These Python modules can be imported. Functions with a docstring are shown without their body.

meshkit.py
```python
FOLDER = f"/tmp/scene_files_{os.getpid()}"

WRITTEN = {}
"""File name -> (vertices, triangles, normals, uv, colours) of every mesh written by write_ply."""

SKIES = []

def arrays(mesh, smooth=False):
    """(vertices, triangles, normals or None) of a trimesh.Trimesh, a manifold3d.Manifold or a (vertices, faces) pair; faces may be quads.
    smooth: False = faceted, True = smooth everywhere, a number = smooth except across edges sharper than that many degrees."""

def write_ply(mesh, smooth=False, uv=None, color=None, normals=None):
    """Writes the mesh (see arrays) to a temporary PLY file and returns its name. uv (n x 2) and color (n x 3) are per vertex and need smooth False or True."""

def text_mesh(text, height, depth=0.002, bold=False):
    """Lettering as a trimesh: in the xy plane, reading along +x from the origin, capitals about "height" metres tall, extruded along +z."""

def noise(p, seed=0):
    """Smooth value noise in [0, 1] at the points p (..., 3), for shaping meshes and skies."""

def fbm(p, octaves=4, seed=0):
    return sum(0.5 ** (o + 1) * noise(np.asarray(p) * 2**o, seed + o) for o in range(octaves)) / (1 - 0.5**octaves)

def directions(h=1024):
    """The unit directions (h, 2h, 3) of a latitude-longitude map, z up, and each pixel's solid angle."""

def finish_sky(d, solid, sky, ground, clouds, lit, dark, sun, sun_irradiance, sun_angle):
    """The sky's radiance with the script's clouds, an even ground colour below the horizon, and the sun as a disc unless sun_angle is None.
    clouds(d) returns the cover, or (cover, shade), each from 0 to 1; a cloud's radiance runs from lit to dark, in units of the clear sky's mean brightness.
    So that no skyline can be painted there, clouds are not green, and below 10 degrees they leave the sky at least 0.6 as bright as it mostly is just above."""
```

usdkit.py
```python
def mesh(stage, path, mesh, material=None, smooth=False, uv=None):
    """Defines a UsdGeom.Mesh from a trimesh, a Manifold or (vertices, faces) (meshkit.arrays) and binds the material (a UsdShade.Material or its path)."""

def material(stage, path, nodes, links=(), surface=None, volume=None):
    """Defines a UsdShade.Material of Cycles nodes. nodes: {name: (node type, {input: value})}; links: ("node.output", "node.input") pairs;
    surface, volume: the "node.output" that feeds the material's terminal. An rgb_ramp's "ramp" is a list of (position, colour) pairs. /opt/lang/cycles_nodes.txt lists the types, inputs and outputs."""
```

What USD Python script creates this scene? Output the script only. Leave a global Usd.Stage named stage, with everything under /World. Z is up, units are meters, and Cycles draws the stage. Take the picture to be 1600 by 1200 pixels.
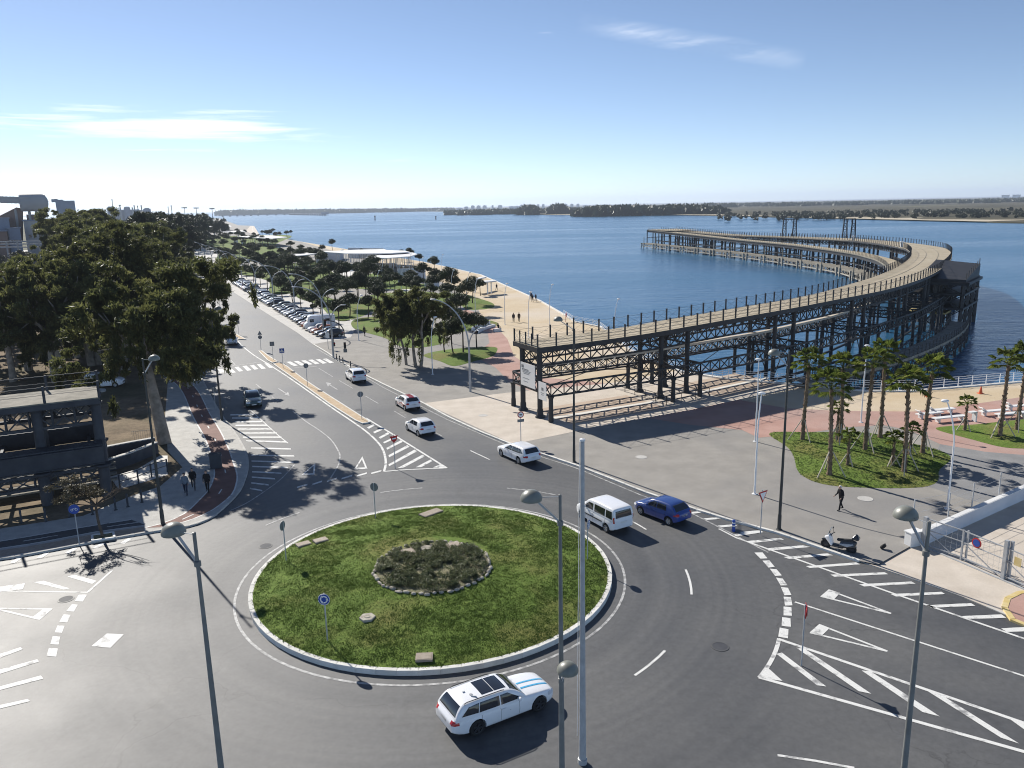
import math, random
import numpy as np, trimesh, shapely, manifold3d, usdkit, meshkit
from shapely.geometry import Polygon, LineString, Point
from shapely.ops import unary_union
from scipy.interpolate import PchipInterpolator
from pxr import Usd, UsdGeom, UsdLux, UsdShade, Gf, Sdf, Vt

stage = Usd.Stage.CreateInMemory()
UsdGeom.SetStageUpAxis(stage, "Z"); UsdGeom.SetStageMetersPerUnit(stage, 1.0)
UsdGeom.Xform.Define(stage, "/World"); UsdGeom.Scope.Define(stage, "/World/Looks")
R = random.Random(7); NR = np.random.default_rng(7)

# ---------------------------------------------------------------- camera, sky, sun, exposure
EYE = np.array([0.0, 0.0, 21.0]); FOC = 1240.0; PITCH = math.radians(12.65); ROLL = math.radians(-1.15)
_f = np.array([0, math.cos(PITCH), -math.sin(PITCH)]); _u = np.array([0, math.sin(PITCH), math.cos(PITCH)]); _r = np.array([1.0, 0, 0])
RIGHT = math.cos(ROLL) * _r + math.sin(ROLL) * _u; UP = -math.sin(ROLL) * _r + math.cos(ROLL) * _u; FWD = _f
cam = UsdGeom.Camera.Define(stage, "/World/camera")
cam.CreateHorizontalApertureAttr(36.0); cam.CreateVerticalApertureAttr(27.0); cam.CreateFocalLengthAttr(36.0 * FOC / 1600)
cam.CreateClippingRangeAttr((0.5, 200000.0)); cam.CreateExposureAttr(0.55)
cam.AddTransformOp().Set(Gf.Matrix4d(*RIGHT, 0, *UP, 0, *(-FWD), 0, *EYE, 1))

SUN_EL = math.radians(34.0); SUN_AZ = math.radians(127.0)            # mathematical azimuth of the direction towards the sun
SUN = np.array([math.cos(SUN_EL) * math.cos(SUN_AZ), math.cos(SUN_EL) * math.sin(SUN_AZ), math.sin(SUN_EL)])
sun = UsdLux.DistantLight.Define(stage, "/World/sun_light")
sun.CreateIntensityAttr(1.25); sun.CreateAngleAttr(0.5); sun.CreateColorAttr(Gf.Vec3f(1.0, 0.95, 0.87)); sun.CreateNormalizeAttr(True)
_x = np.cross([0, 0, 1.0], SUN); _x /= np.linalg.norm(_x); _y = np.cross(SUN, _x)
sun.AddTransformOp().Set(Gf.Matrix4d(*_x, 0, *_y, 0, *SUN, 0, 0, 0, 0, 1))

dome = UsdLux.DomeLight.Define(stage, "/World/sky"); dome.CreateIntensityAttr(1.0)
dome.GetPrim().SetCustomDataByKey("kind", "structure")
D2 = lambda az, el: (math.cos(math.radians(el)) * math.cos(math.radians(az)), math.cos(math.radians(el)) * math.sin(math.radians(az)), math.sin(math.radians(el)))
SKY_STRENGTH = 0.085
_sa, _sb = np.array(D2(83.9, 11.5)), np.array(D2(71.7, 8.9)); _sm = (_sa + _sb) / np.linalg.norm(_sa + _sb); _sn = np.cross(_sa, _sb); _sn /= np.linalg.norm(_sn)
sky_nodes = {
    "sky": ("sky_texture", {"sky_type": "single_scattering", "sun_disc": False, "sun_elevation": SUN_EL, "sun_rotation": math.atan2(SUN[0], SUN[1]), "altitude": 0.0, "air_density": 0.55, "aerosol_density": 0.07, "ozone_density": 1.3}),
    "tc": ("texture_coordinate", {}), "sep": ("separate_xyz", {}),
    "map": ("mapping", {"mapping_type": "point", "scale": (4.2, 4.2, 75.0), "rotation": (0.0, 0.0, 0.0)}), "n": ("noise_texture", {"scale": 1.0, "detail": 7.0, "roughness": 0.58, "distortion": 0.3}),
    "map2": ("mapping", {"mapping_type": "point", "scale": (7.0, 7.0, 42.0), "rotation": (0.0, 0.16, 0.0)}), "n2": ("noise_texture", {"scale": 1.0, "detail": 7.0, "roughness": 0.62, "distortion": 0.5}),
    "d1": ("vector_math", {"math_type": "dot_product", "vector2": D2(122, 5.2)}), "w1": ("map_range", {"value": 0.0, "from_min": 0.86, "from_max": 0.985, "to_min": 0.0, "to_max": 0.3, "clamp": True}),
    "e1": ("map_range", {"value": 0.0, "from_min": 0.052, "from_max": 0.082, "to_min": 0.0, "to_max": 1.0, "clamp": True}), "e2": ("map_range", {"value": 0.0, "from_min": 0.098, "from_max": 0.118, "to_min": 1.0, "to_max": 0.0, "clamp": True}),
    "t1": ("math", {"math_type": "multiply"}), "t2": ("math", {"math_type": "multiply"}), "a1": ("math", {"math_type": "add"}), "s1": ("math", {"math_type": "subtract", "value2": 0.71}), "c1": ("math", {"math_type": "multiply", "value2": 4.0, "use_clamp": True}),
    "d2": ("vector_math", {"math_type": "dot_product", "vector2": tuple(_sm)}), "w2": ("map_range", {"value": 0.0, "from_min": 0.9915, "from_max": 0.998, "to_min": 0.0, "to_max": 1.0, "clamp": True}),
    "pl": ("vector_math", {"math_type": "dot_product", "vector2": tuple(_sn)}), "ab": ("math", {"math_type": "absolute"}), "bn": ("map_range", {"value": 0.0, "from_min": 0.0, "from_max": 0.013, "to_min": 1.0, "to_max": 0.0, "clamp": True}), "nw": ("map_range", {"value": 0.0, "from_min": 0.4, "from_max": 0.7, "to_min": 0.05, "to_max": 1.0, "clamp": True}),
    "a2": ("math", {"math_type": "multiply"}), "s2": ("math", {"math_type": "multiply"}), "c2": ("math", {"math_type": "multiply", "value2": 0.55, "use_clamp": True}),
    "hz": ("map_range", {"value": 0.0, "from_min": 0.0, "from_max": 0.16, "to_min": 0.1, "to_max": 0.0, "clamp": True}), "hz2": ("math", {"math_type": "power", "value2": 1.6}),
    "mix0": ("mix_color", {"blend_type": "mix", "b": (7.6, 8.5, 9.4)}), "cm": ("math", {"math_type": "add", "use_clamp": True}), "cs": ("math", {"math_type": "multiply", "value2": 0.9}),
    "mixc": ("mix_color", {"blend_type": "mix", "b": (11.5, 11.7, 12.0)}), "bg": ("background_shader", {"strength": SKY_STRENGTH}),
}
sky_links = [("tc.generated", "map.vector"), ("map.vector", "n.vector"), ("tc.generated", "map2.vector"), ("map2.vector", "n2.vector"), ("tc.generated", "sep.vector"), ("tc.generated", "d1.vector1"), ("d1.value", "w1.value"), ("sep.z", "e1.value"), ("sep.z", "e2.value"),
    ("e1.result", "t1.value1"), ("e2.result", "t1.value2"), ("t1.value", "t2.value1"), ("w1.result", "t2.value2"), ("n.fac", "a1.value1"), ("t2.value", "a1.value2"), ("a1.value", "s1.value1"), ("s1.value", "c1.value1"),
    ("tc.generated", "d2.vector1"), ("d2.value", "w2.value"), ("n2.fac", "nw.value"), ("nw.result", "a2.value1"), ("w2.result", "a2.value2"), ("tc.generated", "pl.vector1"), ("pl.value", "ab.value1"), ("ab.value", "bn.value"), ("bn.result", "s2.value2"), ("a2.value", "s2.value1"), ("s2.value", "c2.value1"),
    ("sep.z", "hz.value"), ("hz.result", "hz2.value1"), ("sky.color", "mix0.a"), ("hz2.value", "mix0.fac"), ("c1.value", "cm.value1"), ("c2.value", "cm.value2"), ("cm.value", "cs.value1"), ("cs.value", "mixc.fac"), ("mix0.result", "mixc.a"), ("mixc.result", "bg.color")]
sky_mat = usdkit.material(stage, "/World/Looks/sky_look", sky_nodes, sky_links, surface="bg.background")
UsdShade.MaterialBindingAPI.Apply(dome.GetPrim()).Bind(sky_mat)

# ---------------------------------------------------------------- materials
def M(name, nodes, links=(), surface="p.BSDF"):
    return usdkit.material(stage, "/World/Looks/" + name, nodes, list(links), surface=surface)

def plain(name, col, rough=0.5, spec=0.5, metal=0.0, coat=0.0):
    return M(name, {"p": ("principled_bsdf", {"base_color": col, "roughness": rough, "specular_ior_level": spec, "metallic": metal, "coat_weight": coat, "coat_roughness": 0.04})})

def mottled(name, c1, c2, scale, rough=0.8, spec=0.3, detail=6.0, bump=0.0, bscale=None, bdist=0.05, rnd=0.0, fine=0.0, fscale=40.0, lo=0.3, hi=0.7, c3=None, c3scale=0.05):
    """Two colours mixed by world-space noise, an optional third in large patches, fine grain and bump."""
    n = {"g": ("geometry", {}), "n": ("noise_texture", {"scale": scale, "detail": detail, "roughness": 0.6}),
         "r": ("rgb_ramp", {"ramp": [(0, c1), (lo, c1), (hi, c2), (1, c2)]}),
         "p": ("principled_bsdf", {"roughness": rough, "specular_ior_level": spec})}
    l = [("g.position", "n.vector"), ("n.fac", "r.fac")]
    out = "r.color"
    if c3 is not None:
        n["n3"] = ("noise_texture", {"scale": c3scale, "detail": 4.0, "roughness": 0.6}); n["m3"] = ("map_range", {"value": 0.0, "from_min": 0.48, "from_max": 0.66, "to_min": 0.0, "to_max": 0.8, "clamp": True})
        n["x3"] = ("mix_color", {"blend_type": "mix", "b": c3}); l += [("g.position", "n3.vector"), ("n3.fac", "m3.value"), ("m3.result", "x3.fac"), (out, "x3.a")]; out = "x3.result"
    if fine:
        n["nf"] = ("noise_texture", {"scale": fscale, "detail": 3.0, "roughness": 0.7}); n["mf"] = ("map_range", {"value": 0.0, "from_min": 0.25, "from_max": 0.75, "to_min": 1 - fine, "to_max": 1 + fine})
        n["xf"] = ("mix_color", {"blend_type": "multiply", "fac": 1.0, "use_clamp": False}); l += [("g.position", "nf.vector"), ("nf.fac", "mf.value"), (out, "xf.a"), ("mf.result", "xf.b")]; out = "xf.result"
    if rnd:
        n["oi"] = ("object_info", {}); n["mr"] = ("map_range", {"value": 0.0, "from_min": 0.0, "from_max": 1.0, "to_min": 1 - rnd, "to_max": 1 + rnd})
        n["xr"] = ("mix_color", {"blend_type": "multiply", "fac": 1.0, "use_clamp": False}); l += [("oi.random", "mr.value"), (out, "xr.a"), ("mr.result", "xr.b")]; out = "xr.result"
    l.append((out, "p.base_color"))
    if bump:
        n["nb"] = ("noise_texture", {"scale": bscale or scale * 6, "detail": 4.0, "roughness": 0.6}); n["b"] = ("bump", {"strength": bump, "distance": bdist})
        l += [("g.position", "nb.vector"), ("nb.fac", "b.height"), ("b.normal", "p.normal")]
    return M(name, n, l)

def leafy(name, c1, c2, c3, scale=0.45, trans=0.3):
    """Foliage: clump-sized patches of light and dark leaf colour, per-leaf variation and light through the leaf."""
    return M(name, {"g": ("geometry", {}), "tc": ("texture_coordinate", {}), "n": ("noise_texture", {"scale": scale, "detail": 3.0}), "oi": ("object_info", {}),
        "r": ("rgb_ramp", {"ramp": [(0, c1), (0.38, c1), (0.55, c2), (0.72, c3), (1, c3)]}),
        "ri": ("map_range", {"value": 0.0, "from_min": 0.0, "from_max": 1.0, "to_min": 0.72, "to_max": 1.28}), "ro": ("map_range", {"value": 0.0, "from_min": 0.0, "from_max": 1.0, "to_min": 0.8, "to_max": 1.22}),
        "mu": ("math", {"math_type": "multiply"}), "x": ("mix_color", {"blend_type": "multiply", "fac": 1.0, "use_clamp": False}),
        "p": ("principled_bsdf", {"roughness": 0.55, "specular_ior_level": 0.35}), "t": ("translucent_bsdf", {}), "mx": ("mix_closure", {"fac": trans})},
        [("tc.object", "n.vector"), ("n.fac", "r.fac"), ("g.random_per_island", "ri.value"), ("oi.random", "ro.value"), ("ri.result", "mu.value1"), ("ro.result", "mu.value2"),
         ("r.color", "x.a"), ("mu.value", "x.b"), ("x.result", "p.base_color"), ("x.result", "t.color"), ("p.BSDF", "mx.closure1"), ("t.BSDF", "mx.closure2")], surface="mx.closure")

m_asphalt = M("asphalt", {"g": ("geometry", {}), "n1": ("noise_texture", {"scale": 0.09, "detail": 5.0, "roughness": 0.55}), "n2": ("noise_texture", {"scale": 3.0, "detail": 5.0, "roughness": 0.7}), "n3": ("noise_texture", {"scale": 60.0, "detail": 2.0}),
    "off": ("vector_math", {"math_type": "subtract", "vector2": (-4.83, 43.3, 0.0)}), "fl": ("vector_math", {"math_type": "multiply", "vector2": (1, 1, 0)}), "len": ("vector_math", {"math_type": "length"}),
    "cx": ("combine_xyz", {"y": 0.0, "z": 0.0}), "nr": ("noise_texture", {"scale": 0.85, "detail": 4.0, "roughness": 0.6}),
    "dist": ("map_range", {"value": 0.0, "from_min": 17.0, "from_max": 24.0, "to_min": 0.6, "to_max": 0.12, "clamp": True}),
    "r": ("rgb_ramp", {"ramp": [(0, (0.052, 0.054, 0.057)), (0.35, (0.06, 0.062, 0.066)), (0.5, (0.085, 0.086, 0.088)), (0.65, (0.108, 0.108, 0.107)), (1, (0.125, 0.124, 0.12))]}),
    "vc": ("voronoi_texture", {"feature": "distance_to_edge", "scale": 0.11, "randomness": 1.0}), "wv": ("noise_texture", {"scale": 0.5, "detail": 4.0}), "wo": ("vector_math", {"math_type": "scale", "scale": 3.0}), "wa": ("vector_math", {"math_type": "add"}),
    "ck": ("map_range", {"value": 0.0, "from_min": 0.0, "from_max": 0.006, "to_min": 0.62, "to_max": 1.0, "clamp": True}), "xc": ("mix_color", {"blend_type": "multiply", "use_clamp": False}), "ckm": ("map_range", {"value": 0.0, "from_min": 0.48, "from_max": 0.6, "to_min": 0.0, "to_max": 0.9, "clamp": True}),
    "st": ("noise_texture", {"scale": 0.33, "detail": 8.0, "roughness": 0.7}), "sm": ("map_range", {"value": 0.0, "from_min": 0.56, "from_max": 0.74, "to_min": 1.0, "to_max": 0.74, "clamp": True}), "xs": ("mix_color", {"blend_type": "multiply", "fac": 1.0, "use_clamp": False}),
    "mx": ("mix_float", {}), "mf": ("map_range", {"value": 0.0, "from_min": 0.2, "from_max": 0.8, "to_min": 0.78, "to_max": 1.22}), "x": ("mix_color", {"blend_type": "multiply", "fac": 1.0, "use_clamp": False}),
    "rr": ("map_range", {"value": 0.0, "from_min": 0.3, "from_max": 0.7, "to_min": 0.55, "to_max": 0.67}), "b": ("bump", {"strength": 0.35, "distance": 0.01}), "p": ("principled_bsdf", {"specular_ior_level": 0.45})},
    [("g.position", "n1.vector"), ("g.position", "n2.vector"), ("g.position", "n3.vector"), ("g.position", "off.vector1"), ("off.vector", "fl.vector1"), ("fl.vector", "len.vector1"), ("len.value", "cx.x"), ("cx.vector", "nr.vector"),
     ("len.value", "dist.value"), ("dist.result", "mx.fac"), ("n1.fac", "mx.a"), ("nr.fac", "mx.b"), ("mx.result", "r.fac"), ("n2.fac", "mf.value"), ("r.color", "x.a"), ("mf.result", "x.b"), ("g.position", "wv.vector"), ("wv.color", "wo.vector1"), ("g.position", "wa.vector1"), ("wo.vector", "wa.vector2"), ("wa.vector", "vc.vector"), ("vc.distance", "ck.value"), ("n1.fac", "ckm.value"), ("ckm.result", "xc.fac"), ("x.result", "xc.a"), ("ck.result", "xc.b"), ("g.position", "st.vector"), ("st.fac", "sm.value"), ("xc.result", "xs.a"), ("sm.result", "xs.b"), ("xs.result", "p.base_color"),
     ("n1.fac", "rr.value"), ("rr.result", "p.roughness"), ("n3.fac", "b.height"), ("b.normal", "p.normal")])
m_patch = mottled("asphalt_dark", (0.05, 0.052, 0.055), (0.085, 0.085, 0.086), 2.0, 0.62, 0.5, fine=0.2)
m_mark = mottled("road_paint", (0.24, 0.24, 0.24), (0.62, 0.62, 0.6), 1.7, 0.65, 0.35, detail=9, lo=0.34, hi=0.47, fine=0.18, fscale=22)
m_mark_old = mottled("road_paint_worn", (0.16, 0.16, 0.16), (0.46, 0.46, 0.45), 3.0, 0.6, 0.4, detail=8, lo=0.35, hi=0.62, fine=0.15)
m_kerb = mottled("kerb_concrete", (0.52, 0.51, 0.48), (0.66, 0.65, 0.61), 1.5, 0.75, 0.3, rnd=0.08, fine=0.1)
m_kerb_grey = mottled("kerb_grey", (0.36, 0.35, 0.33), (0.5, 0.49, 0.46), 1.5, 0.8, 0.3, rnd=0.1, fine=0.1)
m_plaza = mottled("plaza_paving", (0.235, 0.222, 0.203), (0.305, 0.288, 0.262), 0.5, 0.85, 0.25, detail=8, fine=0.1, fscale=14, c3=(0.21, 0.205, 0.2), c3scale=0.06)
m_plaza_grey = mottled("plaza_grey_paving", (0.19, 0.19, 0.192), (0.25, 0.25, 0.25), 0.5, 0.85, 0.25, detail=8, fine=0.1, fscale=14)
m_cream = mottled("cream_paving", (0.46, 0.405, 0.34), (0.56, 0.5, 0.43), 0.6, 0.85, 0.25, detail=7, fine=0.07, fscale=12)
m_tan = mottled("tan_paving", (0.4, 0.31, 0.24), (0.47, 0.38, 0.3), 0.8, 0.85, 0.25, fine=0.06)
m_white_pave = mottled("white_paving", (0.58, 0.56, 0.52), (0.68, 0.66, 0.62), 0.8, 0.8, 0.3, fine=0.06)
m_pink = mottled("pink_paving", (0.34, 0.2, 0.165), (0.44, 0.28, 0.235), 0.35, 0.85, 0.25, detail=8, fine=0.08, fscale=10, c3=(0.36, 0.27, 0.24), c3scale=0.07)
m_ochre = mottled("ochre_paving", (0.46, 0.36, 0.23), (0.53, 0.44, 0.31), 0.22, 0.85, 0.25, detail=8, fine=0.06, fscale=10, c3=(0.54, 0.47, 0.385), c3scale=0.05)
m_light = mottled("light_concrete", (0.4, 0.39, 0.37), (0.5, 0.485, 0.46), 0.5, 0.8, 0.3, detail=7, fine=0.1, fscale=12)
m_leftpave = mottled("pavement_tiles", (0.34, 0.33, 0.31), (0.45, 0.44, 0.41), 1.2, 0.8, 0.3, detail=7, fine=0.12, fscale=9)
m_red = mottled("cycle_lane_red", (0.16, 0.085, 0.068), (0.215, 0.12, 0.1), 1.0, 0.8, 0.3, fine=0.1)
m_brick = mottled("median_brick", (0.4, 0.29, 0.18), (0.52, 0.41, 0.28), 2.2, 0.85, 0.25, fine=0.15, fscale=8)
m_bricky = mottled("verge_brick", (0.3, 0.24, 0.19), (0.4, 0.33, 0.27), 3.0, 0.85, 0.25, fine=0.15, fscale=10)
m_earth = mottled("bare_earth", (0.13, 0.1, 0.068), (0.24, 0.185, 0.125), 0.35, 0.95, 0.1, detail=9, fine=0.25, fscale=3, bump=0.5, bscale=1.2, bdist=0.15, c3=(0.09, 0.085, 0.05), c3scale=0.09)
m_land = mottled("far_land", (0.075, 0.08, 0.045), (0.15, 0.135, 0.085), 0.012, 0.95, 0.1, detail=9)
m_marsh = mottled("marsh", (0.045, 0.045, 0.028), (0.088, 0.078, 0.05), 0.006, 0.95, 0.1, detail=9, c3=(0.12, 0.105, 0.07), c3scale=0.0035)
m_sand = mottled("shore_sand", (0.4, 0.35, 0.27), (0.5, 0.44, 0.34), 0.05, 0.9, 0.1)
m_grass = mottled("lawn", (0.085, 0.14, 0.022), (0.125, 0.18, 0.034), 1.3, 0.9, 0.15, detail=8, fine=0.35, fscale=7, bump=0.8, bscale=5, bdist=0.08, c3=(0.165, 0.155, 0.048), c3scale=0.22)
m_blade = leafy("grass_blades", (0.085, 0.15, 0.024), (0.125, 0.19, 0.034), (0.2, 0.23, 0.055), scale=0.35, trans=0.35)
m_soil = mottled("flowerbed_soil", (0.15, 0.15, 0.085), (0.24, 0.22, 0.15), 3.0, 0.95, 0.1, fine=0.3, fscale=12)
m_bedleaf = leafy("flowerbed_leaves", (0.16, 0.19, 0.085), (0.25, 0.28, 0.14), (0.38, 0.4, 0.23), scale=1.2, trans=0.25)
m_stone = mottled("edging_stone", (0.22, 0.2, 0.165), (0.46, 0.43, 0.36), 4.0, 0.85, 0.2, rnd=0.2, fine=0.15)
m_slab = mottled("cover_slab", (0.3, 0.25, 0.2), (0.4, 0.35, 0.29), 3.0, 0.85, 0.2, rnd=0.15, fine=0.12)
m_gum = leafy("gum_leaves", (0.1, 0.112, 0.04), (0.15, 0.16, 0.055), (0.22, 0.22, 0.078), scale=0.35, trans=0.5)
m_gum_rust = leafy("gum_leaves_rust", (0.13, 0.09, 0.035), (0.19, 0.125, 0.05), (0.25, 0.16, 0.07), scale=0.35, trans=0.4)
m_pine = leafy("pine_needles", (0.042, 0.058, 0.028), (0.068, 0.088, 0.04), (0.11, 0.13, 0.058), scale=0.9, trans=0.15)
m_fartree = leafy("far_tree_leaves", (0.045, 0.055, 0.028), (0.07, 0.082, 0.04), (0.11, 0.12, 0.058), scale=0.2, trans=0.15)
m_palm = leafy("palm_leaves", (0.11, 0.155, 0.028), (0.18, 0.225, 0.042), (0.28, 0.3, 0.07), scale=1.5, trans=0.5)
m_dry = leafy("dry_twig_leaves", (0.1, 0.085, 0.05), (0.16, 0.14, 0.085), (0.23, 0.2, 0.13), scale=1.0, trans=0.2)
m_bark = mottled("grey_bark", (0.16, 0.135, 0.11), (0.33, 0.29, 0.25), 1.6, 0.9, 0.15, detail=7, bump=0.6, bscale=6, bdist=0.05)
m_bark_dark = mottled("dark_bark", (0.06, 0.045, 0.035), (0.12, 0.095, 0.075), 4.0, 0.9, 0.15, bump=0.5, bscale=14, bdist=0.03)
m_palmtrunk = mottled("palm_trunk", (0.11, 0.075, 0.05), (0.22, 0.17, 0.12), 5.0, 0.95, 0.1, bump=0.8, bscale=10, bdist=0.05)
m_stake = plain("stake_wood", (0.42, 0.38, 0.31), 0.8, 0.2)
m_iron = mottled("painted_iron", (0.016, 0.017, 0.02), (0.034, 0.034, 0.037), 1.2, 0.55, 0.4, fine=0.15)
m_iron_old = mottled("old_iron", (0.03, 0.033, 0.042), (0.06, 0.063, 0.072), 0.8, 0.7, 0.3, fine=0.2)
m_deck = M("deck_planks", {"g": ("geometry", {}), "n": ("noise_texture", {"scale": 0.35, "detail": 7.0, "roughness": 0.65}), "n2": ("noise_texture", {"scale": 6.0, "detail": 4.0}),
    "r": ("rgb_ramp", {"ramp": [(0, (0.27, 0.225, 0.16)), (0.4, (0.33, 0.28, 0.2)), (0.65, (0.41, 0.355, 0.265)), (1, (0.45, 0.4, 0.31))]}), "mf": ("map_range", {"value": 0.0, "from_min": 0.3, "from_max": 0.7, "to_min": 0.88, "to_max": 1.1}),
    "x": ("mix_color", {"blend_type": "multiply", "fac": 1.0, "use_clamp": False}), "p": ("principled_bsdf", {"roughness": 0.8, "specular_ior_level": 0.25})},
    [("g.position", "n.vector"), ("g.position", "n2.vector"), ("n.fac", "r.fac"), ("n2.fac", "mf.value"), ("r.color", "x.a"), ("mf.result", "x.b"), ("x.result", "p.base_color")])
m_timber = mottled("grey_timber", (0.14, 0.13, 0.108), (0.27, 0.25, 0.21), 1.0, 0.85, 0.2, fine=0.15)
m_pile = mottled("pale_timber", (0.3, 0.28, 0.24), (0.42, 0.4, 0.34), 1.0, 0.8, 0.2, fine=0.1)
m_white = mottled("white_render", (0.58, 0.58, 0.58), (0.7, 0.7, 0.69), 0.3, 0.7, 0.3, detail=6)
m_lilac = mottled("pale_wall", (0.5, 0.5, 0.53), (0.6, 0.6, 0.62), 0.3, 0.8, 0.2, detail=6)
m_whitemetal = plain("white_metal", (0.72, 0.72, 0.72), 0.4, 0.5)
m_galv = mottled("galvanised", (0.3, 0.31, 0.32), (0.42, 0.43, 0.44), 3.0, 0.45, 0.5, fine=0.1)
m_polegrey = mottled("pole_grey", (0.13, 0.135, 0.13), (0.19, 0.195, 0.19), 2.0, 0.45, 0.5, fine=0.1)
m_poledark = plain("pole_dark", (0.035, 0.037, 0.036), 0.5, 0.5)
m_lampshade = mottled("lamp_shade", (0.15, 0.155, 0.135), (0.19, 0.195, 0.17), 4.0, 0.42, 0.5)
m_lens = plain("lamp_lens", (0.6, 0.6, 0.58), 0.2, 0.5)
m_black = plain("black_rubber", (0.018, 0.018, 0.019), 0.75, 0.3)
m_dark = plain("dark_plastic", (0.025, 0.026, 0.028), 0.5, 0.4)
m_glass = plain("car_glass", (0.012, 0.014, 0.018), 0.04, 0.6, coat=0.5)
m_rim = plain("alloy_rim", (0.42, 0.43, 0.44), 0.35, 0.5, metal=0.7)
m_rim_dark = plain("dark_rim", (0.05, 0.05, 0.055), 0.35, 0.5, metal=0.5)
m_redlight = plain("tail_lamp", (0.42, 0.012, 0.01), 0.15, 0.6, coat=0.6)
m_headlight = plain("head_lamp", (0.55, 0.57, 0.6), 0.12, 0.6, coat=0.6)
m_plate = plain("number_plate", (0.7, 0.7, 0.68), 0.4, 0.4)
m_blue_sign = plain("sign_blue", (0.015, 0.06, 0.3), 0.4, 0.5)
m_red_sign = plain("sign_red", (0.42, 0.02, 0.02), 0.4, 0.5)
m_white_sign = plain("sign_white", (0.75, 0.75, 0.74), 0.45, 0.5)
m_sign_back = plain("sign_back", (0.16, 0.165, 0.17), 0.5, 0.4)
m_print = plain("grey_print", (0.2, 0.21, 0.22), 0.6, 0.3)
m_stripe_blue = plain("stripe_blue", (0.08, 0.38, 0.62), 0.3, 0.5, coat=0.6)
m_orange = plain("cone_orange", (0.55, 0.1, 0.03), 0.5, 0.4)
m_yellow = mottled("yellow_paint", (0.5, 0.37, 0.12), (0.6, 0.5, 0.28), 3.0, 0.7, 0.3)
m_skin = plain("skin", (0.42, 0.26, 0.19), 0.6, 0.4)
m_hair_grey = plain("grey_hair", (0.55, 0.54, 0.52), 0.7, 0.3)
m_hair_dark = plain("dark_hair", (0.03, 0.022, 0.018), 0.6, 0.3)
CLOTH = {k: plain("cloth_" + k, v, 0.85, 0.2) for k, v in {"black": (0.014, 0.014, 0.016), "navy": (0.02, 0.025, 0.045), "dark_grey": (0.045, 0.045, 0.05), "blue_grey": (0.12, 0.15, 0.19), "brown": (0.07, 0.05, 0.035), "olive": (0.06, 0.065, 0.035)}.items()}
def paint(name, c): return plain("paint_" + name, c, 0.32, 0.5, coat=0.9)
PAINT = {k: paint(k, v) for k, v in {"white": (0.74, 0.75, 0.77), "blue": (0.012, 0.04, 0.19), "teal": (0.05, 0.085, 0.085), "black": (0.012, 0.012, 0.014), "silver": (0.36, 0.37, 0.385), "grey": (0.12, 0.125, 0.13), "dark_grey": (0.045, 0.047, 0.05), "navy": (0.015, 0.025, 0.06), "red": (0.3, 0.02, 0.018), "orange": (0.38, 0.1, 0.025), "green": (0.03, 0.06, 0.045), "beige": (0.4, 0.37, 0.31)}.items()}
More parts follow.
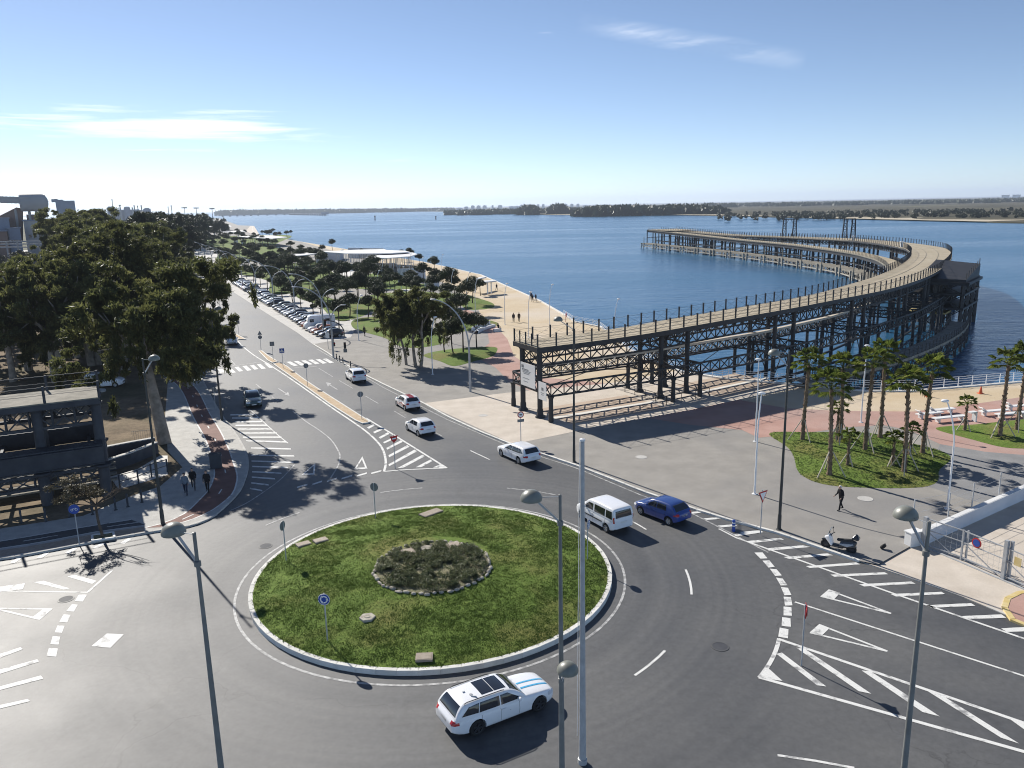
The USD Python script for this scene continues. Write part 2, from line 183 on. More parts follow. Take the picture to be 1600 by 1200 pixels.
m_water = M("river_water", {"g": ("geometry", {}), "mp": ("mapping", {"mapping_type": "point", "scale": (0.16, 0.34, 0.2), "rotation": (0, 0, 0.45)}), "n1": ("noise_texture", {"scale": 1.0, "detail": 4.0, "roughness": 0.62, "distortion": 0.4}),
    "n2": ("noise_texture", {"scale": 0.02, "detail": 4.0, "roughness": 0.6}), "mp2": ("mapping", {"mapping_type": "point", "scale": (0.0028, 0.011, 0.01), "rotation": (0, 0, 0.3)}), "n3": ("noise_texture", {"scale": 1.0, "detail": 4.0, "roughness": 0.55}),
    "b": ("bump", {"strength": 0.55, "distance": 0.6}), "r": ("rgb_ramp", {"ramp": [(0, (0.012, 0.062, 0.14)), (0.4, (0.018, 0.085, 0.175)), (0.7, (0.026, 0.108, 0.2)), (1, (0.034, 0.125, 0.215))]}),
    "ro": ("map_range", {"value": 0.0, "from_min": 0.3, "from_max": 0.7, "to_min": 0.16, "to_max": 0.3}), "p": ("principled_bsdf", {"specular_ior_level": 0.5, "ior": 1.333})},
    [("g.position", "mp.vector"), ("mp.vector", "n1.vector"), ("g.position", "n2.vector"), ("g.position", "mp2.vector"), ("mp2.vector", "n3.vector"), ("n1.fac", "b.height"), ("b.normal", "p.normal"), ("n3.fac", "r.fac"), ("r.color", "p.base_color"), ("n3.fac", "ro.value"), ("ro.result", "p.roughness")])

# ---------------------------------------------------------------- helpers
def at(px, py, z=0.0):
    """The point of the horizontal plane z that stands at pixel (px, py) of the 1600 x 1200 survey photograph."""
    d = (px - 800) / FOC * RIGHT - (py - 600) / FOC * UP + FWD
    return (EYE + d * (z - EYE[2]) / d[2])[:2]

def pix(X, Y, Z):
    c = np.array([X, Y, Z]) - EYE; w = c @ FWD
    return 800 + FOC * (c @ RIGHT) / w, 600 - FOC * (c @ UP) / w

def A(pts, z=0.0, ox=0.0, oy=0.0, k=1.0):
    return np.array([at(ox + x / k, oy + y / k, z) for x, y in pts])

class MB:
    """Collects triangles of one mesh."""
    def __init__(s): s.v, s.f, s.n = [], [], 0
    def add(s, v, f):
        v = np.asarray(v, float).reshape(-1, 3); f = np.asarray(f, int)
        if f.shape[1] == 4: f = np.vstack([f[:, [0, 1, 2]], f[:, [0, 2, 3]]])
        s.v.append(v); s.f.append(f + s.n); s.n += len(v); return s
    def tm(s, m): return s.add(m.vertices, m.faces)
    def mf(s, m):
        k = m.to_mesh(); return s.add(k.vert_properties[:, :3], k.tri_verts)
    def box(s, c, size, rz=0.0, ry=0.0):
        x, y, z = np.array(size) / 2
        v = np.array([(-x, -y, -z), (x, -y, -z), (x, y, -z), (-x, y, -z), (-x, -y, z), (x, -y, z), (x, y, z), (-x, y, z)])
        if ry: v = v @ np.array([[math.cos(ry), 0, -math.sin(ry)], [0, 1, 0], [math.sin(ry), 0, math.cos(ry)]])
        if rz: v = v @ np.array([[math.cos(rz), math.sin(rz), 0], [-math.sin(rz), math.cos(rz), 0], [0, 0, 1]])
        return s.add(v + np.array(c), [(0, 3, 2, 1), (4, 5, 6, 7), (0, 1, 5, 4), (1, 2, 6, 5), (2, 3, 7, 6), (3, 0, 4, 7)])
    def bar(s, p, q, w, h=None, up=(0, 0, 1.0)):
        p, q = np.array(p, float), np.array(q, float); h = h or w
        d = q - p; L = np.linalg.norm(d)
        if L < 1e-6: return s
        d /= L; up = np.array(up, float)
        if abs(d @ up) > 0.98: up = np.array([1.0, 0, 0])
        a = np.cross(d, up); a /= np.linalg.norm(a); b = np.cross(a, d)
        v = [p - a * w / 2 - b * h / 2, p + a * w / 2 - b * h / 2, p + a * w / 2 + b * h / 2, p - a * w / 2 + b * h / 2]
        v += [x + d * L for x in v]
        return s.add(v, [(0, 1, 2, 3), (7, 6, 5, 4), (0, 4, 5, 1), (1, 5, 6, 2), (2, 6, 7, 3), (3, 7, 4, 0)])
    def tube(s, pts, r, n=8):
        p = np.asarray(pts, float); r = np.broadcast_to(np.asarray(r, float), (len(p),))
        t = np.gradient(p, axis=0); t /= np.linalg.norm(t, axis=1, keepdims=True) + 1e-12
        ref = np.array([0, 0, 1.0]) if np.mean(np.abs(t[:, 2])) < 0.8 else np.array([1.0, 0, 0])
        a = np.cross(t, ref); a /= np.linalg.norm(a, axis=1, keepdims=True) + 1e-9; b = np.cross(a, t)
        g = np.arange(n) * 2 * np.pi / n
        v = p[:, None] + r[:, None, None] * (np.cos(g)[None, :, None] * a[:, None] + np.sin(g)[None, :, None] * b[:, None])
        i, j = np.meshgrid(np.arange(len(p) - 1), np.arange(n), indexing="ij")
        q = np.stack([i * n + j, (i + 1) * n + j, (i + 1) * n + (j + 1) % n, i * n + (j + 1) % n], -1).reshape(-1, 4)
        v = v.reshape(-1, 3); k = len(v); e = (len(p) - 1) * n
        f = np.vstack([q[:, [0, 1, 2]], q[:, [0, 2, 3]], [(k, jj, (jj + 1) % n) for jj in range(n)], [(k + 1, e + (jj + 1) % n, e + jj) for jj in range(n)]])
        return s.add(np.vstack([v, p[:1], p[-1:]]), f)
    def lathe(s, prof, c=(0, 0, 0), n=16):
        pr = np.asarray(prof, float); g = np.arange(n) * 2 * np.pi / n
        v = np.stack([pr[:, 0][:, None] * np.cos(g), pr[:, 0][:, None] * np.sin(g), np.broadcast_to(pr[:, 1][:, None], (len(pr), n))], -1).reshape(-1, 3)
        i, j = np.meshgrid(np.arange(len(pr) - 1), np.arange(n), indexing="ij")
        q = np.stack([i * n + j, i * n + (j + 1) % n, (i + 1) * n + (j + 1) % n, (i + 1) * n + j], -1).reshape(-1, 4)
        return s.add(v + np.array(c), q)
    def poly(s, pts, z):
        P = pts if isinstance(pts, shapely.Geometry) else Polygon(pts)
        P = P if P.is_valid else P.buffer(0)
        for g in getattr(P, "geoms", [P]):
            if g.is_empty or g.area < 1e-6: continue
            v, f = trimesh.creation.triangulate_polygon(g, engine="earcut")
            v = np.c_[v, np.full(len(v), float(z))]
            nz = np.cross(v[f[:, 1]] - v[f[:, 0]], v[f[:, 2]] - v[f[:, 0]])[:, 2]
            f = np.where((nz < 0)[:, None], f[:, ::-1], f); s.add(v, f)
        return s
    def prism(s, pts, z0, z1):
        P = pts if isinstance(pts, shapely.Geometry) else Polygon(pts)
        P = P if P.is_valid else P.buffer(0)
        for g in getattr(P, "geoms", [P]):
            if g.is_empty or g.area < 1e-6: continue
            m = trimesh.creation.extrude_polygon(g, z1 - z0, engine="earcut"); s.add(m.vertices + [0, 0, z0], m.faces)
        return s
    def wall(s, pts, z0, z1):
        p = np.asarray(pts, float)
        for a, b in zip(p[:-1], p[1:]):
            s.add([(*a, z0), (*b, z0), (*b, z1), (*a, z1)], [(0, 1, 2, 3)])
        return s
    def move(s, loc=(0, 0, 0), rz=0.0):
        if s.v:
            v = np.vstack(s.v); c, n = math.cos(rz), math.sin(rz)
            s.v = [np.c_[v[:, 0] * c - v[:, 1] * n, v[:, 0] * n + v[:, 1] * c, v[:, 2]] + np.array(loc)]; f = np.vstack(s.f); s.f = [f]
        return s
    def mesh(s): return np.vstack(s.v), np.vstack(s.f)

USED = {}
def numbered(parent, name):
    k = (parent, name); USED[k] = USED.get(k, -1) + 1
    return f"{parent}/{name}" + (f"_{USED[k]:03d}" if USED[k] else "")

def tag(prim, label=None, cat=None, group=None, kind=None):
    for k, v in (("label", label), ("category", cat), ("group", group), ("kind", kind)):
        if v: prim.SetCustomDataByKey(k, v)
    return prim

def obj(name, mesh, mat, parent=None, smooth=False, label=None, kind=None):
    """ONE Mesh prim under parent (a prim) or /World."""
    base = str(parent.GetPath()) if parent is not None else "/World"
    if isinstance(mesh, MB): mesh = mesh.mesh()
    m = usdkit.mesh(stage, numbered(base, name), mesh, mat, smooth)
    return tag(m.GetPrim(), label, kind=kind)

def single(name, mesh, mat, label, cat, group=None, smooth=False, kind=None):
    return tag(obj(name, mesh, mat, None, smooth), label, cat, group, kind)

def struct(name, mesh, mat, smooth=False): return obj(name, mesh, mat, None, smooth, kind="structure")

def thing(name, label, cat, loc=(0, 0, 0), rz=0.0, group=None, scale=None):
    x = UsdGeom.Xform.Define(stage, numbered("/World", name)); x.AddTranslateOp().Set(Gf.Vec3d(*map(float, loc))); x.AddRotateZOp().Set(float(math.degrees(rz)))
    x.AddScaleOp().Set(Gf.Vec3f(*((scale,) * 3 if np.ndim(scale) == 0 and scale else scale if scale is not None else (1, 1, 1))))
    return tag(x.GetPrim(), label, cat, group)

def dup(root, loc, rz=0.0, scale=None, label=None, group=None, name=None):
    """A further copy of a thing with its parts."""
    base = name or root.GetName().rstrip("0123456789").rstrip("_")
    was = root.GetCustomData()
    r = thing(base, label or was.get("label"), was.get("category"), loc, rz, group or was.get("group"), scale)
    r.GetReferences().AddInternalReference(root.GetPath()); r.SetInstanceable(True)
    return r

def spline(pts, n, k=None):
    p = np.asarray(pts, float); t = np.r_[0, np.cumsum(np.linalg.norm(np.diff(p[:, :2], axis=0), axis=1))]
    return PchipInterpolator(t, p)(np.linspace(0, t[-1], n))

def smooth_closed(pts, n=60):
    from scipy.interpolate import CubicSpline
    p = np.vstack([pts, pts[:1]]); t = np.r_[0, np.cumsum(np.linalg.norm(np.diff(p, axis=0), axis=1))]
    return CubicSpline(t, p, bc_type="periodic")(np.linspace(0, t[-1], n, endpoint=False))

def strip(line, w, off=0.0):
    """A band of width w along a polyline, shifted sideways to the left by off, as (left edge, right edge)."""
    p = np.asarray(line, float)[:, :2]; d = np.gradient(p, axis=0); d /= np.linalg.norm(d, axis=1, keepdims=True); n = np.c_[-d[:, 1], d[:, 0]]
    return p + n * (off + w / 2), p + n * (off - w / 2)

def band(mb, line, w, z, off=0.0):
    a, b = strip(line, w, off); k = len(a)
    v = np.vstack([np.c_[a, np.full(k, z)], np.c_[b, np.full(k, z)]]); i = np.arange(k - 1)
    return mb.add(v, np.stack([k + i, k + i + 1, i + 1, i], 1))

def resample(line, step):
    L = LineString(np.asarray(line)[:, :2]); n = max(2, int(round(L.length / step)) + 1)
    return np.array([L.interpolate(t, normalized=True).coords[0] for t in np.linspace(0, 1, n)])
# ================================================================ THE SETTING
ZP = 0.12                                                    # pavement height above the road
C0 = np.array([-4.81, 43.08])                                 # centre of the roundabout
# shoreline of the near bank, from far upriver to the quay and on to the right
SHORE = [(-2600, 5200), (-1500, 3300), *[tuple(at(*p)) for p in [(342, 341), (372, 352), (394, 353), (397, 366), (470, 378), (560, 393), (660, 409.5), (700, 418), (752, 430), (775, 440), (807, 454), (845, 471), (885, 494), (900, 504), (940, 512), (961, 528)]], (17.4, 115.0), (19.0, 104.5), (21.6, 98.0), (26.0, 93.6), (33.3, 89.6), (39.1, 86.0), (44.0, 85.5), (50.8, 87.0), (58.7, 88.9), (80, 93.5), (140, 108), (400, 170), (3000, 500)]
LAND = Polygon(SHORE + [(3000, -600), (-6000, -600), (-9000, 5200)])
struct("ground", MB().poly(LAND, -0.03), m_land)
shore = np.array(SHORE)
struct("quay_wall", MB().wall(shore[2:], -4.0, ZP + 0.02), m_light)
cop = MB(); a_, b_ = strip(np.array([x for x in SHORE[4:] if x[0] < 150]), 0.5, -0.2); k_ = len(a_)
cop.add(np.vstack([np.c_[a_, np.full(k_, ZP + 0.12)], np.c_[b_, np.full(k_, ZP + 0.12)], np.c_[a_, np.full(k_, -1.0)], np.c_[b_, np.full(k_, -0.05)]]), [q for i in range(k_ - 1) for q in ((k_ + i, k_ + i + 1, i + 1, i), (i, i + 1, 2 * k_ + i + 1, 2 * k_ + i), (3 * k_ + i, 3 * k_ + i + 1, k_ + i + 1, k_ + i))]); struct("quay_coping", cop, m_white_pave)
struct("water", MB().poly([(-60000, -800), (60000, -800), (60000, 90000), (-60000, 90000)], -2.5), m_water)
# the far bank: a low marsh that runs to the horizon
far_line = [(-9000, 5400)] + [tuple(at(*p, -2.5)) for p in [(250, 334.3), (345, 333.2), (440, 331.8), (600, 330.6), (700, 330.8), (760, 333.6), (830, 335.6), (900, 336.4), (1000, 336.2), (1130, 337.5), (1250, 341.0), (1400, 344.6), (1500, 347), (1600, 349.3)]]
e = np.array(far_line[-1]); far_line += [tuple(e + np.array([900, -120])), (60000, -3000)]
FAR = Polygon(far_line + [(60000, 90000), (-60000, 90000), (-60000, 9000)])
struct("far_bank", MB().poly(FAR.buffer(0), -1.4).wall(far_line, -3, -1.4), m_marsh)
fl = np.array(far_line[7:15]); L = LineString(fl)
sand = MB()
for a0, a1, wd in ((0.05, 0.3, 22), (0.42, 0.62, 14), (0.72, 0.97, 16)):
    sg = np.array([L.interpolate(t, normalized=True).coords[0] for t in np.linspace(a0, a1, 24)])
    wv = wd * (0.35 + meshkit.noise(np.c_[np.arange(24) * 0.5, np.zeros(24), np.zeros(24)], 3)); wv[[0, -1]] = 0.5
    a, b = strip(sg, 1.0); nrm = a - b
    sand.add(np.vstack([np.c_[sg - nrm * 1, np.full(24, -1.37)], np.c_[sg + nrm * wv[:, None] * 3, np.full(24, -1.37)]]), [(i, i + 1, 25 + i, 24 + i) for i in range(23)])
struct("far_beach", sand, m_sand)
flats = MB()
for px0, px1, py, hh in ((1390, 1510, 323.5, 1.6), (1180, 1330, 321.5, 0.9), (1480, 1600, 327.0, 0.9), (1060, 1200, 330.2, 0.6)):
    up = [tuple(at(x, py + 0.5 * math.sin(x * 0.05) - hh * math.sin(math.pi * (x - px0 + 6) / (px1 - px0 + 12)) - 0.012 * (x - px0), -1.3)) for x in np.linspace(px0, px1, 12)]
    dn = [tuple(at(x, py + 0.5 * math.sin(x * 0.05) - 0.012 * (x - px0), -1.3)) for x in np.linspace(px1, px0, 12)]
    flats.poly(up + dn, -1.3)
struct("mud_flat", flats, m_land)

# ---- right-hand kerb of the avenue: from far (parking end) to the driveway at the right edge
K_R = A([(489, 538), (511, 551), (527, 562.5), (560, 581), (600, 601), (660, 629.5), (700, 651.5), (750, 674.5), (800, 694.5), (850, 710), (900, 727), (939, 742), (1005, 768), (1084, 795), (1150, 815), (1215, 832), (1280, 855), (1342, 876)], ZP)
K_R2 = A([(1342, 876), (1418, 901), (1495, 928), (1600, 972), (1800, 1062), (2100, 1215)], 0.06)
LAY = A([(489, 538), (465, 520), (400, 479), (350, 447), (300, 413), (262, 387), (240, 371)], 0.0)        # edge between asphalt and the parking strip
LAYB = A([(560, 507), (520, 485), (482, 466), (440, 446), (400, 425), (362, 406), (330, 392), (300, 379), (276, 366)], 0.0)   # edge between the parking strip and the walk
rd = np.array([math.cos(math.radians(116.2)), math.sin(math.radians(116.2))])
# asphalt: one big sheet under everything on the near side
road_poly = Polygon([tuple(x) for x in LAY[::-1]] + [tuple(x) for x in K_R] + [tuple(x) for x in K_R2] + [(60, -10), (30, -60), (-70, -60), (-85, 30)] + [tuple(at(*p)) for p in [(-300, 900), (0, 874), (75, 861), (161, 845), (259, 828), (300, 822), (337, 806), (370, 775), (386, 745), (389, 718), (375, 686), (350, 650), (322, 600), (330, 540), (312, 470), (290, 430), (262, 395), (236, 371)]])
struct("road", MB().poly(road_poly.buffer(0.6), 0.0), m_asphalt)

# ---- pavements on the right
shoreN = [tuple(x) for x in shore[3:]]
plaza = Polygon([tuple(x) for x in K_R] + [tuple(at(1372, 882, ZP)), tuple(at(1400, 866, ZP)), tuple(at(1436, 846, ZP)), tuple(at(1510, 812, ZP)), tuple(at(1660, 748, ZP)), (75, 62), (110, 101.5)] + [tuple(x) for x in shore[2:] if x[0] < 81][::-1] + [tuple(x) for x in LAYB[::-1]] + [tuple(at(548, 527, ZP))])
plaza = plaza.buffer(0)
def sheet(name, pts, mat, z, clip=None):
    P = pts if isinstance(pts, shapely.Geometry) else Polygon([tuple(x) for x in pts])
    P = P.buffer(0)
    if clip is not None: P = P.intersection(clip)
    return struct(name, MB().poly(P, z), mat)
sheet("plaza_pavement", plaza, m_plaza, ZP)
lay = Polygon([tuple(x) for x in LAY] + [tuple(x) for x in LAYB[::-1]] + [tuple(at(548, 527))])
sheet("parking_strip", lay.buffer(0), m_light, 0.006)
# promenade by the water, ochre with a pink band on the landward side
och = Polygon([tuple(at(*p, ZP)) for p in [(560, 403), (660, 428), (705, 447), (740, 470), (752, 492), (775, 510), (793, 530), (803, 556), (850, 590), (960, 600), (1060, 604), (1140, 622), (1230, 638), (1311, 642), (1427, 643), (1495, 635), (1600, 620), (1800, 604)]] + [(120, 100), (120, 135)] + [tuple(x) for x in shore[::-1] if x[1] < 600 and x[0] < 119])
sheet("promenade", och, m_ochre, ZP + 0.004, plaza)
pink = Polygon([tuple(at(*p, ZP)) for p in [(731, 484), (752, 492), (775, 510), (793, 530), (803, 556), (850, 590), (960, 600), (1060, 604), (1140, 622), (1230, 638), (1311, 642), (1427, 643), (1495, 635), (1600, 620), (1800, 604), (1850, 760), (1600, 711), (1540, 706), (1469, 694), (1420, 672), (1380, 664), (1320, 668), (1250, 678), (1185, 684), (1160, 672), (1080, 664), (960, 645), (830, 612), (795, 596), (775, 575), (740, 556), (765, 536), (762, 520), (712, 499), (690, 492)]])
sheet("pink_pavement", pink, m_pink, ZP + 0.006, plaza)
grey = Polygon([tuple(at(*p, ZP)) for p in [(1460, 712), (1469, 694), (1540, 706), (1600, 711), (1850, 760), (1660, 748), (1560, 792), (1510, 780), (1450, 760)]])
sheet("grey_pavement", grey, m_plaza_grey, ZP + 0.005, plaza)
cream = Polygon([tuple(at(*p, ZP)) for p in [(662, 630), (790, 614), (960, 598), (1080, 575), (1240, 560), (1290, 600), (1240, 607), (1080, 640), (907, 672), (890, 676), (802, 694)]])
sheet("cream_pavement", cream, m_cream, ZP + 0.008, plaza)
# avenue walk beside the park: pale concrete
walk = Polygon([tuple(x) for x in LAYB[::-1]] + [tuple(at(*p, ZP)) for p in [(548, 508), (520, 490), (482, 469), (440, 447), (395, 423), (350, 400), (310, 380), (284, 366)]][::-1]).buffer(0)
park_edge = [(562, 512), (545, 503), (505, 482), (470, 465), (428, 444), (385, 420), (345, 398), (318, 383), (296, 369)]
walk = Polygon([tuple(x) for x in LAYB] + [tuple(at(*p, ZP)) for p in park_edge[::-1]]).buffer(0.4)
sheet("avenue_walk", walk, m_light, ZP + 0.010)
# ---- lawns of the park and the plaza: low grassed mounds
def lawn(name, pts, rise=0.25, rings=6, ox=0, oy=0, k=1.0, raw=False):
    P = np.array(pts, float) if raw else A(pts, ZP, ox, oy, k)
    P = smooth_closed(P, 72) if not raw else P
    c = P.mean(0); v = [np.c_[c + (P - c) * t, np.full(len(P), ZP + 0.014 + rise * (1 - t ** 2))] for t in np.linspace(1, 0.0, rings)]
    n = len(P); v = np.vstack(v); i, j = np.meshgrid(np.arange(rings - 1), np.arange(n), indexing="ij")
    q = np.stack([i * n + j, i * n + (j + 1) % n, (i + 1) * n + (j + 1) % n, (i + 1) * n + j], -1).reshape(-1, 4)
    if Polygon(P).exterior.is_ccw is False: q = q[:, ::-1]
    struct(name, (v, q), m_grass, True)
    LAWNS.append((P, c, rise)); return P
LAWNS = []
lawn("palm_lawn", [(85, 598), (300, 592), (500, 590), (700, 600), (900, 650), (1060, 690), (1145, 722), (1150, 770), (1095, 820), (1080, 890), (1000, 918), (900, 924), (600, 920), (400, 900), (280, 850), (240, 780), (200, 690), (130, 640)], 0.3, ox=1180, oy=520, k=3.8095)
lawn("palm_lawn_right", [(1075, 572), (1250, 550), (1450, 530), (1600, 515), (1900, 500), (1900, 700), (1600, 690), (1500, 685), (1350, 652), (1200, 612)], 0.25, ox=1180, oy=520, k=3.8095)
lawn("corner_lawn", [(450, 1018), (600, 985), (800, 970), (880, 968), (905, 995), (870, 1030), (750, 1062), (640, 1088), (560, 1062)], 0.3, ox=550, oy=300, k=4)
lawn("gum_tree_lawn", [(-5, 818), (90, 783), (200, 780), (330, 810), (500, 850), (560, 900), (540, 955), (400, 975), (230, 925), (90, 880)], 0.3, ox=550, oy=300, k=4)
lawn("long_bench_lawn", [(560, 830), (620, 795), (750, 785), (850, 800), (915, 830), (880, 842), (780, 858), (640, 880)], 0.3, ox=550, oy=300, k=4)
lawn("promenade_lawn", [(560, 640), (640, 635), (760, 655), (850, 683), (890, 715), (850, 730), (760, 737), (690, 715), (600, 690)], 0.3, ox=550, oy=300, k=4)
for pp in ([(700, 462), (640, 455), (575, 462), (555, 478), (600, 488), (690, 483)], [(560, 430), (600, 425), (640, 440), (700, 452), (640, 452), (580, 452)], [(545, 500), (500, 478), (462, 462), (470, 452), (530, 470), (575, 490)], [(455, 458), (420, 440), (380, 418), (420, 415), (470, 438), (500, 452)], [(372, 412), (340, 394), (310, 378), (340, 373), (380, 390), (410, 405)], [(520, 455), (470, 434), (430, 415), (470, 410), (530, 430), (560, 445)], [(420, 405), (360, 382), (330, 370), (380, 368), (430, 385), (450, 398)]):
    lawn("park_lawn", pp, 0.25, rings=4)

# ---- left: pavement, cycle track, bare earth
left_edge = [(-300, 898), (0, 873), (75, 860), (161, 843.5), (259, 827), (300, 820.5), (337, 804), (370, 773), (385, 744), (388.5, 718), (374.5, 685), (349, 650), (321, 600), (312, 578), (322, 552)]
K_L = spline(A(left_edge, ZP), 120)
earth_in = [(322, 552), (275, 575), (262, 600), (258, 650), (262, 705), (285, 730), (250, 760), (205, 775), (130, 806), (0, 826), (-300, 850)]
leftpave = Polygon([tuple(x) for x in K_L] + [tuple(at(*p, ZP)) for p in earth_in])
sheet("left_pavement", leftpave, m_leftpave, ZP)
earth = Polygon([tuple(at(*p, ZP)) for p in [(322, 552), (275, 575), (262, 600), (258, 650), (262, 705), (285, 730), (250, 760), (205, 775), (130, 806), (0, 826), (-300, 850)]] + [(-130, 50), (-260, 190), (-330, 430)] + [tuple(at(*p, ZP)) for p in [(255, 398), (285, 432), (306, 470), (322, 540)]])
sheet("wood_floor", earth, m_earth, ZP - 0.01)
red_l = A([(1000, 330), (1040, 360), (1100, 400), (1215, 620), (1290, 760), (1325, 880), (1335, 990), (1280, 1090), (1180, 1190), (1060, 1255), (900, 1300)], ZP, 0, 500, 4)
red_r = A([(1100, 330), (1140, 360), (1200, 400), (1320, 600), (1395, 730), (1455, 880), (1480, 1010), (1440, 1100), (1340, 1180), (1190, 1250), (1010, 1295)], ZP, 0, 500, 4)
cl, cr = spline(red_l, 60), spline(red_r, 60)
sheet("cycle_track", np.vstack([cl, cr[::-1]]), m_red, ZP + 0.004)
ed = MB()
for line in (cl, cr): band(ed, line, 0.12, ZP + 0.009)
for i in range(6, 58, 5):
    m = (cl[i:i + 2] + cr[i:i + 2]) / 2; band(ed, m, 0.1, ZP + 0.010)
# stencilled bicycles on the track, as small painted wheels and frame
gl = A([(228, 820.5), (150, 831), (60, 848), (0, 857), (-250, 893)], ZP); gu = A([(205, 812), (150, 820.5), (70, 834), (0, 846), (-250, 880)], ZP)
sheet("grey_cycle_track", np.vstack([gl, gu[::-1]]), m_patch, ZP + 0.004)
for line in (gl, gu): band(ed, resample(line, 1.0), 0.12, ZP + 0.009)
mid = resample((gl + gu) / 2, 0.5)
for i in range(0, len(mid) - 6, 10): band(ed, mid[i:i + 5], 0.1, ZP + 0.009)
struct("cycle_track_marking", ed, m_mark)
vb = A([(225, 823), (150, 834), (60, 851), (0, 860), (-250, 897)], ZP); vk = A([(225, 831), (150, 843.5), (60, 860), (0, 870), (-250, 896.5)], ZP)
sheet("brick_verge", np.vstack([vb, vk[::-1]]), m_bricky, ZP + 0.006)
pl = MB().prism([tuple(x) for x in A([(144, 837.5), (177, 832.5), (179, 841), (144.5, 846)], ZP)], ZP - 0.02, ZP + 0.05)
t = tag(obj("tree_pit", pl, m_soil, None), "square soil tree pit with white rim at the foot of the thin bare tree", "tree pit")
pit = A([(144, 837.5), (177, 832.5), (179, 841), (144.5, 846), (144, 837.5)], ZP)
rim = MB(); [rim.bar((*a, ZP + 0.05), (*b, ZP + 0.05), 0.14, 0.1) for a, b in zip(pit[:-1], pit[1:])]
obj("rim", rim, m_white, t)

# ---- kerbs: single stones near by, longer runs beyond
def kerb(name, line, z1, w=0.17, mat=None, near=75.0, stone=1.15, inside=1):
    """Stones laid along a line; each near stone is a piece of its own, far ones join."""
    root = UsdGeom.Xform.Define(stage, numbered("/World", name)).GetPrim(); tag(root, kind="structure")
    p = resample(line, stone); rest = MB(); left, right = strip(p, w, inside * w / 2)
    for i in range(len(p) - 1):
        q = [left[i], left[i + 1], right[i + 1], right[i]]; c = np.mean(q, 0)
        q = [c + (x - c) * 0.988 for x in q]
        zt = z1 + R.uniform(-0.003, 0.003); b = 0.012
        ci = [c + (x - c) * (1 - b / 0.25) for x in q]
        v = [(*x, -0.03) for x in q] + [(*x, zt - b) for x in q] + [(*x, zt) for x in ci]
        f = [(8, 9, 10, 11)]
        for a in range(4):
            d = (a + 1) % 4; f += [(a, d, 4 + d, 4 + a), (4 + a, 4 + d, 8 + d, 8 + a)]
        f = np.array(f)
        if Polygon([x for x in q]).exterior.is_ccw is False: f = f[:, ::-1]
        if np.hypot(*c) < near and abs(c[0]) < 0.9 * c[1] + 5: obj("kerb_stone", (np.array(v), f), mat or m_kerb, root)
        else: rest.add(np.array(v), f)
    if rest.n: obj("kerb_run", rest, mat or m_kerb, root, kind="stuff")
    return root
kerb("avenue_kerb", K_R, ZP + 0.012, 0.22, near=72)
kerb("driveway_kerb", K_R2, 0.05, 0.16, m_kerb_grey, near=60)
kerb("left_kerb", K_L, ZP + 0.012, 0.2, m_kerb_grey, near=66)
kerb("parking_kerb", LAYB, ZP + 0.014, 0.2, near=20, stone=3.0)
# driveway apron and the yard behind the gate
apron = Polygon([tuple(x) for x in K_R2[:4]] + [tuple(at(*p, 0.07)) for p in [(1800, 1062), (1900, 980), (1600, 905), (1500, 862), (1445, 838), (1400, 858), (1372, 880)]])
sheet("driveway", apron, m_cream, 0.05)
yard = Polygon([tuple(at(*p, 0.07)) for p in [(1445, 838), (1500, 862), (1600, 905), (2000, 1080), (2400, 900), (1900, 690), (1660, 752), (1510, 812)]])
sheet("yard", yard, m_cream, 0.058)
isl = smooth_closed(A([(1575, 950), (1590, 930), (1640, 925), (1700, 960), (1660, 985), (1600, 975)], 0.1), 40)
sheet("pink_corner_island", isl, m_pink, 0.10)
kerb("corner_island_kerb", np.vstack([isl, isl[:1]]), 0.12, 0.3, m_yellow, near=60, stone=1.2)

# ---- roundabout: kerb ring, grassed mound
RT = 10.40
ga = np.linspace(0, 2 * np.pi, 121)
ring = C0 + RT * np.c_[np.cos(ga), np.sin(ga)]
kerb("roundabout_kerb", ring, 0.27, 0.26, m_kerb, near=200, stone=1.0, inside=1)
def mound(r): return 0.26 + 0.7 * (1 - (np.minimum(r, 10.2) / 10.2) ** 2)
g = MB(); rr = np.linspace(10.15, 0.001, 28); nn = 120
an = np.arange(nn) * 2 * np.pi / nn
V = np.vstack([np.c_[C0[0] + r * np.cos(an), C0[1] + r * np.sin(an), np.full(nn, mound(r)) + (0 if r > 10 else 0.035 * (meshkit.fbm(np.c_[r * np.cos(an) * 1.3, r * np.sin(an) * 1.3, np.zeros(nn)], 3, 5) - 0.5))] for r in rr])
i, j = np.meshgrid(np.arange(len(rr) - 1), np.arange(nn), indexing="ij")
struct("roundabout_lawn", (V, np.stack([i * nn + j, i * nn + (j + 1) % nn, (i + 1) * nn + (j + 1) % nn, (i + 1) * nn + j], -1).reshape(-1, 4)), m_grass, True)

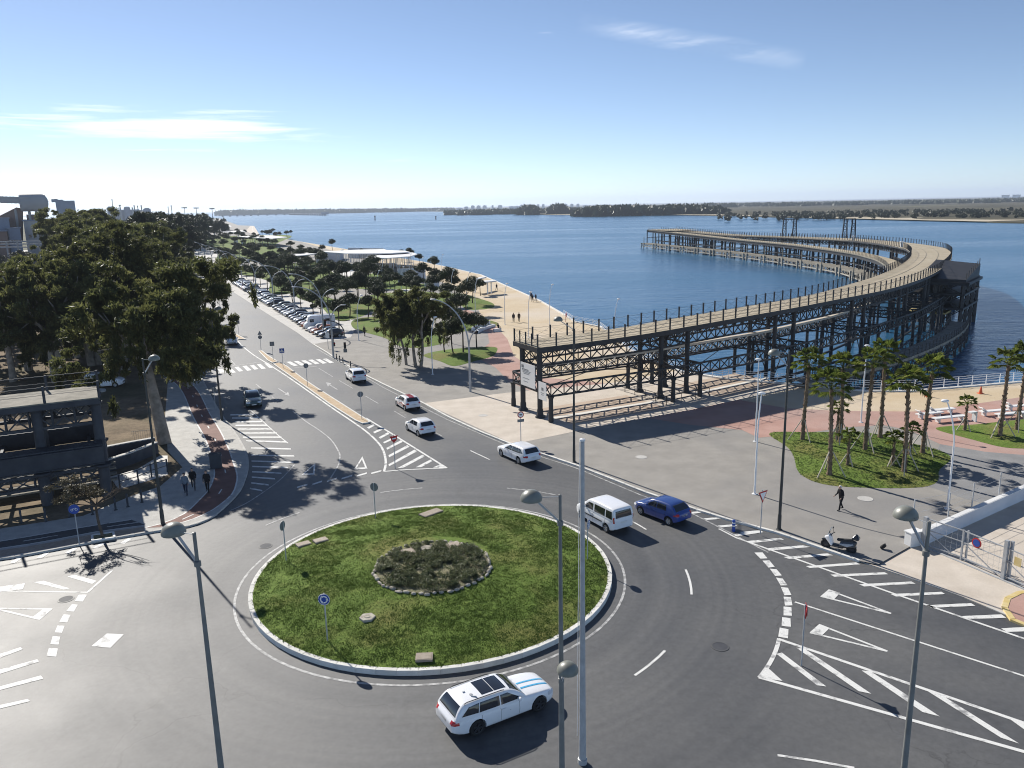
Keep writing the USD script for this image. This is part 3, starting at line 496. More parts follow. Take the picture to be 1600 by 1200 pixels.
def tufts(name, pts, label, mats, hgt=0.075, blades=5, spread=0.06, seed=1, w=0.014):
    """Many small tufts of blades: one object that nobody could count."""
    rg = np.random.default_rng(seed); x = UsdGeom.PointInstancer.Define(stage, numbered("/World", name))
    tag(x.GetPrim(), label, "grass", kind="stuff"); paths = []
    for k in range(4):
        mb = MB()
        for b in range(blades):
            a, l = rg.uniform(0, 2 * np.pi), rg.uniform(0.6, 1.25) * hgt; d = np.array([math.cos(a), math.sin(a), 0]); o = np.r_[rg.uniform(-spread, spread, 2), -0.01]; s = np.array([-d[1], d[0], 0]) * w
            mb.add([o - s, o + s, o + d * l * 0.45 + [0, 0, l * 0.8] + s * 0.5, o + d * l * 1.0 + [0, 0, l * 0.95]], [(0, 1, 2, 2), (0, 2, 3, 3)])
        v, f = mb.mesh(); f = f[[len(set(q)) == 3 for q in f.tolist()]]
        p = f"{x.GetPath()}/tuft_{k:03d}" if k else f"{x.GetPath()}/tuft"
        usdkit.mesh(stage, p, (v, f), mats); paths.append(Sdf.Path(p))
    n = len(pts); x.CreatePrototypesRel().SetTargets(paths)
    x.CreateProtoIndicesAttr(Vt.IntArray.FromNumpy(rg.integers(0, 4, n).astype(np.int32))); x.CreatePositionsAttr(Vt.Vec3fArray.FromNumpy(np.asarray(pts, np.float32)))
    a = rg.uniform(0, 2 * np.pi, n); o = np.zeros((n, 4), np.float16); o[:, 3] = np.sin(a / 2); o[:, 0] = 0
    x.CreateOrientationsAttr(Vt.QuathArray([Gf.Quath(float(math.cos(t / 2)), 0.0, 0.0, float(math.sin(t / 2))) for t in a]))
    s = rg.uniform(0.7, 1.5, n).astype(np.float32); x.CreateScalesAttr(Vt.Vec3fArray.FromNumpy(np.stack([s, s, s], 1)))
r = 10.15 * np.sqrt(NR.uniform(0, 1, 60000)); a = NR.uniform(0, 2 * np.pi, 60000); xy = np.c_[r * np.cos(a), r * np.sin(a)]
dens = meshkit.fbm(np.c_[xy * 0.8, np.zeros(len(xy))], 4, 9)
keep = (r > 3.35) & (dens > NR.uniform(0.12, 0.6, len(r)))
xy, r = xy[keep], r[keep]
tufts("roundabout_grass", np.c_[xy + C0, mound(r) - 0.015], "short uneven grass covering the round traffic island", m_blade, hgt=0.05, spread=0.09)
P0, c0, _ = LAWNS[0]; pp = Polygon(P0); q = []
while len(q) < 6000:
    x = NR.uniform(P0.min(0), P0.max(0))
    if pp.contains(Point(x)):
        e = np.linalg.norm(x - c0); far = LineString([c0, c0 + (x - c0) / e * 60]).intersection(pp.exterior); tt = e / Point(c0).distance(far if far.geom_type == "Point" else far.geoms[0]); q.append((*x, ZP + 0.014 + 0.3 * (1 - min(tt, 1) ** 2) - 0.01))
tufts("palm_lawn_grass", q, "mown grass of the lawn under the group of palms", m_blade, hgt=0.06, seed=3)

# ---- painted markings
mk, mo = MB(), MB()
ZM = 0.006
ZK = [0]
def zk(): ZK[0] = (ZK[0] + 1) % 16; return ZM + 0.0005 + 0.0005 * ZK[0]
def quad(pts, ox=0, oy=0, k=1.0, mb=None): (mb or mk).poly([tuple(x) for x in A(pts, ZM, ox, oy, k)], zk())
def line(pts, w=0.12, ox=0, oy=0, k=1.0, mb=None, curve=0):
    p = A(pts, ZM, ox, oy, k); band(mb or mk, spline(p, curve) if curve else resample(p, 1.2), w, zk())
def arc(rad, a0, a1, w, mb=None, c=C0):
    t = np.radians(np.linspace(a0, a1, max(3, int(abs(a1 - a0) / 2)))); band(mb or mk, c + rad * np.c_[np.cos(t), np.sin(t)], w, zk())
arc(11.12, 0, 360, 0.14, mo)
def angle(px, py): d = at(px, py) - C0; return math.degrees(math.atan2(d[1], d[0]))
for p, q in (((594, 769), (660, 763)), ((792, 763), (868, 773)), ((1071, 890), (1081, 929)), ((1040, 1017), (991, 1055)), ((415, 821), (468, 801)), ((985, 815), (1012, 827))):
    rad = (np.linalg.norm(at(*p) - C0) + np.linalg.norm(at(*q) - C0)) / 2; arc(rad, angle(*p), angle(*q), 0.13, mo if p[0] < 800 else mk)
line([(1215, 1180), (1270, 1188), (1335, 1200)], 0.13)
K6 = dict(ox=300, oy=500, k=4)
for x0, y0, x1, y1 in ((655, 1047, 720, 1030), (748, 1030, 812, 1009), (843, 1010, 905, 991), (933, 993, 1000, 973), (1028, 976, 1092, 958), (1118, 960, 1182, 944)): quad([(x0, y0 + 4), (x1, y1 + 4), (x1 + 2, y1 - 6), (x0 + 4, y0 - 6)], **K6)
for tri in ([(1065, 852), (1012, 935), (1097, 930)], [(772, 893), (683, 970), (766, 966)]):
    P = np.array(tri, float); c = P.mean(0); I = c + (P - c) * np.array([0.62])
    for a in range(3): b = (a + 1) % 3; quad([P[a], P[b], I[b], I[a]], **K6)
for x0, y, x1, y1 in ((240, 593, 388, 590), (250, 613, 413, 611), (268, 636, 440, 634), (272, 659, 468, 657), (285, 682, 498, 680), (300, 707, 530, 705), (318, 733, 560, 732), (338, 755, 592, 762), (370, 800, 620, 806), (372, 845, 640, 850), (372, 882, 635, 890), (375, 915, 600, 922), (375, 948, 560, 957), (374, 982, 520, 992), (370, 1018, 480, 1030), (362, 1052, 440, 1066)): quad([(x0, y + 4), (x1, y1 + 5), (x1 - 2, y1 - 4), (x0, y - 4)], **K6)
line([(360, 560), (420, 612), (480, 668), (545, 726), (600, 770)], 0.1, **K6)
line([(640, 905), (560, 990), (440, 1080), (330, 1150), (240, 1190)], 0.1, mb=mo, curve=30, **K6)
line([(340, 805), (306, 818), (262, 829), (170, 846)], 0.1, mb=mo)
line([(285, 132), (380, 215), (480, 278), (620, 370), (760, 468), (900, 566), (1010, 640), (1080, 690), (1140, 742), (1185, 795), (1206, 850), (1211, 900), (1200, 946)], 0.2, curve=90, **K6)
line([(1085, 612), (1240, 705), (1400, 805), (1592, 925)], 0.2, **K6)
line([(1198, 947), (1300, 938), (1450, 930), (1592, 925)], 0.18, **K6)
for a, b, c, d in (((1092, 672), (1132, 652), (1142, 660), (1106, 680)), ((1132, 700), (1183, 676), (1192, 686), (1142, 709)), ((1166, 734), (1224, 702), (1234, 712), (1178, 742)), ((1194, 764), (1255, 735), (1262, 745), (1202, 772)), ((1215, 800), (1305, 752), (1318, 762), (1220, 811)), ((1228, 845), (1345, 782), (1360, 792), (1232, 858)), ((1228, 902), (1390, 810), (1408, 820), (1232, 914)), ((1285, 925), (1440, 842), (1455, 852), (1318, 925)), ((1398, 920), (1490, 872), (1502, 882), (1432, 920)), ((1505, 922), (1552, 902), (1590, 924), (1590, 926))): quad([a, b, c, d], **K6)
for x0, y0, x1, y1 in ((205, 210, 270, 280), (400, 400, 430, 426), (500, 480, 540, 506)): line([(x0, y0), (x1, y1)], 0.12, mb=mo, **K6)
line([(630, 570), (715, 636), (800, 692), (868, 748), (908, 806), (925, 852), (908, 920), (865, 990)], 0.12, mb=mo, curve=40, **K6)
for a, b in (((540, 428), (598, 466)), ((910, 436), (858, 404))):
    line([a, b], 0.16, mb=mo, **K6)
quad([(610, 474), (578, 466), (600, 448)], mb=mo, **K6); quad([(836, 390), (872, 396), (850, 416)], mb=mo, **K6)
for q4 in ([(160, 308), (190, 305), (215, 328), (175, 331)], [(215, 300), (240, 297), (275, 328), (250, 332)], [(265, 295), (290, 292), (322, 320), (295, 323)], [(315, 288), (340, 285), (372, 313), (345, 318)], [(360, 283), (385, 280), (415, 306), (390, 311)], [(405, 277), (428, 274), (462, 303), (435, 307)], [(452, 271), (475, 269), (510, 297), (485, 301)]): quad(q4, **K6)
for x, y in ((590, 262), (636, 258), (682, 254), (726, 250), (772, 247), (816, 244)): quad([(x, y), (x + 26, y - 3), (x + 72, y + 22), (x + 46, y + 27)], **K6)
line([(165, 300), (430, 263)], 0.25, mb=mo, **K6); line([(640, 298), (780, 292)], 0.25, mb=mo, **K6)
for x0, y0, x1, y1 in ((790, 300, 880, 355), (920, 378, 1005, 428), (1085, 476, 1165, 522), (1265, 570, 1335, 612), (1525, 705, 1560, 724)): line([(x0, y0), (x1, y1)], 0.11, mb=mo, **K6)
line([(735, 704), (765, 718)], 0.12)
line([(495, 545), (600, 606), (700, 656), (800, 699), (900, 731), (1005, 775), (1075, 799), (1140, 832), (1200, 863)], 0.12, mb=mo)
line([(500, 475), (420, 424), (375, 396), (330, 366)], 0.1, mb=mo, ox=0, oy=60)
K9 = dict(ox=1150, oy=740, k=2.609)
for q4 in ([(75, 322), (108, 321), (128, 345), (100, 347)], [(108, 355), (136, 354), (158, 380), (132, 383)], [(138, 388), (165, 390), (187, 415), (160, 418)], [(163, 424), (190, 428), (210, 455), (182, 456)], [(183, 462), (212, 466), (226, 495), (197, 496)], [(194, 502), (224, 504), (230, 537), (200, 538)], [(194, 542), (226, 545), (228, 580), (194, 578)], [(188, 585), (222, 590), (224, 625), (186, 621)], [(178, 628), (214, 635), (212, 672), (172, 665)],
           [(378, 472), (424, 487), (400, 513), (345, 500)], [(340, 613), (382, 630), (352, 659), (300, 648)],
           [(-10, 248), (100, 232), (112, 239), (0, 256)], [(45, 275), (180, 262), (196, 269), (62, 283)], [(118, 305), (272, 292), (302, 299), (135, 314)], [(195, 340), (372, 325), (396, 333), (216, 348)], [(285, 377), (490, 362), (506, 370), (302, 385)], [(385, 412), (605, 402), (620, 410), (402, 421)], [(500, 451), (715, 440), (732, 449), (522, 460)], [(630, 491), (838, 482), (852, 491), (652, 501)], [(775, 537), (958, 528), (976, 539), (797, 547)], [(920, 581), (1082, 574), (1102, 588), (945, 593)], [(1080, 631), (1240, 622), (1250, 640), (1105, 646)],
           [(165, 735), (187, 730), (368, 868), (330, 863)], [(245, 710), (278, 713), (552, 898), (500, 887)], [(512, 803), (548, 806), (832, 991), (760, 972)], [(778, 885), (816, 889), (1154, 1101), (1080, 1077)], [(1112, 998), (1152, 1005), (1420, 1170), (1330, 1155)], [(130, 792), (190, 846), (95, 832)]): quad(q4, **K9)
for p, q, wd in (((376, 474), (632, 570), 0.14), ((345, 500), (632, 570), 0.14), ((338, 615), (617, 724), 0.14), ((302, 648), (617, 724), 0.14), ((240, 523), (1500, 930), 0.13), ((-70, 225), (0, 261), 0.13), ((0, 261), (640, 488), 0.16), ((640, 488), (1500, 785), 0.16), ((172, 674), (1500, 1128), 0.2), ((93, 830), (1500, 1225), 0.2)): line([p, q], wd, **K9)
line([(176, 672), (152, 745), (95, 832)], 0.2, curve=12, **K9)
for q4 in ([(1277, 134), (1315, 130), (1328, 136), (1290, 140)], [(1330, 160), (1400, 155), (1412, 161), (1345, 167)], [(1390, 190), (1460, 185), (1472, 191), (1405, 198)], [(1480, 217), (1560, 210), (1572, 216), (1497, 224)]): quad(q4, ox=600, oy=750, k=2.6667)
K3 = dict(ox=0, oy=750, k=2.6667)
for q4 in ([(-20, 448), (105, 430), (95, 456), (-20, 468)], [(140, 426), (182, 420), (292, 452), (265, 456)], [(280, 402), (312, 395), (402, 420), (385, 433)], [(330, 475), (362, 478), (345, 506), (312, 504)], [(300, 517), (324, 520), (308, 548), (277, 546)], [(265, 560), (294, 562), (280, 593), (247, 591)], [(240, 605), (269, 608), (258, 637), (228, 635)], [(220, 650), (251, 653), (244, 686), (210, 684)], [(204, 700), (241, 702), (234, 736), (194, 733)], [(180, 537), (219, 537), (166, 583), (130, 576)], [(445, 640), (516, 643), (460, 699), (380, 693)],
           [(-10, 728), (85, 697), (96, 705), (-10, 745)], [(-10, 793), (155, 747), (163, 757), (-10, 811)], [(-10, 863), (170, 815), (181, 828), (-10, 878)], [(-10, 940), (115, 913), (126, 922), (-10, 955)]): quad(q4, **K3)
for x in (40, 152, 270, 385, 498): y = 345 - (x - 40) * 0.177; quad([(x, y), (x + 36, y - 22), (x + 54, y - 21), (x + 20, y + 2)], **K3)
for p, q, wd in (((-40, 462), (368, 468), 0.12), ((366, 467), (468, 376), 0.14), ((-20, 535), (216, 538), 0.14), ((-20, 536), (165, 580), 0.14)): line([p, q], wd, **K3)
struct("road_marking", mk, m_mark); struct("worn_road_marking", mo, m_mark_old)

# darker re-laid asphalt along the median
sheet("asphalt_patch", A([(415, 195), (475, 262), (620, 362), (760, 460), (900, 558), (1030, 645), (1060, 650), (1040, 628), (900, 545), (700, 410), (510, 275), (440, 215)], 0.003, 300, 500, 4), m_patch, 0.003)
# ---- median islands with brick tops
def island(name, pts, h=0.14, brick=True):
    P = Polygon([tuple(x) for x in A(pts, h, 300, 500, 4)]).buffer(0)
    root = tag(UsdGeom.Xform.Define(stage, numbered("/World", name)).GetPrim(), kind="structure")
    obj("kerb_ring", MB().prism(P.difference(P.buffer(-0.16)), -0.02, h), m_kerb, root); obj("brick_top", MB().poly(P.buffer(-0.16), h - 0.01), m_brick, root)
island("median", [(505, 272), (555, 262), (600, 290), (700, 366), (800, 432), (1060, 597), (1108, 626), (1112, 637), (1065, 645), (1020, 626), (860, 525), (700, 410), (560, 312)])
island("median_nose", [(413, 192), (436, 188), (480, 222), (540, 258), (500, 266), (470, 250)])
island("far_median", [(195, 60), (215, 55), (285, 90), (340, 120), (290, 118), (240, 90)])
island("far_median", [(-70, -150), (-60, -152), (120, -10), (165, 25), (150, 28), (60, -40)])

# iron covers in the carriageway and on the plaza
for px, py, rr, l, zz in ((103, 936, 0.36, "round iron cover in the road beside the left hatching", 0.012), (415, 853, 0.36, "round iron cover in the road left of the roundabout", 0.012), (560, 640, 0.34, "round iron cover on the left carriageway near the median", 0.012), (1125, 1010, 0.36, "round iron cover in the lane right of the roundabout", 0.012), (1002, 714, 0.42, "pale cover in the plaza paving in front of the pier shadow", ZP + 0.012), (755, 649, 0.4, "pale cover in the cream paving before the pier", ZP + 0.012), (1352, 779, 0.45, "pale cover in the plaza paving near the walking person", ZP + 0.012)):
    t = thing("iron_cover", l, "manhole cover", (*at(px, py, zz), zz)); obj("frame", MB().lathe([(rr + 0.07, -0.01), (rr + 0.07, 0.006), (rr, 0.008), (rr, 0.0)], n=24), m_kerb_grey if zz > 0.1 else m_patch, t); obj("lid", MB().lathe([(rr, 0.002), (rr * 0.5, 0.007), (0.0, 0.007)], n=24), m_light if zz > 0.1 else m_iron_old, t)
# ================================================================ VEHICLES
def manifold(v, f):
    return manifold3d.Manifold(manifold3d.Mesh(np.asarray(v, np.float32), np.asarray(f, np.uint32)))

def loft(sections):
    """Closed solid from rings of equal length (each k x 3, counter-clockwise seen from +x)."""
    S = np.asarray(sections, float); n, k, _ = S.shape
    i, j = np.meshgrid(np.arange(n - 1), np.arange(k), indexing="ij")
    q = np.stack([i * k + j, i * k + (j + 1) % k, (i + 1) * k + (j + 1) % k, (i + 1) * k + j], -1).reshape(-1, 4)
    v = np.vstack([S.reshape(-1, 3), S[0].mean(0), S[-1].mean(0)]); a, b = n * k, n * k + 1
    f = np.vstack([q[:, [0, 2, 1]], q[:, [0, 3, 2]], [(a, jj, (jj + 1) % k) for jj in range(k)], [(b, (n - 1) * k + (jj + 1) % k, (n - 1) * k + jj) for jj in range(k)]])
    m = manifold(v, f)
    return m if m.volume() > 0 else manifold(v, f[:, ::-1])

def mbox(x0, x1, y0, y1, z0, z1): return manifold3d.Manifold.cube([x1 - x0, y1 - y0, z1 - z0]).translate([x0, y0, z0])
def side_prism(poly, y0, y1):
    """Polygon in (x, z) pushed along y."""
    c = manifold3d.CrossSection([poly if Polygon(poly).exterior.is_ccw else poly[::-1]])
    return c.extrude(y1 - y0).rotate([90, 0, 0]).translate([0, y1, 0])
def front_prism(poly, x0, x1):
    """Polygon in (y, z) pushed along x."""
    c = manifold3d.CrossSection([poly if Polygon(poly).exterior.is_ccw else poly[::-1]])
    return c.extrude(x1 - x0).rotate([90, 0, 90]).translate([x0, 0, 0])

CAR_TYPES = {  # L, W, H, wheelbase, front overhang, belt z, hood z at nose and cowl, roof profile x (cowl, roof front, roof rear, tail), tail z (top of boot or sill), wheel radius
    "estate": dict(L=4.95, W=1.87, H=1.49, wb=2.97, fo=0.88, belt=0.95, nose=0.72, cowl=0.97, roof=(0.98, 0.25, -1.9, -2.32), deck=0.98, wr=0.345, rear=0.98, doors=(0.62, -0.28, -1.16, -2.0), ride=0.2),
    "small_estate": dict(L=4.55, W=1.81, H=1.46, wb=2.64, fo=0.9, belt=0.93, nose=0.7, cowl=0.96, roof=(0.95, 0.2, -1.7, -2.12), deck=0.96, wr=0.325, rear=0.97, doors=(0.6, -0.28, -1.1, -1.85), ride=0.19),
    "hatch": dict(L=4.05, W=1.72, H=1.46, wb=2.5, fo=0.84, belt=0.92, nose=0.7, cowl=0.96, roof=(0.92, 0.2, -1.28, -1.86), deck=0.98, wr=0.31, rear=1.0, doors=(0.6, -0.25, -0.98, -1.42), ride=0.2),
    "suv": dict(L=4.4, W=1.82, H=1.62, wb=2.64, fo=0.86, belt=1.06, nose=0.85, cowl=1.1, roof=(0.95, 0.22, -1.5, -2.02), deck=1.1, wr=0.35, rear=1.1, doors=(0.62, -0.26, -1.05, -1.66), ride=0.26),
    "saloon": dict(L=4.55, W=1.77, H=1.44, wb=2.65, fo=0.88, belt=0.92, nose=0.7, cowl=0.95, roof=(0.95, 0.18, -1.02, -1.72), deck=0.99, wr=0.32, rear=0.95, doors=(0.58, -0.25, -0.98, -1.36), ride=0.2),
    "van": dict(L=4.38, W=1.81, H=1.80, wb=2.73, fo=0.85, belt=1.07, nose=0.85, cowl=1.12, roof=(1.22, 0.5, -1.98, -2.16), deck=1.1, wr=0.315, rear=1.12, doors=(0.82, -0.02, -0.14, -1.24), ride=0.2),
}
def car_solids(t, grow=0.0):
    T = CAR_TYPES[t]; L, W = T["L"], T["W"] / 2
    xf, xr = L / 2, -L / 2
    rx0, rx1, rx2, rx3 = T["roof"]; hatch = t != "saloon"
    top = PchipInterpolator(*zip(*sorted({xr - 0.01: T["deck"] - 0.16 if not hatch else T["rear"] - 0.2, xr + 0.12: T["deck"] - 0.03 if not hatch else T["rear"] - 0.04, rx3: T["deck"], rx0 - 0.9: T["belt"] + 0.0, rx0: T["cowl"] - 0.01, (rx0 + xf) / 2: (T["cowl"] * 0.55 + T["nose"] * 0.45) + 0.04, xf - 0.2: T["nose"] + 0.05, xf: T["nose"] - 0.1}.items())))
    wid = PchipInterpolator([xr, xr + 0.12, xr + 0.5, xr + 1.2, 0.2, xf - 1.1, xf - 0.45, xf - 0.13, xf], [W * 0.8, W * 0.9, W * 0.972, W, W, W * 0.992, W * 0.93, W * 0.8, W * 0.64])
    bot = PchipInterpolator([xr, xr + 0.25, xr + 0.7, xf - 0.7, xf - 0.2, xf], [0.42, 0.3, T["ride"], T["ride"], T["ride"] + 0.05, 0.36])
    xs = np.r_[xr, xr + 0.04, xr + 0.12, xr + 0.28, np.linspace(xr + 0.5, xf - 0.55, 16), xf - 0.36, xf - 0.2, xf - 0.1, xf - 0.03, xf]
    S = []
    for x in xs:
        w, zt, zb = float(wid(x)) + grow, float(top(x)) + grow, float(bot(x)) - grow
        h = zt - zb
        half = [(0, zb), (w * 0.86, zb), (w * 0.955, zb + 0.07 * h), (w * 0.985, zb + 0.25 * h), (w * 1.0, zb + 0.5 * h), (w * 0.995, zb + 0.66 * h), (w * 0.972, zb + 0.8 * h), (w * 0.925, zb + 0.91 * h), (w * 0.83, zb + 0.972 * h), (w * 0.5, zb + 1.0 * h), (0, zb + 1.018 * h)]
        S.append([(x, y, z) for y, z in half] + [(x, -y, z) for y, z in half[-2:0:-1]])
    body = loft(S)
    # greenhouse: side profile of the roof, walls leaning in
    zr, zb = T["H"], T["belt"] - 0.08
    rz = {rx3 - 0.02: T["deck"] - 0.05, rx3 + (rx2 - rx3) * 0.5: T["deck"] + (zr - T["deck"]) * (0.62 if t not in ("van",) else 0.7), rx2: zr - 0.045, rx2 + 0.3: zr - 0.012, (rx1 + rx2) / 2: zr, rx1 - 0.25: zr - 0.025, rx1: zr - 0.06, (rx0 + rx1) / 2: (zr + T["cowl"]) / 2 + 0.03, rx0: T["cowl"] - 0.02}
    prof = PchipInterpolator(*zip(*sorted(rz.items())))
    xs = np.r_[np.linspace(rx3, rx2, 6), np.linspace(rx2, rx1, 11)[1:-1], np.linspace(rx1, rx0, 7)]
    S = []
    lean = 0.2 if t != "van" else 0.1
    for x in xs:
        zt = max(float(prof(x)), zb + 0.05) + grow
        gx = float(PchipInterpolator([rx3, rx3 + 0.35, 0, rx0 - 0.35, rx0], [0.9, 0.955, 0.965, 0.95, 0.86])(x)) * W
        at_z = lambda z: gx * (1 - lean * max(0, z - T["belt"]) / (zr - T["belt"])) + grow
        h = zt - zb
        half = [(0, zb), (at_z(zb), zb), (at_z(zb + 0.35 * h), zb + 0.35 * h), (at_z(zb + 0.7 * h), zb + 0.7 * h), (at_z(zb + 0.88 * h) - 0.015, zb + 0.88 * h), (at_z(zt) * 0.93, zb + 0.955 * h), (at_z(zt) * 0.8, zb + 0.985 * h), (at_z(zt) * 0.45, zt), (0, zt + 0.008)]
        S.append([(x, y, z) for y, z in half] + [(x, -y, z) for y, z in half[-2:0:-1]])
    return T, body, loft(S)

CARS = {}
def car_parts(t):
    """All pieces of one car type as arrays, x forward, y left, origin on the ground at the middle."""
    if t in CARS: return CARS[t]
    T, body, green = car_solids(t); _, gbody, ggreen = car_solids(t, 0.007); L, W, H = T["L"], T["W"], T["H"]
    fx, rx = L / 2 - T["fo"], L / 2 - T["fo"] - T["wb"]; wr = T["wr"]
    cyl = lambda x: manifold3d.Manifold.cylinder(W + 1, wr + 0.055, wr + 0.055, 28).rotate([90, 0, 0]).translate([x, W / 2 + 0.5, wr + 0.01])
    core = mbox(-L, L, -(W / 2 - 0.26), W / 2 - 0.26, 0, 3)
    wells = (cyl(fx) + cyl(rx)) - core
    shell = (body + green) - wells
    P = {"body": (shell.to_mesh(), 38)}
    def put(n, m):
        if m.num_tri(): P[n] = (m.to_mesh(), 30)
    rx0, rx1, rx2, rx3 = T["roof"]; b0 = T["belt"] + 0.035; zr = H
    # side glass: door lines
    d0, d1, d2, d3 = T["doors"]
    zt = zr - (0.13 if t != "van" else 0.22)
    ws = lambda z: rx0 - (rx0 - rx1) * (z - T["cowl"]) / (zr - T["cowl"]) - 0.2
    rs = lambda z: rx3 + (rx2 - rx3) * (z - T["deck"]) / (zr - T["deck"]) + (0.2 if t != "van" else 0.14)
    if t == "van":
        wins = [[(ws(b0), b0), (0.02, b0), (0.02, zt - 0.03), (ws(zt) - 0.06, zt - 0.03)], [(d2, b0 - 0.02), (d3, b0 - 0.02), (d3, zt), (d2, zt)], ]
        if True: wins.append([(d3 - 0.12, b0 - 0.02), (rs(b0) + 0.02, b0 - 0.02), (rs(zt) - 0.02, zt), (d3 - 0.12, zt)])
    else:
        mid = d1
        wins = [[(ws(b0) - 0.02, b0), (mid + 0.03, b0), (mid + 0.05, zt), (ws(zt) - 0.12, zt)], [(mid - 0.03, b0), (d2 - 0.1, b0 + 0.015), (d2 - 0.02, zt), (mid - 0.01, zt)]]
        rear = [(d2 - 0.14, b0 + 0.02), (rs(b0 + 0.1) - 0.02, b0 + 0.07), (rs(zt) + 0.12, zt - 0.03), (d2 - 0.06, zt)]
        if t in ("estate", "small_estate", "suv"): wins.append(rear)
    gl = None
    for k, w in enumerate(wins):
        m = ggreen ^ side_prism(w, -W, W)
        m = m - mbox(-L, L, -W * 0.36, W * 0.36, 0, 3)
        put(f"side_window{k}", m)
    # windscreen and rear window
    a = W / 2 * 0.83; b = W / 2 * (0.66 if t != "van" else 0.74)
    c0 = T["cowl"] + 0.02; c1 = zr - 0.085
    put("windscreen", (ggreen ^ front_prism([(-a, c0), (a, c0), (b, c1), (-b, c1)], rx1 - 0.05, L)) - mbox(-L, rx1 - 0.02, -W, W, 0, 3))
    e0 = T["deck"] + 0.05; e1 = zr - (0.1 if t != "van" else 0.2); a = W / 2 * (0.76 if t != "van" else 0.74); b = W / 2 * (0.64 if t != "van" else 0.68)
    put("rear_window", (ggreen ^ front_prism([(-a, e0), (a, e0), (b, e1), (-b, e1)], -L, rx2 + 0.1)) - mbox(rx2 + 0.1, L, -W, W, 0, 3))
    zl = T["rear"]; xr = -L / 2
    for s, n in ((1, "tail_lamp0"), (-1, "tail_lamp1")):
        y0, y1 = sorted((s * W * 0.31, s * W * 0.56))
        put(n, (gbody + (ggreen if t == "van" else gbody)) ^ (mbox(xr - 0.1, xr + 0.3, y0, y1, zl - 0.24, zl - 0.08) if t != "van" else mbox(xr - 0.1, xr + 0.12, *sorted((s * W * 0.41, s * W * 0.56)), zl - 0.28, zl + 0.12)))
    for s, n in ((1, "head_lamp0"), (-1, "head_lamp1")):
        y0, y1 = sorted((s * W * 0.22, s * W * 0.5)); put(n, gbody ^ mbox(L / 2 - 0.42, L / 2 + 0.1, y0, y1, T["nose"] - 0.13, T["nose"] + 0.02))
    put("rear_bumper", (gbody ^ mbox(xr - 0.1, xr + 0.3, -W * 0.4, W * 0.4, 0.2, 0.43)))
    put("grille", (gbody ^ mbox(L / 2 - 0.25, L / 2 + 0.1, -W * 0.3, W * 0.3, 0.3, T["nose"] - 0.15)))
    q = MB().box((xr - 0.005 + (0.03 if t != "van" else 0.0), 0, zl - (0.28 if t != "saloon" else 0.3)), (0.05, 0.5, 0.11)); P["rear_plate"] = (q.mesh(), False)
    q = MB().box((L / 2 + 0.0, 0, 0.42), (0.05, 0.5, 0.11)); P["front_plate"] = (q.mesh(), False)
    for k, (x, s) in enumerate(((fx, 1), (fx, -1), (rx, 1), (rx, -1))):
        pr = [(wr * 0.62, -0.1), (wr * 0.9, -0.105), (wr * 0.985, -0.08), (wr, -0.03), (wr, 0.03), (wr * 0.985, 0.08), (wr * 0.9, 0.105), (wr * 0.62, 0.1)]
        q = MB().lathe(pr, n=24); v, f = q.mesh(); v = v[:, [0, 2, 1]] * [1, 1, 1]; P[f"wheel{k}"] = ((v + [x, s * (W / 2 - 0.125), wr], f[:, ::-1]), 40)
        q = MB(); q.lathe([(0.0, 0.06), (wr * 0.2, 0.065), (wr * 0.24, 0.03), (wr * 0.56, 0.02), (wr * 0.6, 0.075), (wr * 0.64, 0.085), (wr * 0.65, 0.06)], n=24)
        for sp in range(5):
            an = sp * 2 * math.pi / 5; q.bar((math.cos(an) * wr * 0.12, math.sin(an) * wr * 0.12, 0.055), (math.cos(an) * wr * 0.62, math.sin(an) * wr * 0.62, 0.07), 0.075, 0.035)
        v, f = q.mesh(); v = v[:, [0, 2, 1]] * [1, s, 1]; P[f"rim{k}"] = ((v + [x, s * (W / 2 - 0.1), wr], f[:, ::-s] if s > 0 else f), 35)
    for k, s in enumerate((1, -1)):
        q = MB(); c = np.array([rx0 - 0.42, s * (W / 2 + 0.07), T["belt"] + 0.09])
        ms = trimesh.creation.icosphere(2); q.add(np.sign(ms.vertices) * np.abs(ms.vertices) ** 0.75 * [0.08, 0.11, 0.075] + c, ms.faces); q.bar(c - [0, s * 0.07, 0.04], c - [-0.03, s * 0.2, 0.07], 0.04); P[f"mirror{k}"] = (q.mesh(), 50)
    for k in range(2):
        s = 1 - 2 * k; x = d1 - 0.0
        P[f"door_handle{k}"] = (MB().box((d1 + 0.14, s * (W / 2 + 0.004), T["belt"] - 0.16), (0.18, 0.03, 0.035)).mesh(), False)
    # door shut lines: thin recessed dark seams standing 1 mm proud of the skin
    seam = manifold3d.Manifold()
    gs = car_solids(t, 0.003)[1]
    for x in ((d0 - 0.02), d1, (d2 if t != "van" else d3 - 0.06)):
        seam = seam + (gs ^ mbox(x - 0.006, x + 0.006, -W, W, 0.32, T["belt"] - 0.01))
    put("door_seam", seam - mbox(-L, L, -W * 0.4, W * 0.4, 0, 3))
    P["_solid"] = (gbody, ggreen, T); out = {}
    for k, a in P.items():
        if k == "_solid": out[k] = a; continue
        m, sm = a
        v, f = (m.vert_properties[:, :3], m.tri_verts) if hasattr(m, "vert_properties") else m
        out[k] = meshkit.arrays((v, f), sm)
    CARS[t] = out; return out

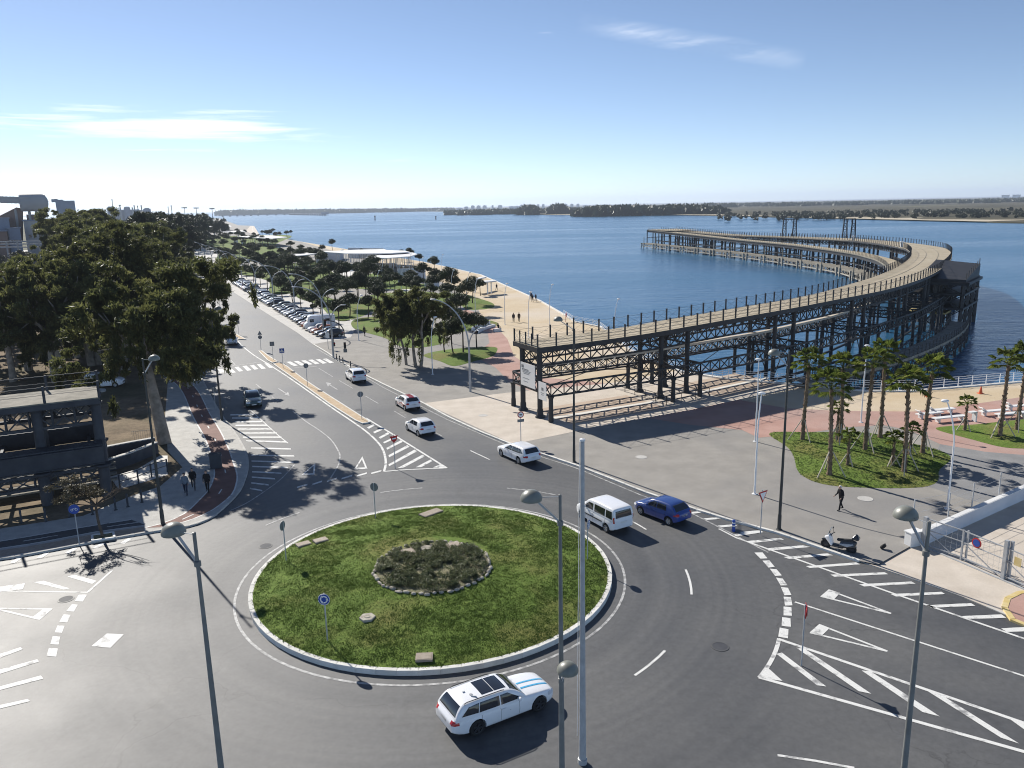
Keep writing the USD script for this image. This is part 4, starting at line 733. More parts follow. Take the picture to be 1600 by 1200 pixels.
def raw(path, arr, mat):
    v, f, n = arr
    m = UsdGeom.Mesh.Define(stage, path); m.CreatePointsAttr(Vt.Vec3fArray.FromNumpy(v.astype(np.float32))); m.CreateFaceVertexCountsAttr(Vt.IntArray.FromNumpy(np.full(len(f), 3, np.int32)))
    m.CreateFaceVertexIndicesAttr(Vt.IntArray.FromNumpy(f.astype(np.int32).ravel())); m.CreateSubdivisionSchemeAttr("none")
    if n is not None: m.CreateNormalsAttr(Vt.Vec3fArray.FromNumpy(n.astype(np.float32))); m.SetNormalsInterpolation("vertex")
    UsdShade.MaterialBindingAPI.Apply(m.GetPrim()).Bind(mat); return m.GetPrim()

def car(t, colour, label, loc, rz, group=None, rims=None, cat="car", name=None, extra=None, z=0.0):
    root = thing(name or {"van": "white_van"}.get(t, "car"), label, cat, (*loc, z), rz, group); base = str(root.GetPath()); P = car_parts(t)
    mats = {"body": PAINT[colour], "side_window": m_glass, "windscreen": m_glass, "rear_window": m_glass, "tail_lamp": m_redlight, "head_lamp": m_headlight, "rear_bumper": m_dark, "grille": m_dark, "rear_plate": m_plate, "front_plate": m_plate, "wheel": m_black, "mirror": PAINT[colour], "door_handle": PAINT[colour], "door_seam": m_dark}
    for k, a in P.items():
        if k == "_solid" or k.startswith("rim"): continue
        n = k.rstrip("0123456789"); p = raw(numbered(base, n), a, mats[n])
        if n == "wheel": raw(f"{p.GetPath()}/rim", P["rim" + k[5:]], rims or m_rim)
    if extra: extra(root, P["_solid"])
    return root

def heading(p, q): d = np.array(at(*q)) - np.array(at(*p)); return math.atan2(d[1], d[0])

def police_like(root, sol):                                    # roof glass, rails and bonnet stripes of the near estate
    gb, gg, T = sol; T_, b2, g2 = car_solids("estate", 0.012)
    m = g2 ^ mbox(-0.95, 0.18, -0.5, 0.5, 1.3, 2); obj("roof_window", m - mbox(-0.4, -0.37, -1, 1, 0, 3), m_glass, root, 30)
    for y in (0.02, -0.34): obj("bonnet_stripe", b2 ^ mbox(1.02, 2.36, y, y + 0.1, 0.75, 1.3), m_stripe_blue, root, 30)
    for s in (1, -1):
        r = MB().tube([(0.0, s * 0.66, 1.47), (-0.15, s * 0.675, 1.5), (-1.7, s * 0.66, 1.5), (-1.85, s * 0.65, 1.46)], 0.018, 6); obj("roof_rail", r, m_dark, root, True)
    r = MB(); r.lathe([(0.0, 0.03), (0.06, 0.03), (0.07, 0.0)], (-1.32, -0.25, 1.49), 10); r.box((-1.5, 0.05, 1.5), (0.1, 0.05, 0.05)); r.tube([(-1.36, -0.36, 1.49), (-1.2, -0.52, 1.51)], 0.03, 6); obj("roof_aerial", r, m_galv, root)
    d = MB().lathe([(0.0, 0), (0.05, 0), (0.055, -0.006)], n=14); v, f = d.mesh(); v = v[:, [0, 2, 1]]; obj("fuel_badge", (v * [1, -1, 1] + [0.15, -0.932, 0.62], f), m_print, root)

# moving cars
car("estate", "white", "white estate car with blue bonnet stripes and black roof glass, nearest car on the roundabout", (np.array(at(743, 1149)) + np.array(at(838, 1112))) / 2 + np.array([-0.42, 0.72]), heading((743, 1149), (838, 1112)), rims=m_rim_dark, extra=police_like)
def van_extra(root, sol):
    gb, gg, T = sol
    obj("side_rail", (car_solids("van", 0.014)[1] ^ mbox(-1.0, 1.1, -2, 2, 0.62, 0.7)) - mbox(-3, 3, -0.6, 0.6, 0, 3), m_dark, root)
car("van", "white", "white passenger van with dark side windows between roundabout and blue hatchback", (np.array(at(957, 836)) + np.array(at(912, 812))) / 2 + np.array([0.45, 0.72]), heading((960, 838), (910, 811)), cat="van", name="passenger_van", extra=van_extra)
car("hatch", "blue", "metallic blue hatchback leaving the roundabout beside the plaza kerb", (np.array(at(1053, 823)) + np.array(at(1005, 806))) / 2 + np.array([0.35, 0.75]), heading((1055, 824), (1003, 804)), group=None)
car("small_estate", "white", "white estate car passing the no-parking post by the pier forecourt", (np.array(at(815, 728)) + np.array(at(787, 714))) / 2 + np.array([0.5, 0.75]), heading((860, 735), (740, 683)))
car("hatch", "white", "plain white hatchback beside the tip of the hatched island", (np.array(at(656, 684)) + np.array(at(638, 673))) / 2 + np.array([0.5, 0.7]), heading((700, 700), (600, 646)))
def taxi(root, sol):
    _, b2, g2 = car_solids("hatch", 0.011)
    obj("roof_stripe", g2 ^ mbox(-1.5, 0.1, -0.28, 0.28, 1.36, 2), PAINT["red"], root, 30)
    obj("side_graphic", (b2 ^ side_prism([(1.0, 0.36), (-1.7, 0.36), (-1.8, 0.66), (-0.6, 0.8), (0.7, 0.62)], -2, 2)) - mbox(-3, 3, -0.55, 0.55, 0, 3) - manifold3d.Manifold.cylinder(3, 0.37, 0.37, 24).rotate([90, 0, 0]).translate([-1.315, 1.5, 0.31]), PAINT["red"], root, 30)
    obj("side_lettering", MB().box((0.35, 0.868, 0.55), (0.5, 0.012, 0.1)).box((-0.4, 0.872, 0.55), (0.35, 0.012, 0.08)), m_white_sign, root)
car("hatch", "white", "white hatchback with red roof stripe and red lower doors", (np.array(at(636, 643)) + np.array(at(622, 635))) / 2 + np.array([0.45, 0.7]), heading((680, 668), (600, 620)), extra=taxi)
car("suv", "white", "white off-road style car just past the zebra crossing", (np.array(at(550, 600)) + np.array(at(541, 592))) / 2 + np.array([0.75, 0.5]), heading((600, 625), (500, 555)))
car("saloon", "teal", "dark teal saloon driving towards the roundabout beside the hatched strip", at(395, 631), heading((370, 560), (410, 660)))
car("hatch", "white", "small white car coming towards the zebra crossing on the left carriageway", at(362, 537), heading((340, 500), (380, 570)))
car("van", "white", "white car parked under the gum trees behind the old iron bridge end", np.array(at(165, 604, ZP)), heading((60, 604), (200, 596)), cat="car", name="car", z=ZP)

# the row of parked cars: nose towards the avenue
row = [("hatch", "black"), ("saloon", "black"), ("hatch", "orange"), ("hatch", "white"), None, ("suv", "orange"), ("hatch", "dark_grey"), ("suv", "black"), ("saloon", "silver"), ("small_estate", "grey"), ("hatch", "navy"), ("suv", "dark_grey"), ("saloon", "white"), ("hatch", "silver"), ("suv", "navy"), ("hatch", "black"), ("small_estate", "dark_grey"), ("suv", "grey"), None, ("hatch", "black"), ("suv", "white"), ("saloon", "silver"), ("hatch", "green"), ("suv", "dark_grey"), ("hatch", "white"), ("hatch", "grey"), ("saloon", "silver"), ("suv", "navy"), ("hatch", "black"), ("small_estate", "white"), ("hatch", "dark_grey"), ("saloon", "black"), None, ("suv", "grey"), ("van", "white"), ("hatch", "red"), ("saloon", "silver"), ("hatch", "black"), ("suv", "white"), ("hatch", "navy"), ("small_estate", "grey"), ("hatch", "white"), ("saloon", "dark_grey"), ("suv", "black")]
kindname = {"hatch": "hatchback", "saloon": "saloon", "suv": "off-road style car", "small_estate": "estate car", "van": "van"}
front = resample(A([(501, 530), (483, 521), (463, 508), (447, 497), (425, 484), (404, 471), (385, 459), (372, 450), (345, 435), (318, 417), (300, 406), (280, 393), (262, 379)], 0.0), 0.1)
s, count = 1.1, 0
ordinal = ["first", "second", "third", "fourth", "fifth", "sixth", "seventh", "eighth", "ninth", "tenth", "eleventh", "twelfth", "thirteenth", "fourteenth", "fifteenth", "sixteenth", "seventeenth", "eighteenth", "nineteenth", "twentieth"]
ordinal += ["twenty-" + x for x in ordinal[:9]] + ["thirtieth"] + ["thirty-" + x for x in ordinal[:9]] + ["fortieth"] + ["forty-" + x for x in ordinal[:9]]
PARK = []
for k, c in enumerate(row):
    step = 2.62 if k != 4 else 3.3
    i = min(int(s / 0.1), len(front) - 12); p = front[i]; d = front[i + 10] - p; d /= np.linalg.norm(d); nrm = np.array([-d[1], d[0]])
    rz = math.atan2(nrm[1], nrm[0]) - 0.1
    if c:
        ln = CAR_TYPES[c[0]]["L"]; PARK.append(p)
        col = {"dark_grey": "dark grey"}.get(c[1], c[1])
        car(c[0], c[1], f"{col} {kindname[c[0]]} parked nose out, {ordinal[count]} in the row from the traffic light", p - nrm * (ln / 2 + 0.1 * R.random()), rz + R.uniform(-0.03, 0.03), "cars parked side by side along the avenue", z=0.006)
        count += 1
    elif k == 4:
        CAMP = (p, nrm, rz)
    s += step if k not in (18, 32) else 4.5
# white motorhome in the row
p, nrm, rz = CAMP
t = thing("camper_van", "tall white camper van parked in the row between two small cars", "camper van", (*(p - nrm * 2.7), 0.006), rz)
S = []
for x, w, z0, z1 in ((-2.75, 0.98, 0.45, 2.5), (-2.65, 1.04, 0.4, 2.62), (1.0, 1.04, 0.4, 2.66), (1.6, 1.03, 0.4, 2.62), (1.95, 1.0, 0.4, 2.4), (2.1, 0.98, 0.4, 1.5), (2.6, 0.95, 0.42, 1.12), (2.72, 0.85, 0.45, 0.9)):
    h = [(0, z0), (w * 0.97, z0), (w, z0 + 0.08), (w, z1 - 0.15), (w * 0.95, z1 - 0.03), (0, z1)]; S.append([(x, a, b) for a, b in h] + [(x, -a, b) for a, b in h[-2:0:-1]])
obj("body", loft(S), PAINT["white"], t, 35)
obj("windscreen", MB().add([(1.78, -0.85, 2.42), (1.78, 0.85, 2.42), (2.13, 0.9, 1.52), (2.13, -0.9, 1.52)], [(0, 3, 2, 1)]).box((1.95, 0, 1.97), (0.06, 1.7, 0.8), ry=-0.37), m_glass, t)
for s_ in (1, -1): obj("side_window", MB().box((1.35, s_ * 1.035, 1.75), (0.7, 0.03, 0.55)), m_glass, t)
obj("rear_window", MB().box((-1.4, 1.045, 1.75), (0.8, 0.03, 0.5)).box((-1.4, -1.045, 1.75), (0.8, 0.03, 0.5)), m_glass, t)
obj("bumper", MB().box((2.7, 0, 0.5), (0.12, 1.8, 0.25)), m_dark, t)
for s_ in (1, -1): obj("head_lamp", MB().box((2.71, s_ * 0.7, 0.82), (0.06, 0.3, 0.16)), m_headlight, t)
for x in (1.9, -1.6):
    for s_ in (1, -1):
        q = MB().lathe([(0.0, -0.1), (0.3, -0.11), (0.34, -0.06), (0.34, 0.06), (0.3, 0.11), (0.0, 0.1)], n=20); v, f = q.mesh(); w = obj("wheel", (v[:, [0, 2, 1]] + [x, s_ * 0.9, 0.34], f[:, ::-1]), m_black, t, 40)

# scooter at the kerb
t = thing("motor_scooter", "black and white motor scooter with top case parked against the plaza kerb", "scooter", (*((np.array(at(1291, 857, 0.0)) + np.array(at(1330, 866, 0.0))) / 2), 0.02), heading((1332, 866), (1290, 856)) + 0.02)
for x in (0.78, -0.72):
    q = MB().lathe([(0.17, -0.06), (0.26, -0.065), (0.3, -0.03), (0.3, 0.03), (0.26, 0.065), (0.17, 0.06)], n=20); v, f = q.mesh(); w = obj("wheel", (v[:, [0, 2, 1]] + [x, 0, 0.3], f[:, ::-1]), m_black, t, 40)
    q = MB().lathe([(0.0, -0.03), (0.17, -0.02), (0.18, 0.02), (0.0, 0.03)], n=14); v, f = q.mesh(); obj("rim", (v[:, [0, 2, 1]] + [x, 0, 0.3], f[:, ::-1]), m_rim_dark, w)
def hulls(*groups):
    m = manifold3d.Manifold()
    for g in groups: m = m + manifold3d.Manifold.batch_hull([manifold3d.Manifold.sphere(r, 14).translate(list(c)) for *c, r in g])
    return m
obj("body", hulls([(-0.9, 0, 0.75, 0.12), (-0.2, 0, 0.68, 0.14), (-0.85, 0.1, 0.5, 0.1), (-0.85, -0.1, 0.5, 0.1), (-0.15, 0.1, 0.42, 0.12), (-0.15, -0.1, 0.42, 0.12)], [(-0.2, 0.1, 0.34, 0.09), (-0.2, -0.1, 0.34, 0.09), (0.42, 0.1, 0.34, 0.09), (0.42, -0.1, 0.34, 0.09)]), PAINT["black"], t, 40)
obj("side_panel", hulls([(-0.8, 0.16, 0.66, 0.05), (-0.1, 0.2, 0.56, 0.05), (-0.5, 0.2, 0.5, 0.05)], [(-0.8, -0.16, 0.66, 0.05), (-0.1, -0.2, 0.56, 0.05), (-0.5, -0.2, 0.5, 0.05)]), PAINT["silver"], t, 40)
obj("front_fairing", hulls([(0.42, 0.16, 0.4, 0.07), (0.42, -0.16, 0.4, 0.07), (0.55, 0.14, 0.9, 0.08), (0.55, -0.14, 0.9, 0.08), (0.78, 0, 0.75, 0.09)]), PAINT["white"], t, 40)
obj("mudguard", hulls([(0.62, 0, 0.62, 0.07), (0.98, 0, 0.58, 0.06)]), PAINT["black"], t, 40)
obj("seat", hulls([(-0.72, 0, 0.86, 0.1), (-0.35, 0.06, 0.82, 0.1), (0.05, 0.04, 0.76, 0.09)]), m_dark, t, 40)
obj("windscreen", MB().box((0.58, 0, 1.2), (0.02, 0.38, 0.48), ry=-0.35), m_lens, t)
hb = MB().tube([(0.38, 0.36, 1.02), (0.46, 0.15, 1.0), (0.46, -0.15, 1.0), (0.38, -0.36, 1.02)], 0.025, 8); hb.tube([(0.46, 0.3, 1.03), (0.5, 0.36, 1.25)], 0.012, 6).tube([(0.46, -0.3, 1.03), (0.5, -0.36, 1.25)], 0.012, 6); h = obj("handlebar", hb, m_dark, t, True)
for s_ in (1, -1): obj("mirror", MB().box((0.5, s_ * 0.39, 1.28), (0.03, 0.16, 0.09)), m_dark, h)
obj("top_case", hulls([(-1.05, 0.12, 1.06, 0.1), (-1.05, -0.12, 1.06, 0.1), (-0.82, 0.12, 1.06, 0.1), (-0.82, -0.12, 1.06, 0.1), (-0.95, 0, 1.2, 0.12)]), PAINT["black"], t, 40)
obj("stand", MB().bar((0.0, 0.12, 0.3), (0.02, 0.24, 0.0), 0.03), m_galv, t); obj("exhaust", MB().tube([(-0.1, -0.22, 0.28), (-0.6, -0.24, 0.32), (-0.95, -0.24, 0.42)], 0.06, 8), m_galv, t, True)

# ================================================================ PEOPLE
def person_layers(walk=0.35, arm=0.3, bend=0.0, elbow=0.5, seated=False, hips=None):
    """Joints of a 1.72 m figure facing +x, and bones as hulls of spheres."""
    hz = 0.92 if not seated else 0.5
    J = {"pel": (0, 0, hz + 0.02), "chest": (0.03 + bend, 0, hz + 0.42), "neck": (0.04 + bend * 1.3, 0, hz + 0.58), "head": (0.07 + bend * 1.5, 0, hz + 0.7)}
    out = {"skin": [], "top": [], "leg": [], "shoe": [], "hair": []}
    for s in (1, -1):
        y = s * 0.095; sw = walk * s
        if seated: hip, kn, an = (0.02, y, hz), (0.42, y * 1.3, hz + 0.02), (0.45, y * 1.3, 0.08)
        else:
            hip = (0, y, hz); kn = (math.sin(sw) * 0.44 + 0.03, y, hz - math.cos(sw) * 0.43); b = max(0.0, -sw) * 0.9 + 0.06
            an = (kn[0] + math.sin(sw - b) * 0.43, y, max(0.075, kn[2] - math.cos(sw - b) * 0.42))
        out["leg"] += [[(*hip, 0.092), (*kn, 0.064)], [(*kn, 0.062), (*an, 0.047)], [(0, y * 0.8, hz + 0.04, 0.11), (*hip, 0.092)]]
        out["shoe"] += [[(an[0] - 0.03, y, an[2] - 0.02, 0.042), (an[0] + 0.14, y * 1.05, an[2] - 0.035, 0.034)]]
        sh = (J["chest"][0] - 0.01, s * 0.175, J["chest"][2] + 0.06); a = -sw * (arm / 0.35) if not seated else 0.7
        el = (sh[0] + math.sin(a) * 0.28, s * (0.215 + 0.02), sh[2] - math.cos(a) * 0.28); w = (el[0] + math.sin(a + elbow) * 0.24, s * 0.22, el[2] - math.cos(a + elbow) * 0.24)
        out["top"] += [[(*sh, 0.068), (*el, 0.05)], [(*el, 0.048), (*w, 0.036)]]
        d = np.array(w) - np.array(el); d /= np.linalg.norm(d); h = np.array(w) + d * 0.06
        out["skin"] += [[(*w, 0.026), (*h, 0.032)]]
        for k in range(4):
            o = np.array([0.021 * (1.5 - k) * 0.9, 0, 0]); tip = h + d * (0.075 + 0.012 * (k in (1, 2))) + o + [0.01, -s * 0.012, 0]; m_ = h + d * 0.045 + o
            out["skin"] += [[(*(h + o), 0.011), (*m_, 0.010)], [(*m_, 0.010), (*tip, 0.008)]]
        out["skin"] += [[(*(h - d * 0.02 + [0.025, 0, 0]), 0.012), (*(h + d * 0.02 + [0.05, 0, 0]), 0.009)]]
    c, n, hd = J["chest"], J["neck"], J["head"]
    out["top"] += [[(0, 0.06, hz + 0.02, 0.115), (0, -0.06, hz + 0.02, 0.115), (0.01 + bend * 0.5, 0.07, hz + 0.22, 0.11), (0.01 + bend * 0.5, -0.07, hz + 0.22, 0.11)], [(0.01 + bend * 0.5, 0.07, hz + 0.22, 0.11), (0.01 + bend * 0.5, -0.07, hz + 0.22, 0.11), (c[0], 0.12, c[2], 0.1), (c[0], -0.12, c[2], 0.1), (c[0] - 0.01, 0.15, c[2] + 0.06, 0.07), (c[0] - 0.01, -0.15, c[2] + 0.06, 0.07), (n[0], 0, n[2] - 0.03, 0.07)]]
    out["skin"] += [[(*n, 0.055), (hd[0] - 0.02, 0, hd[2] - 0.04, 0.06)], [(hd[0], 0, hd[2] + 0.03, 0.093), (hd[0] + 0.03, 0, hd[2] - 0.07, 0.055)], [(hd[0] + 0.09, 0, hd[2] - 0.005, 0.014), (hd[0] + 0.108, 0, hd[2] - 0.03, 0.016)]]
    for s in (1, -1): out["skin"] += [[(hd[0], s * 0.092, hd[2] + 0.01, 0.016), (hd[0], s * 0.09, hd[2] - 0.03, 0.013)]]
    out["hair"] += [[(hd[0] - 0.018, 0, hd[2] + 0.055, 0.096), (hd[0] - 0.045, 0, hd[2] + 0.0, 0.08)]]
    return {k: meshkit.arrays(hulls(*g), 50) for k, g in out.items() if g}
POSES = {}
def person(label, px, py, rz, top="black", leg="navy", hair=None, pose=(0.35, 0.3, 0.0, 0.5), z=ZP, group=None, scale=1.0, seated=False, xy=None):
    key = (pose, seated)
    if key not in POSES: POSES[key] = person_layers(*pose, seated=seated)
    loc = at(px, py, z) if xy is None else xy
    t = thing("person", label, "person", (*loc, z + 0.004), rz, group, scale); b = str(t.GetPath())
    for n, k, m in (("body", "skin", m_skin), ("jacket", "top", CLOTH[top]), ("trousers", "leg", CLOTH[leg]), ("shoes", "shoe", m_black), ("hair", "hair", hair or m_hair_dark)): raw(f"{b}/{n}", POSES[key][k], m)
    return t
person("person with grey hair in dark clothes walking on the plaza behind the scooter", 1313, 797, math.radians(-160), "black", "black", m_hair_grey, (0.22, 0.25, 0.06, 0.9), scale=1.03)
person("person in black jacket walking on the red cycle track", 325, 769, math.radians(-80), "black", "black", None, (0.18, 0.3, 0.02, 0.4))
person("person in blue-grey coat, left of the pair on the shaded pavement", 291, 773, math.radians(-75), "blue_grey", "navy", None, (0.25, 0.3, 0.02, 0.5))
person("person in black coat with arm out, right of the pair on the shaded pavement", 303, 765, math.radians(-70), "black", "dark_grey", None, (0.32, 0.5, 0.03, 0.7))
person("person in dark coat, left of two strolling on the ochre promenade", 802.5, 503.5, math.radians(-90), "dark_grey", "black", None, (0.2, 0.3, 0.02, 0.4))
person("person in brown coat, right of two strolling on the ochre promenade", 811, 503, math.radians(-88), "brown", "black", None, (0.24, 0.3, 0.02, 0.4))
person("person in dark jacket, leftmost of three by the water railing", 829.5, 468, math.radians(-70), "navy", "black", None, (0.2, 0.3, 0.02, 0.4))
person("person in black jacket, middle of three by the water railing", 832.0, 472, math.radians(-75), "black", "black", None, (0.22, 0.3, 0.02, 0.4))
person("person in dark top, rightmost of three by the water railing", 837, 471, math.radians(-70), "dark_grey", "black", None, (0.24, 0.3, 0.02, 0.4), scale=0.95)
person("person walking alone under the end of the long shade roof", 776, 454, math.radians(-60), "black", "dark_grey", None, (0.3, 0.3, 0.02, 0.4))
person("person standing in the shade by the pavement lawn left of the gum tree", 570, 525, math.radians(-120), "olive", "black", None, (0.15, 0.2, 0.02, 0.4))
person("person in black, left of two behind the gum tree's white post", 616.5, 544, math.radians(120), "black", "black", None, (0.25, 0.3, 0.02, 0.4))
person("person in dark jacket, right of two behind the gum tree's white post", 622.5, 543, math.radians(118), "dark_grey", "navy", None, (0.2, 0.3, 0.02, 0.4))
person("person leaning on the low seat at the end of the long white bench", 779, 517, math.radians(-40), "black", "black", None, (0.0, 0.0, -0.12, 0.5), seated=True)
# ================================================================ THE IRON PIER
NE = np.array([(2.5, 76.5, 7.4), (13.5, 82.0, 7.6), (20.4, 86.5, 7.8), (30.9, 93.7, 8.1), (44.8, 105.5, 8.2), (54.4, 114.4, 8.2), (68.5, 131.2, 8.2), (82.6, 151.6, 8.2), (99.5, 180, 8.2), (107.4, 195.4, 8.2), (114.4, 213.1, 8.1), (119.5, 245, 7.9), (120.3, 275, 7.65), (116.5, 312, 7.0), (104, 369, 6.3), (95.5, 418, 6.6), (91, 440, 7.1)])
IE = np.array([(0.2, 80.8), (11.2, 86.4), (17.8, 90.9), (28.0, 98.0), (41.3, 109.3), (50.0, 119.6), (63.0, 136.3), (76.5, 156.5), (92.3, 184.3), (98.0, 196.5), (104.5, 213.5), (110.5, 243), (112.8, 268), (109.2, 310), (97, 368), (87.5, 414), (82, 436)])
kt = np.r_[0, np.cumsum(np.linalg.norm(np.diff((NE[:, :2] + IE) / 2, axis=0), axis=1))]
fN, fI = PchipInterpolator(kt, NE), PchipInterpolator(kt, IE)
PLEN = kt[-1]
def deckpt(s, t, dz=0.0):
    """Point of the deck: s metres along, t across from the river-bank edge (0) to the inner edge (1); t may lie outside."""
    n, i = fN(s), fI(s); xy = n[:2] + (i - n[:2]) * t
    return np.array([xy[0], xy[1], n[2] + dz])
pier = thing("iron_pier", "long dark iron lattice pier with pale plank deck curving out over the river", "pier")
ss = np.linspace(0, PLEN, 180)
a, b = np.array([deckpt(s, 0) for s in ss]), np.array([deckpt(s, 1) for s in ss])
n = len(ss); up = np.vstack([a, b]); dn = up - [0, 0, 0.14]; i = np.arange(n - 1)
F = np.vstack([np.stack([i, i + n, i + n + 1, i + 1], 1)[:, ::-1], np.stack([i, i + n, i + n + 1, i + 1], 1) + 2 * n, np.stack([i, i + 1, i + 1 + 2 * n, i + 2 * n], 1)[:, ::-1], np.stack([i + n, i + n + 1, i + n + 1 + 2 * n, i + n + 2 * n], 1)])
obj("deck", (np.vstack([up, dn]), F), m_deck, pier)
def edge_beam(s0, s1, t, z0, z1, w=0.2, step=4.0):
    m = MB(); q = np.arange(s0, s1 + 0.01, (s1 - s0) / max(1, round((s1 - s0) / step)))
    for x, y in zip(q[:-1], q[1:]):
        p1, p2 = deckpt(x, t), deckpt(y, t); m.bar(p1 + [0, 0, (z0 + z1) / 2], p2 + [0, 0, (z0 + z1) / 2], w, z1 - z0)
    return m
for t in (0.012, 0.988): obj("edge_beam", edge_beam(0, PLEN, t, -0.5, -0.02, 0.22), m_iron, pier)
obj("edge_beam", MB().bar(deckpt(0.1, 0, -0.25), deckpt(0.1, 1, -0.25), 0.2, 0.45), m_iron, pier)
# rails faintly standing in the deck
rl = MB()
for t in (0.33, 0.62): 
    for x, y in zip(ss[:-1], ss[1:]): rl.bar(deckpt(x, t, 0.015), deckpt(y, t, 0.015), 0.09, 0.04)
obj("rail", rl, m_timber, pier, kind="stuff")
# railing: posts and crossed wires
posts_far = MB(); cable = MB()
for side, t in ((0, 0.012), (1, 0.988)):
    s = 0.12; k = 0; prev = None
    while s < PLEN - 0.2:
        p = deckpt(s, t); d = deckpt(min(s + 0.5, PLEN), t) - p; rz = math.atan2(d[1], d[0])
        wd = 0.13 if s < 200 else 0.16
        if k < 140: obj("railing_post", MB().box(p + [0, 0, 0.62], (wd, wd, 1.28), rz).box(p + [0, 0, 1.28], (wd + 0.04, wd + 0.04, 0.06), rz), m_iron, pier)
        else: posts_far.box(p + [0, 0, 0.62], (wd, wd, 1.28), rz)
        if prev is not None:
            for z in (0.12, 1.16): cable.bar(prev + [0, 0, z], p + [0, 0, z], 0.022)
            if s < 130: cable.bar(prev + [0, 0, 0.12], p + [0, 0, 1.1], 0.014).bar(prev + [0, 0, 1.1], p + [0, 0, 0.12], 0.014)
        prev = p; k += 1; s += 2.05
for j in range(3):
    p = deckpt(0.12, 0.25 + 0.25 * j); obj("railing_post", MB().box(p + [0, 0, 0.62], (0.13, 0.13, 1.28)), m_iron, pier)
for j in range(4):
    p, q = deckpt(0.12, 0.25 * j), deckpt(0.12, 0.25 * j + 0.25)
    for z in (0.12, 1.16): cable.bar(p + [0, 0, z], q + [0, 0, z], 0.022)
    cable.bar(p + [0, 0, 0.12], q + [0, 0, 1.1], 0.014).bar(p + [0, 0, 1.1], q + [0, 0, 0.12], 0.014)
obj("railing_post_run", posts_far, m_iron, pier, kind="stuff"); obj("railing_wire", cable, m_iron, pier, kind="stuff")

def lattice(p, q, h, pitch, w=0.1, chord=0.17, cw=0.2):
    """A truss from p to q (lower chord line), height h, crossed diagonals between uprights."""
    p, q = np.array(p, float), np.array(q, float); L = np.linalg.norm(q - p); k = max(1, int(round(L / pitch))); m = MB(); up = np.array([0, 0, h])
    m.bar(p, q, cw, chord); m.bar(p + up, q + up, cw, chord)
    for i in range(k):
        a, b = p + (q - p) * i / k, p + (q - p) * (i + 1) / k
        m.bar(a, a + up, w, w); m.bar(a, b + up, w * 0.8, w * 0.8); m.bar(a + up, b, w * 0.8, w * 0.8)
    m.bar(q, q + up, w, w); return m

def column(x, y, z0, z1, r=0.24, foot=True):
    m = MB(); pr = [(0.0, z1), (r * 1.45, z1), (r * 1.45, z1 - 0.12), (r, z1 - 0.3), (r, z0 + 0.9), (r * 1.15, z0 + 0.8), (r * 1.2, z0 + (0.35 if foot else 0))]
    if foot: pr += [(r * 1.9, z0 + 0.12), (r * 1.9, z0)]
    return m.lathe(pr[::-1], (x, y, 0), 10)

def ground_at(s): return ZP if s < 33 else -3.2
bents = [0.65]
while bents[-1] < PLEN - 24: bents += [bents[-1] + 15.2 + (0.0), bents[-1] + 19.2]
TIN, TOUT = 0.14, 0.42                              # inner columns at t, 1-t; outer ones stand 0.42 of 4.85 m beyond the deck edge
def tw(s): return np.linalg.norm(fN(s)[:2] - fI(s))
def outer_t(s): return 1.45 / tw(s)
for k, s in enumerate(bents):
    zg = ground_at(s); zd = fN(s)[2]
    rad = 0.24 if s < 120 else 0.3
    for t in (TIN, 1 - TIN):
        x, y, _ = deckpt(s, t); obj("column", column(x, y, zg, zd - 0.5, rad + 0.03), m_iron, pier, 40)
    for t in (-outer_t(s), 1 + outer_t(s)):
        if s > 150 and t < 0: continue
        x, y, _ = deckpt(s, t); obj("short_column", column(x, y, zg, 2.75, rad - 0.02, False), m_iron, pier, 40)
    # cross frames of the bent
    m = lattice(deckpt(s, TIN, -2.0), deckpt(s, 1 - TIN, -2.0), 1.35, 1.6); obj("cross_truss", m, m_iron, pier)
    p1, p2 = deckpt(s, -outer_t(s)), deckpt(s, 1 + outer_t(s)); p1[2] = p2[2] = 2.75
    if s < 150: obj("cross_truss", lattice(p1, p2, 1.1, 1.3), m_iron, pier)
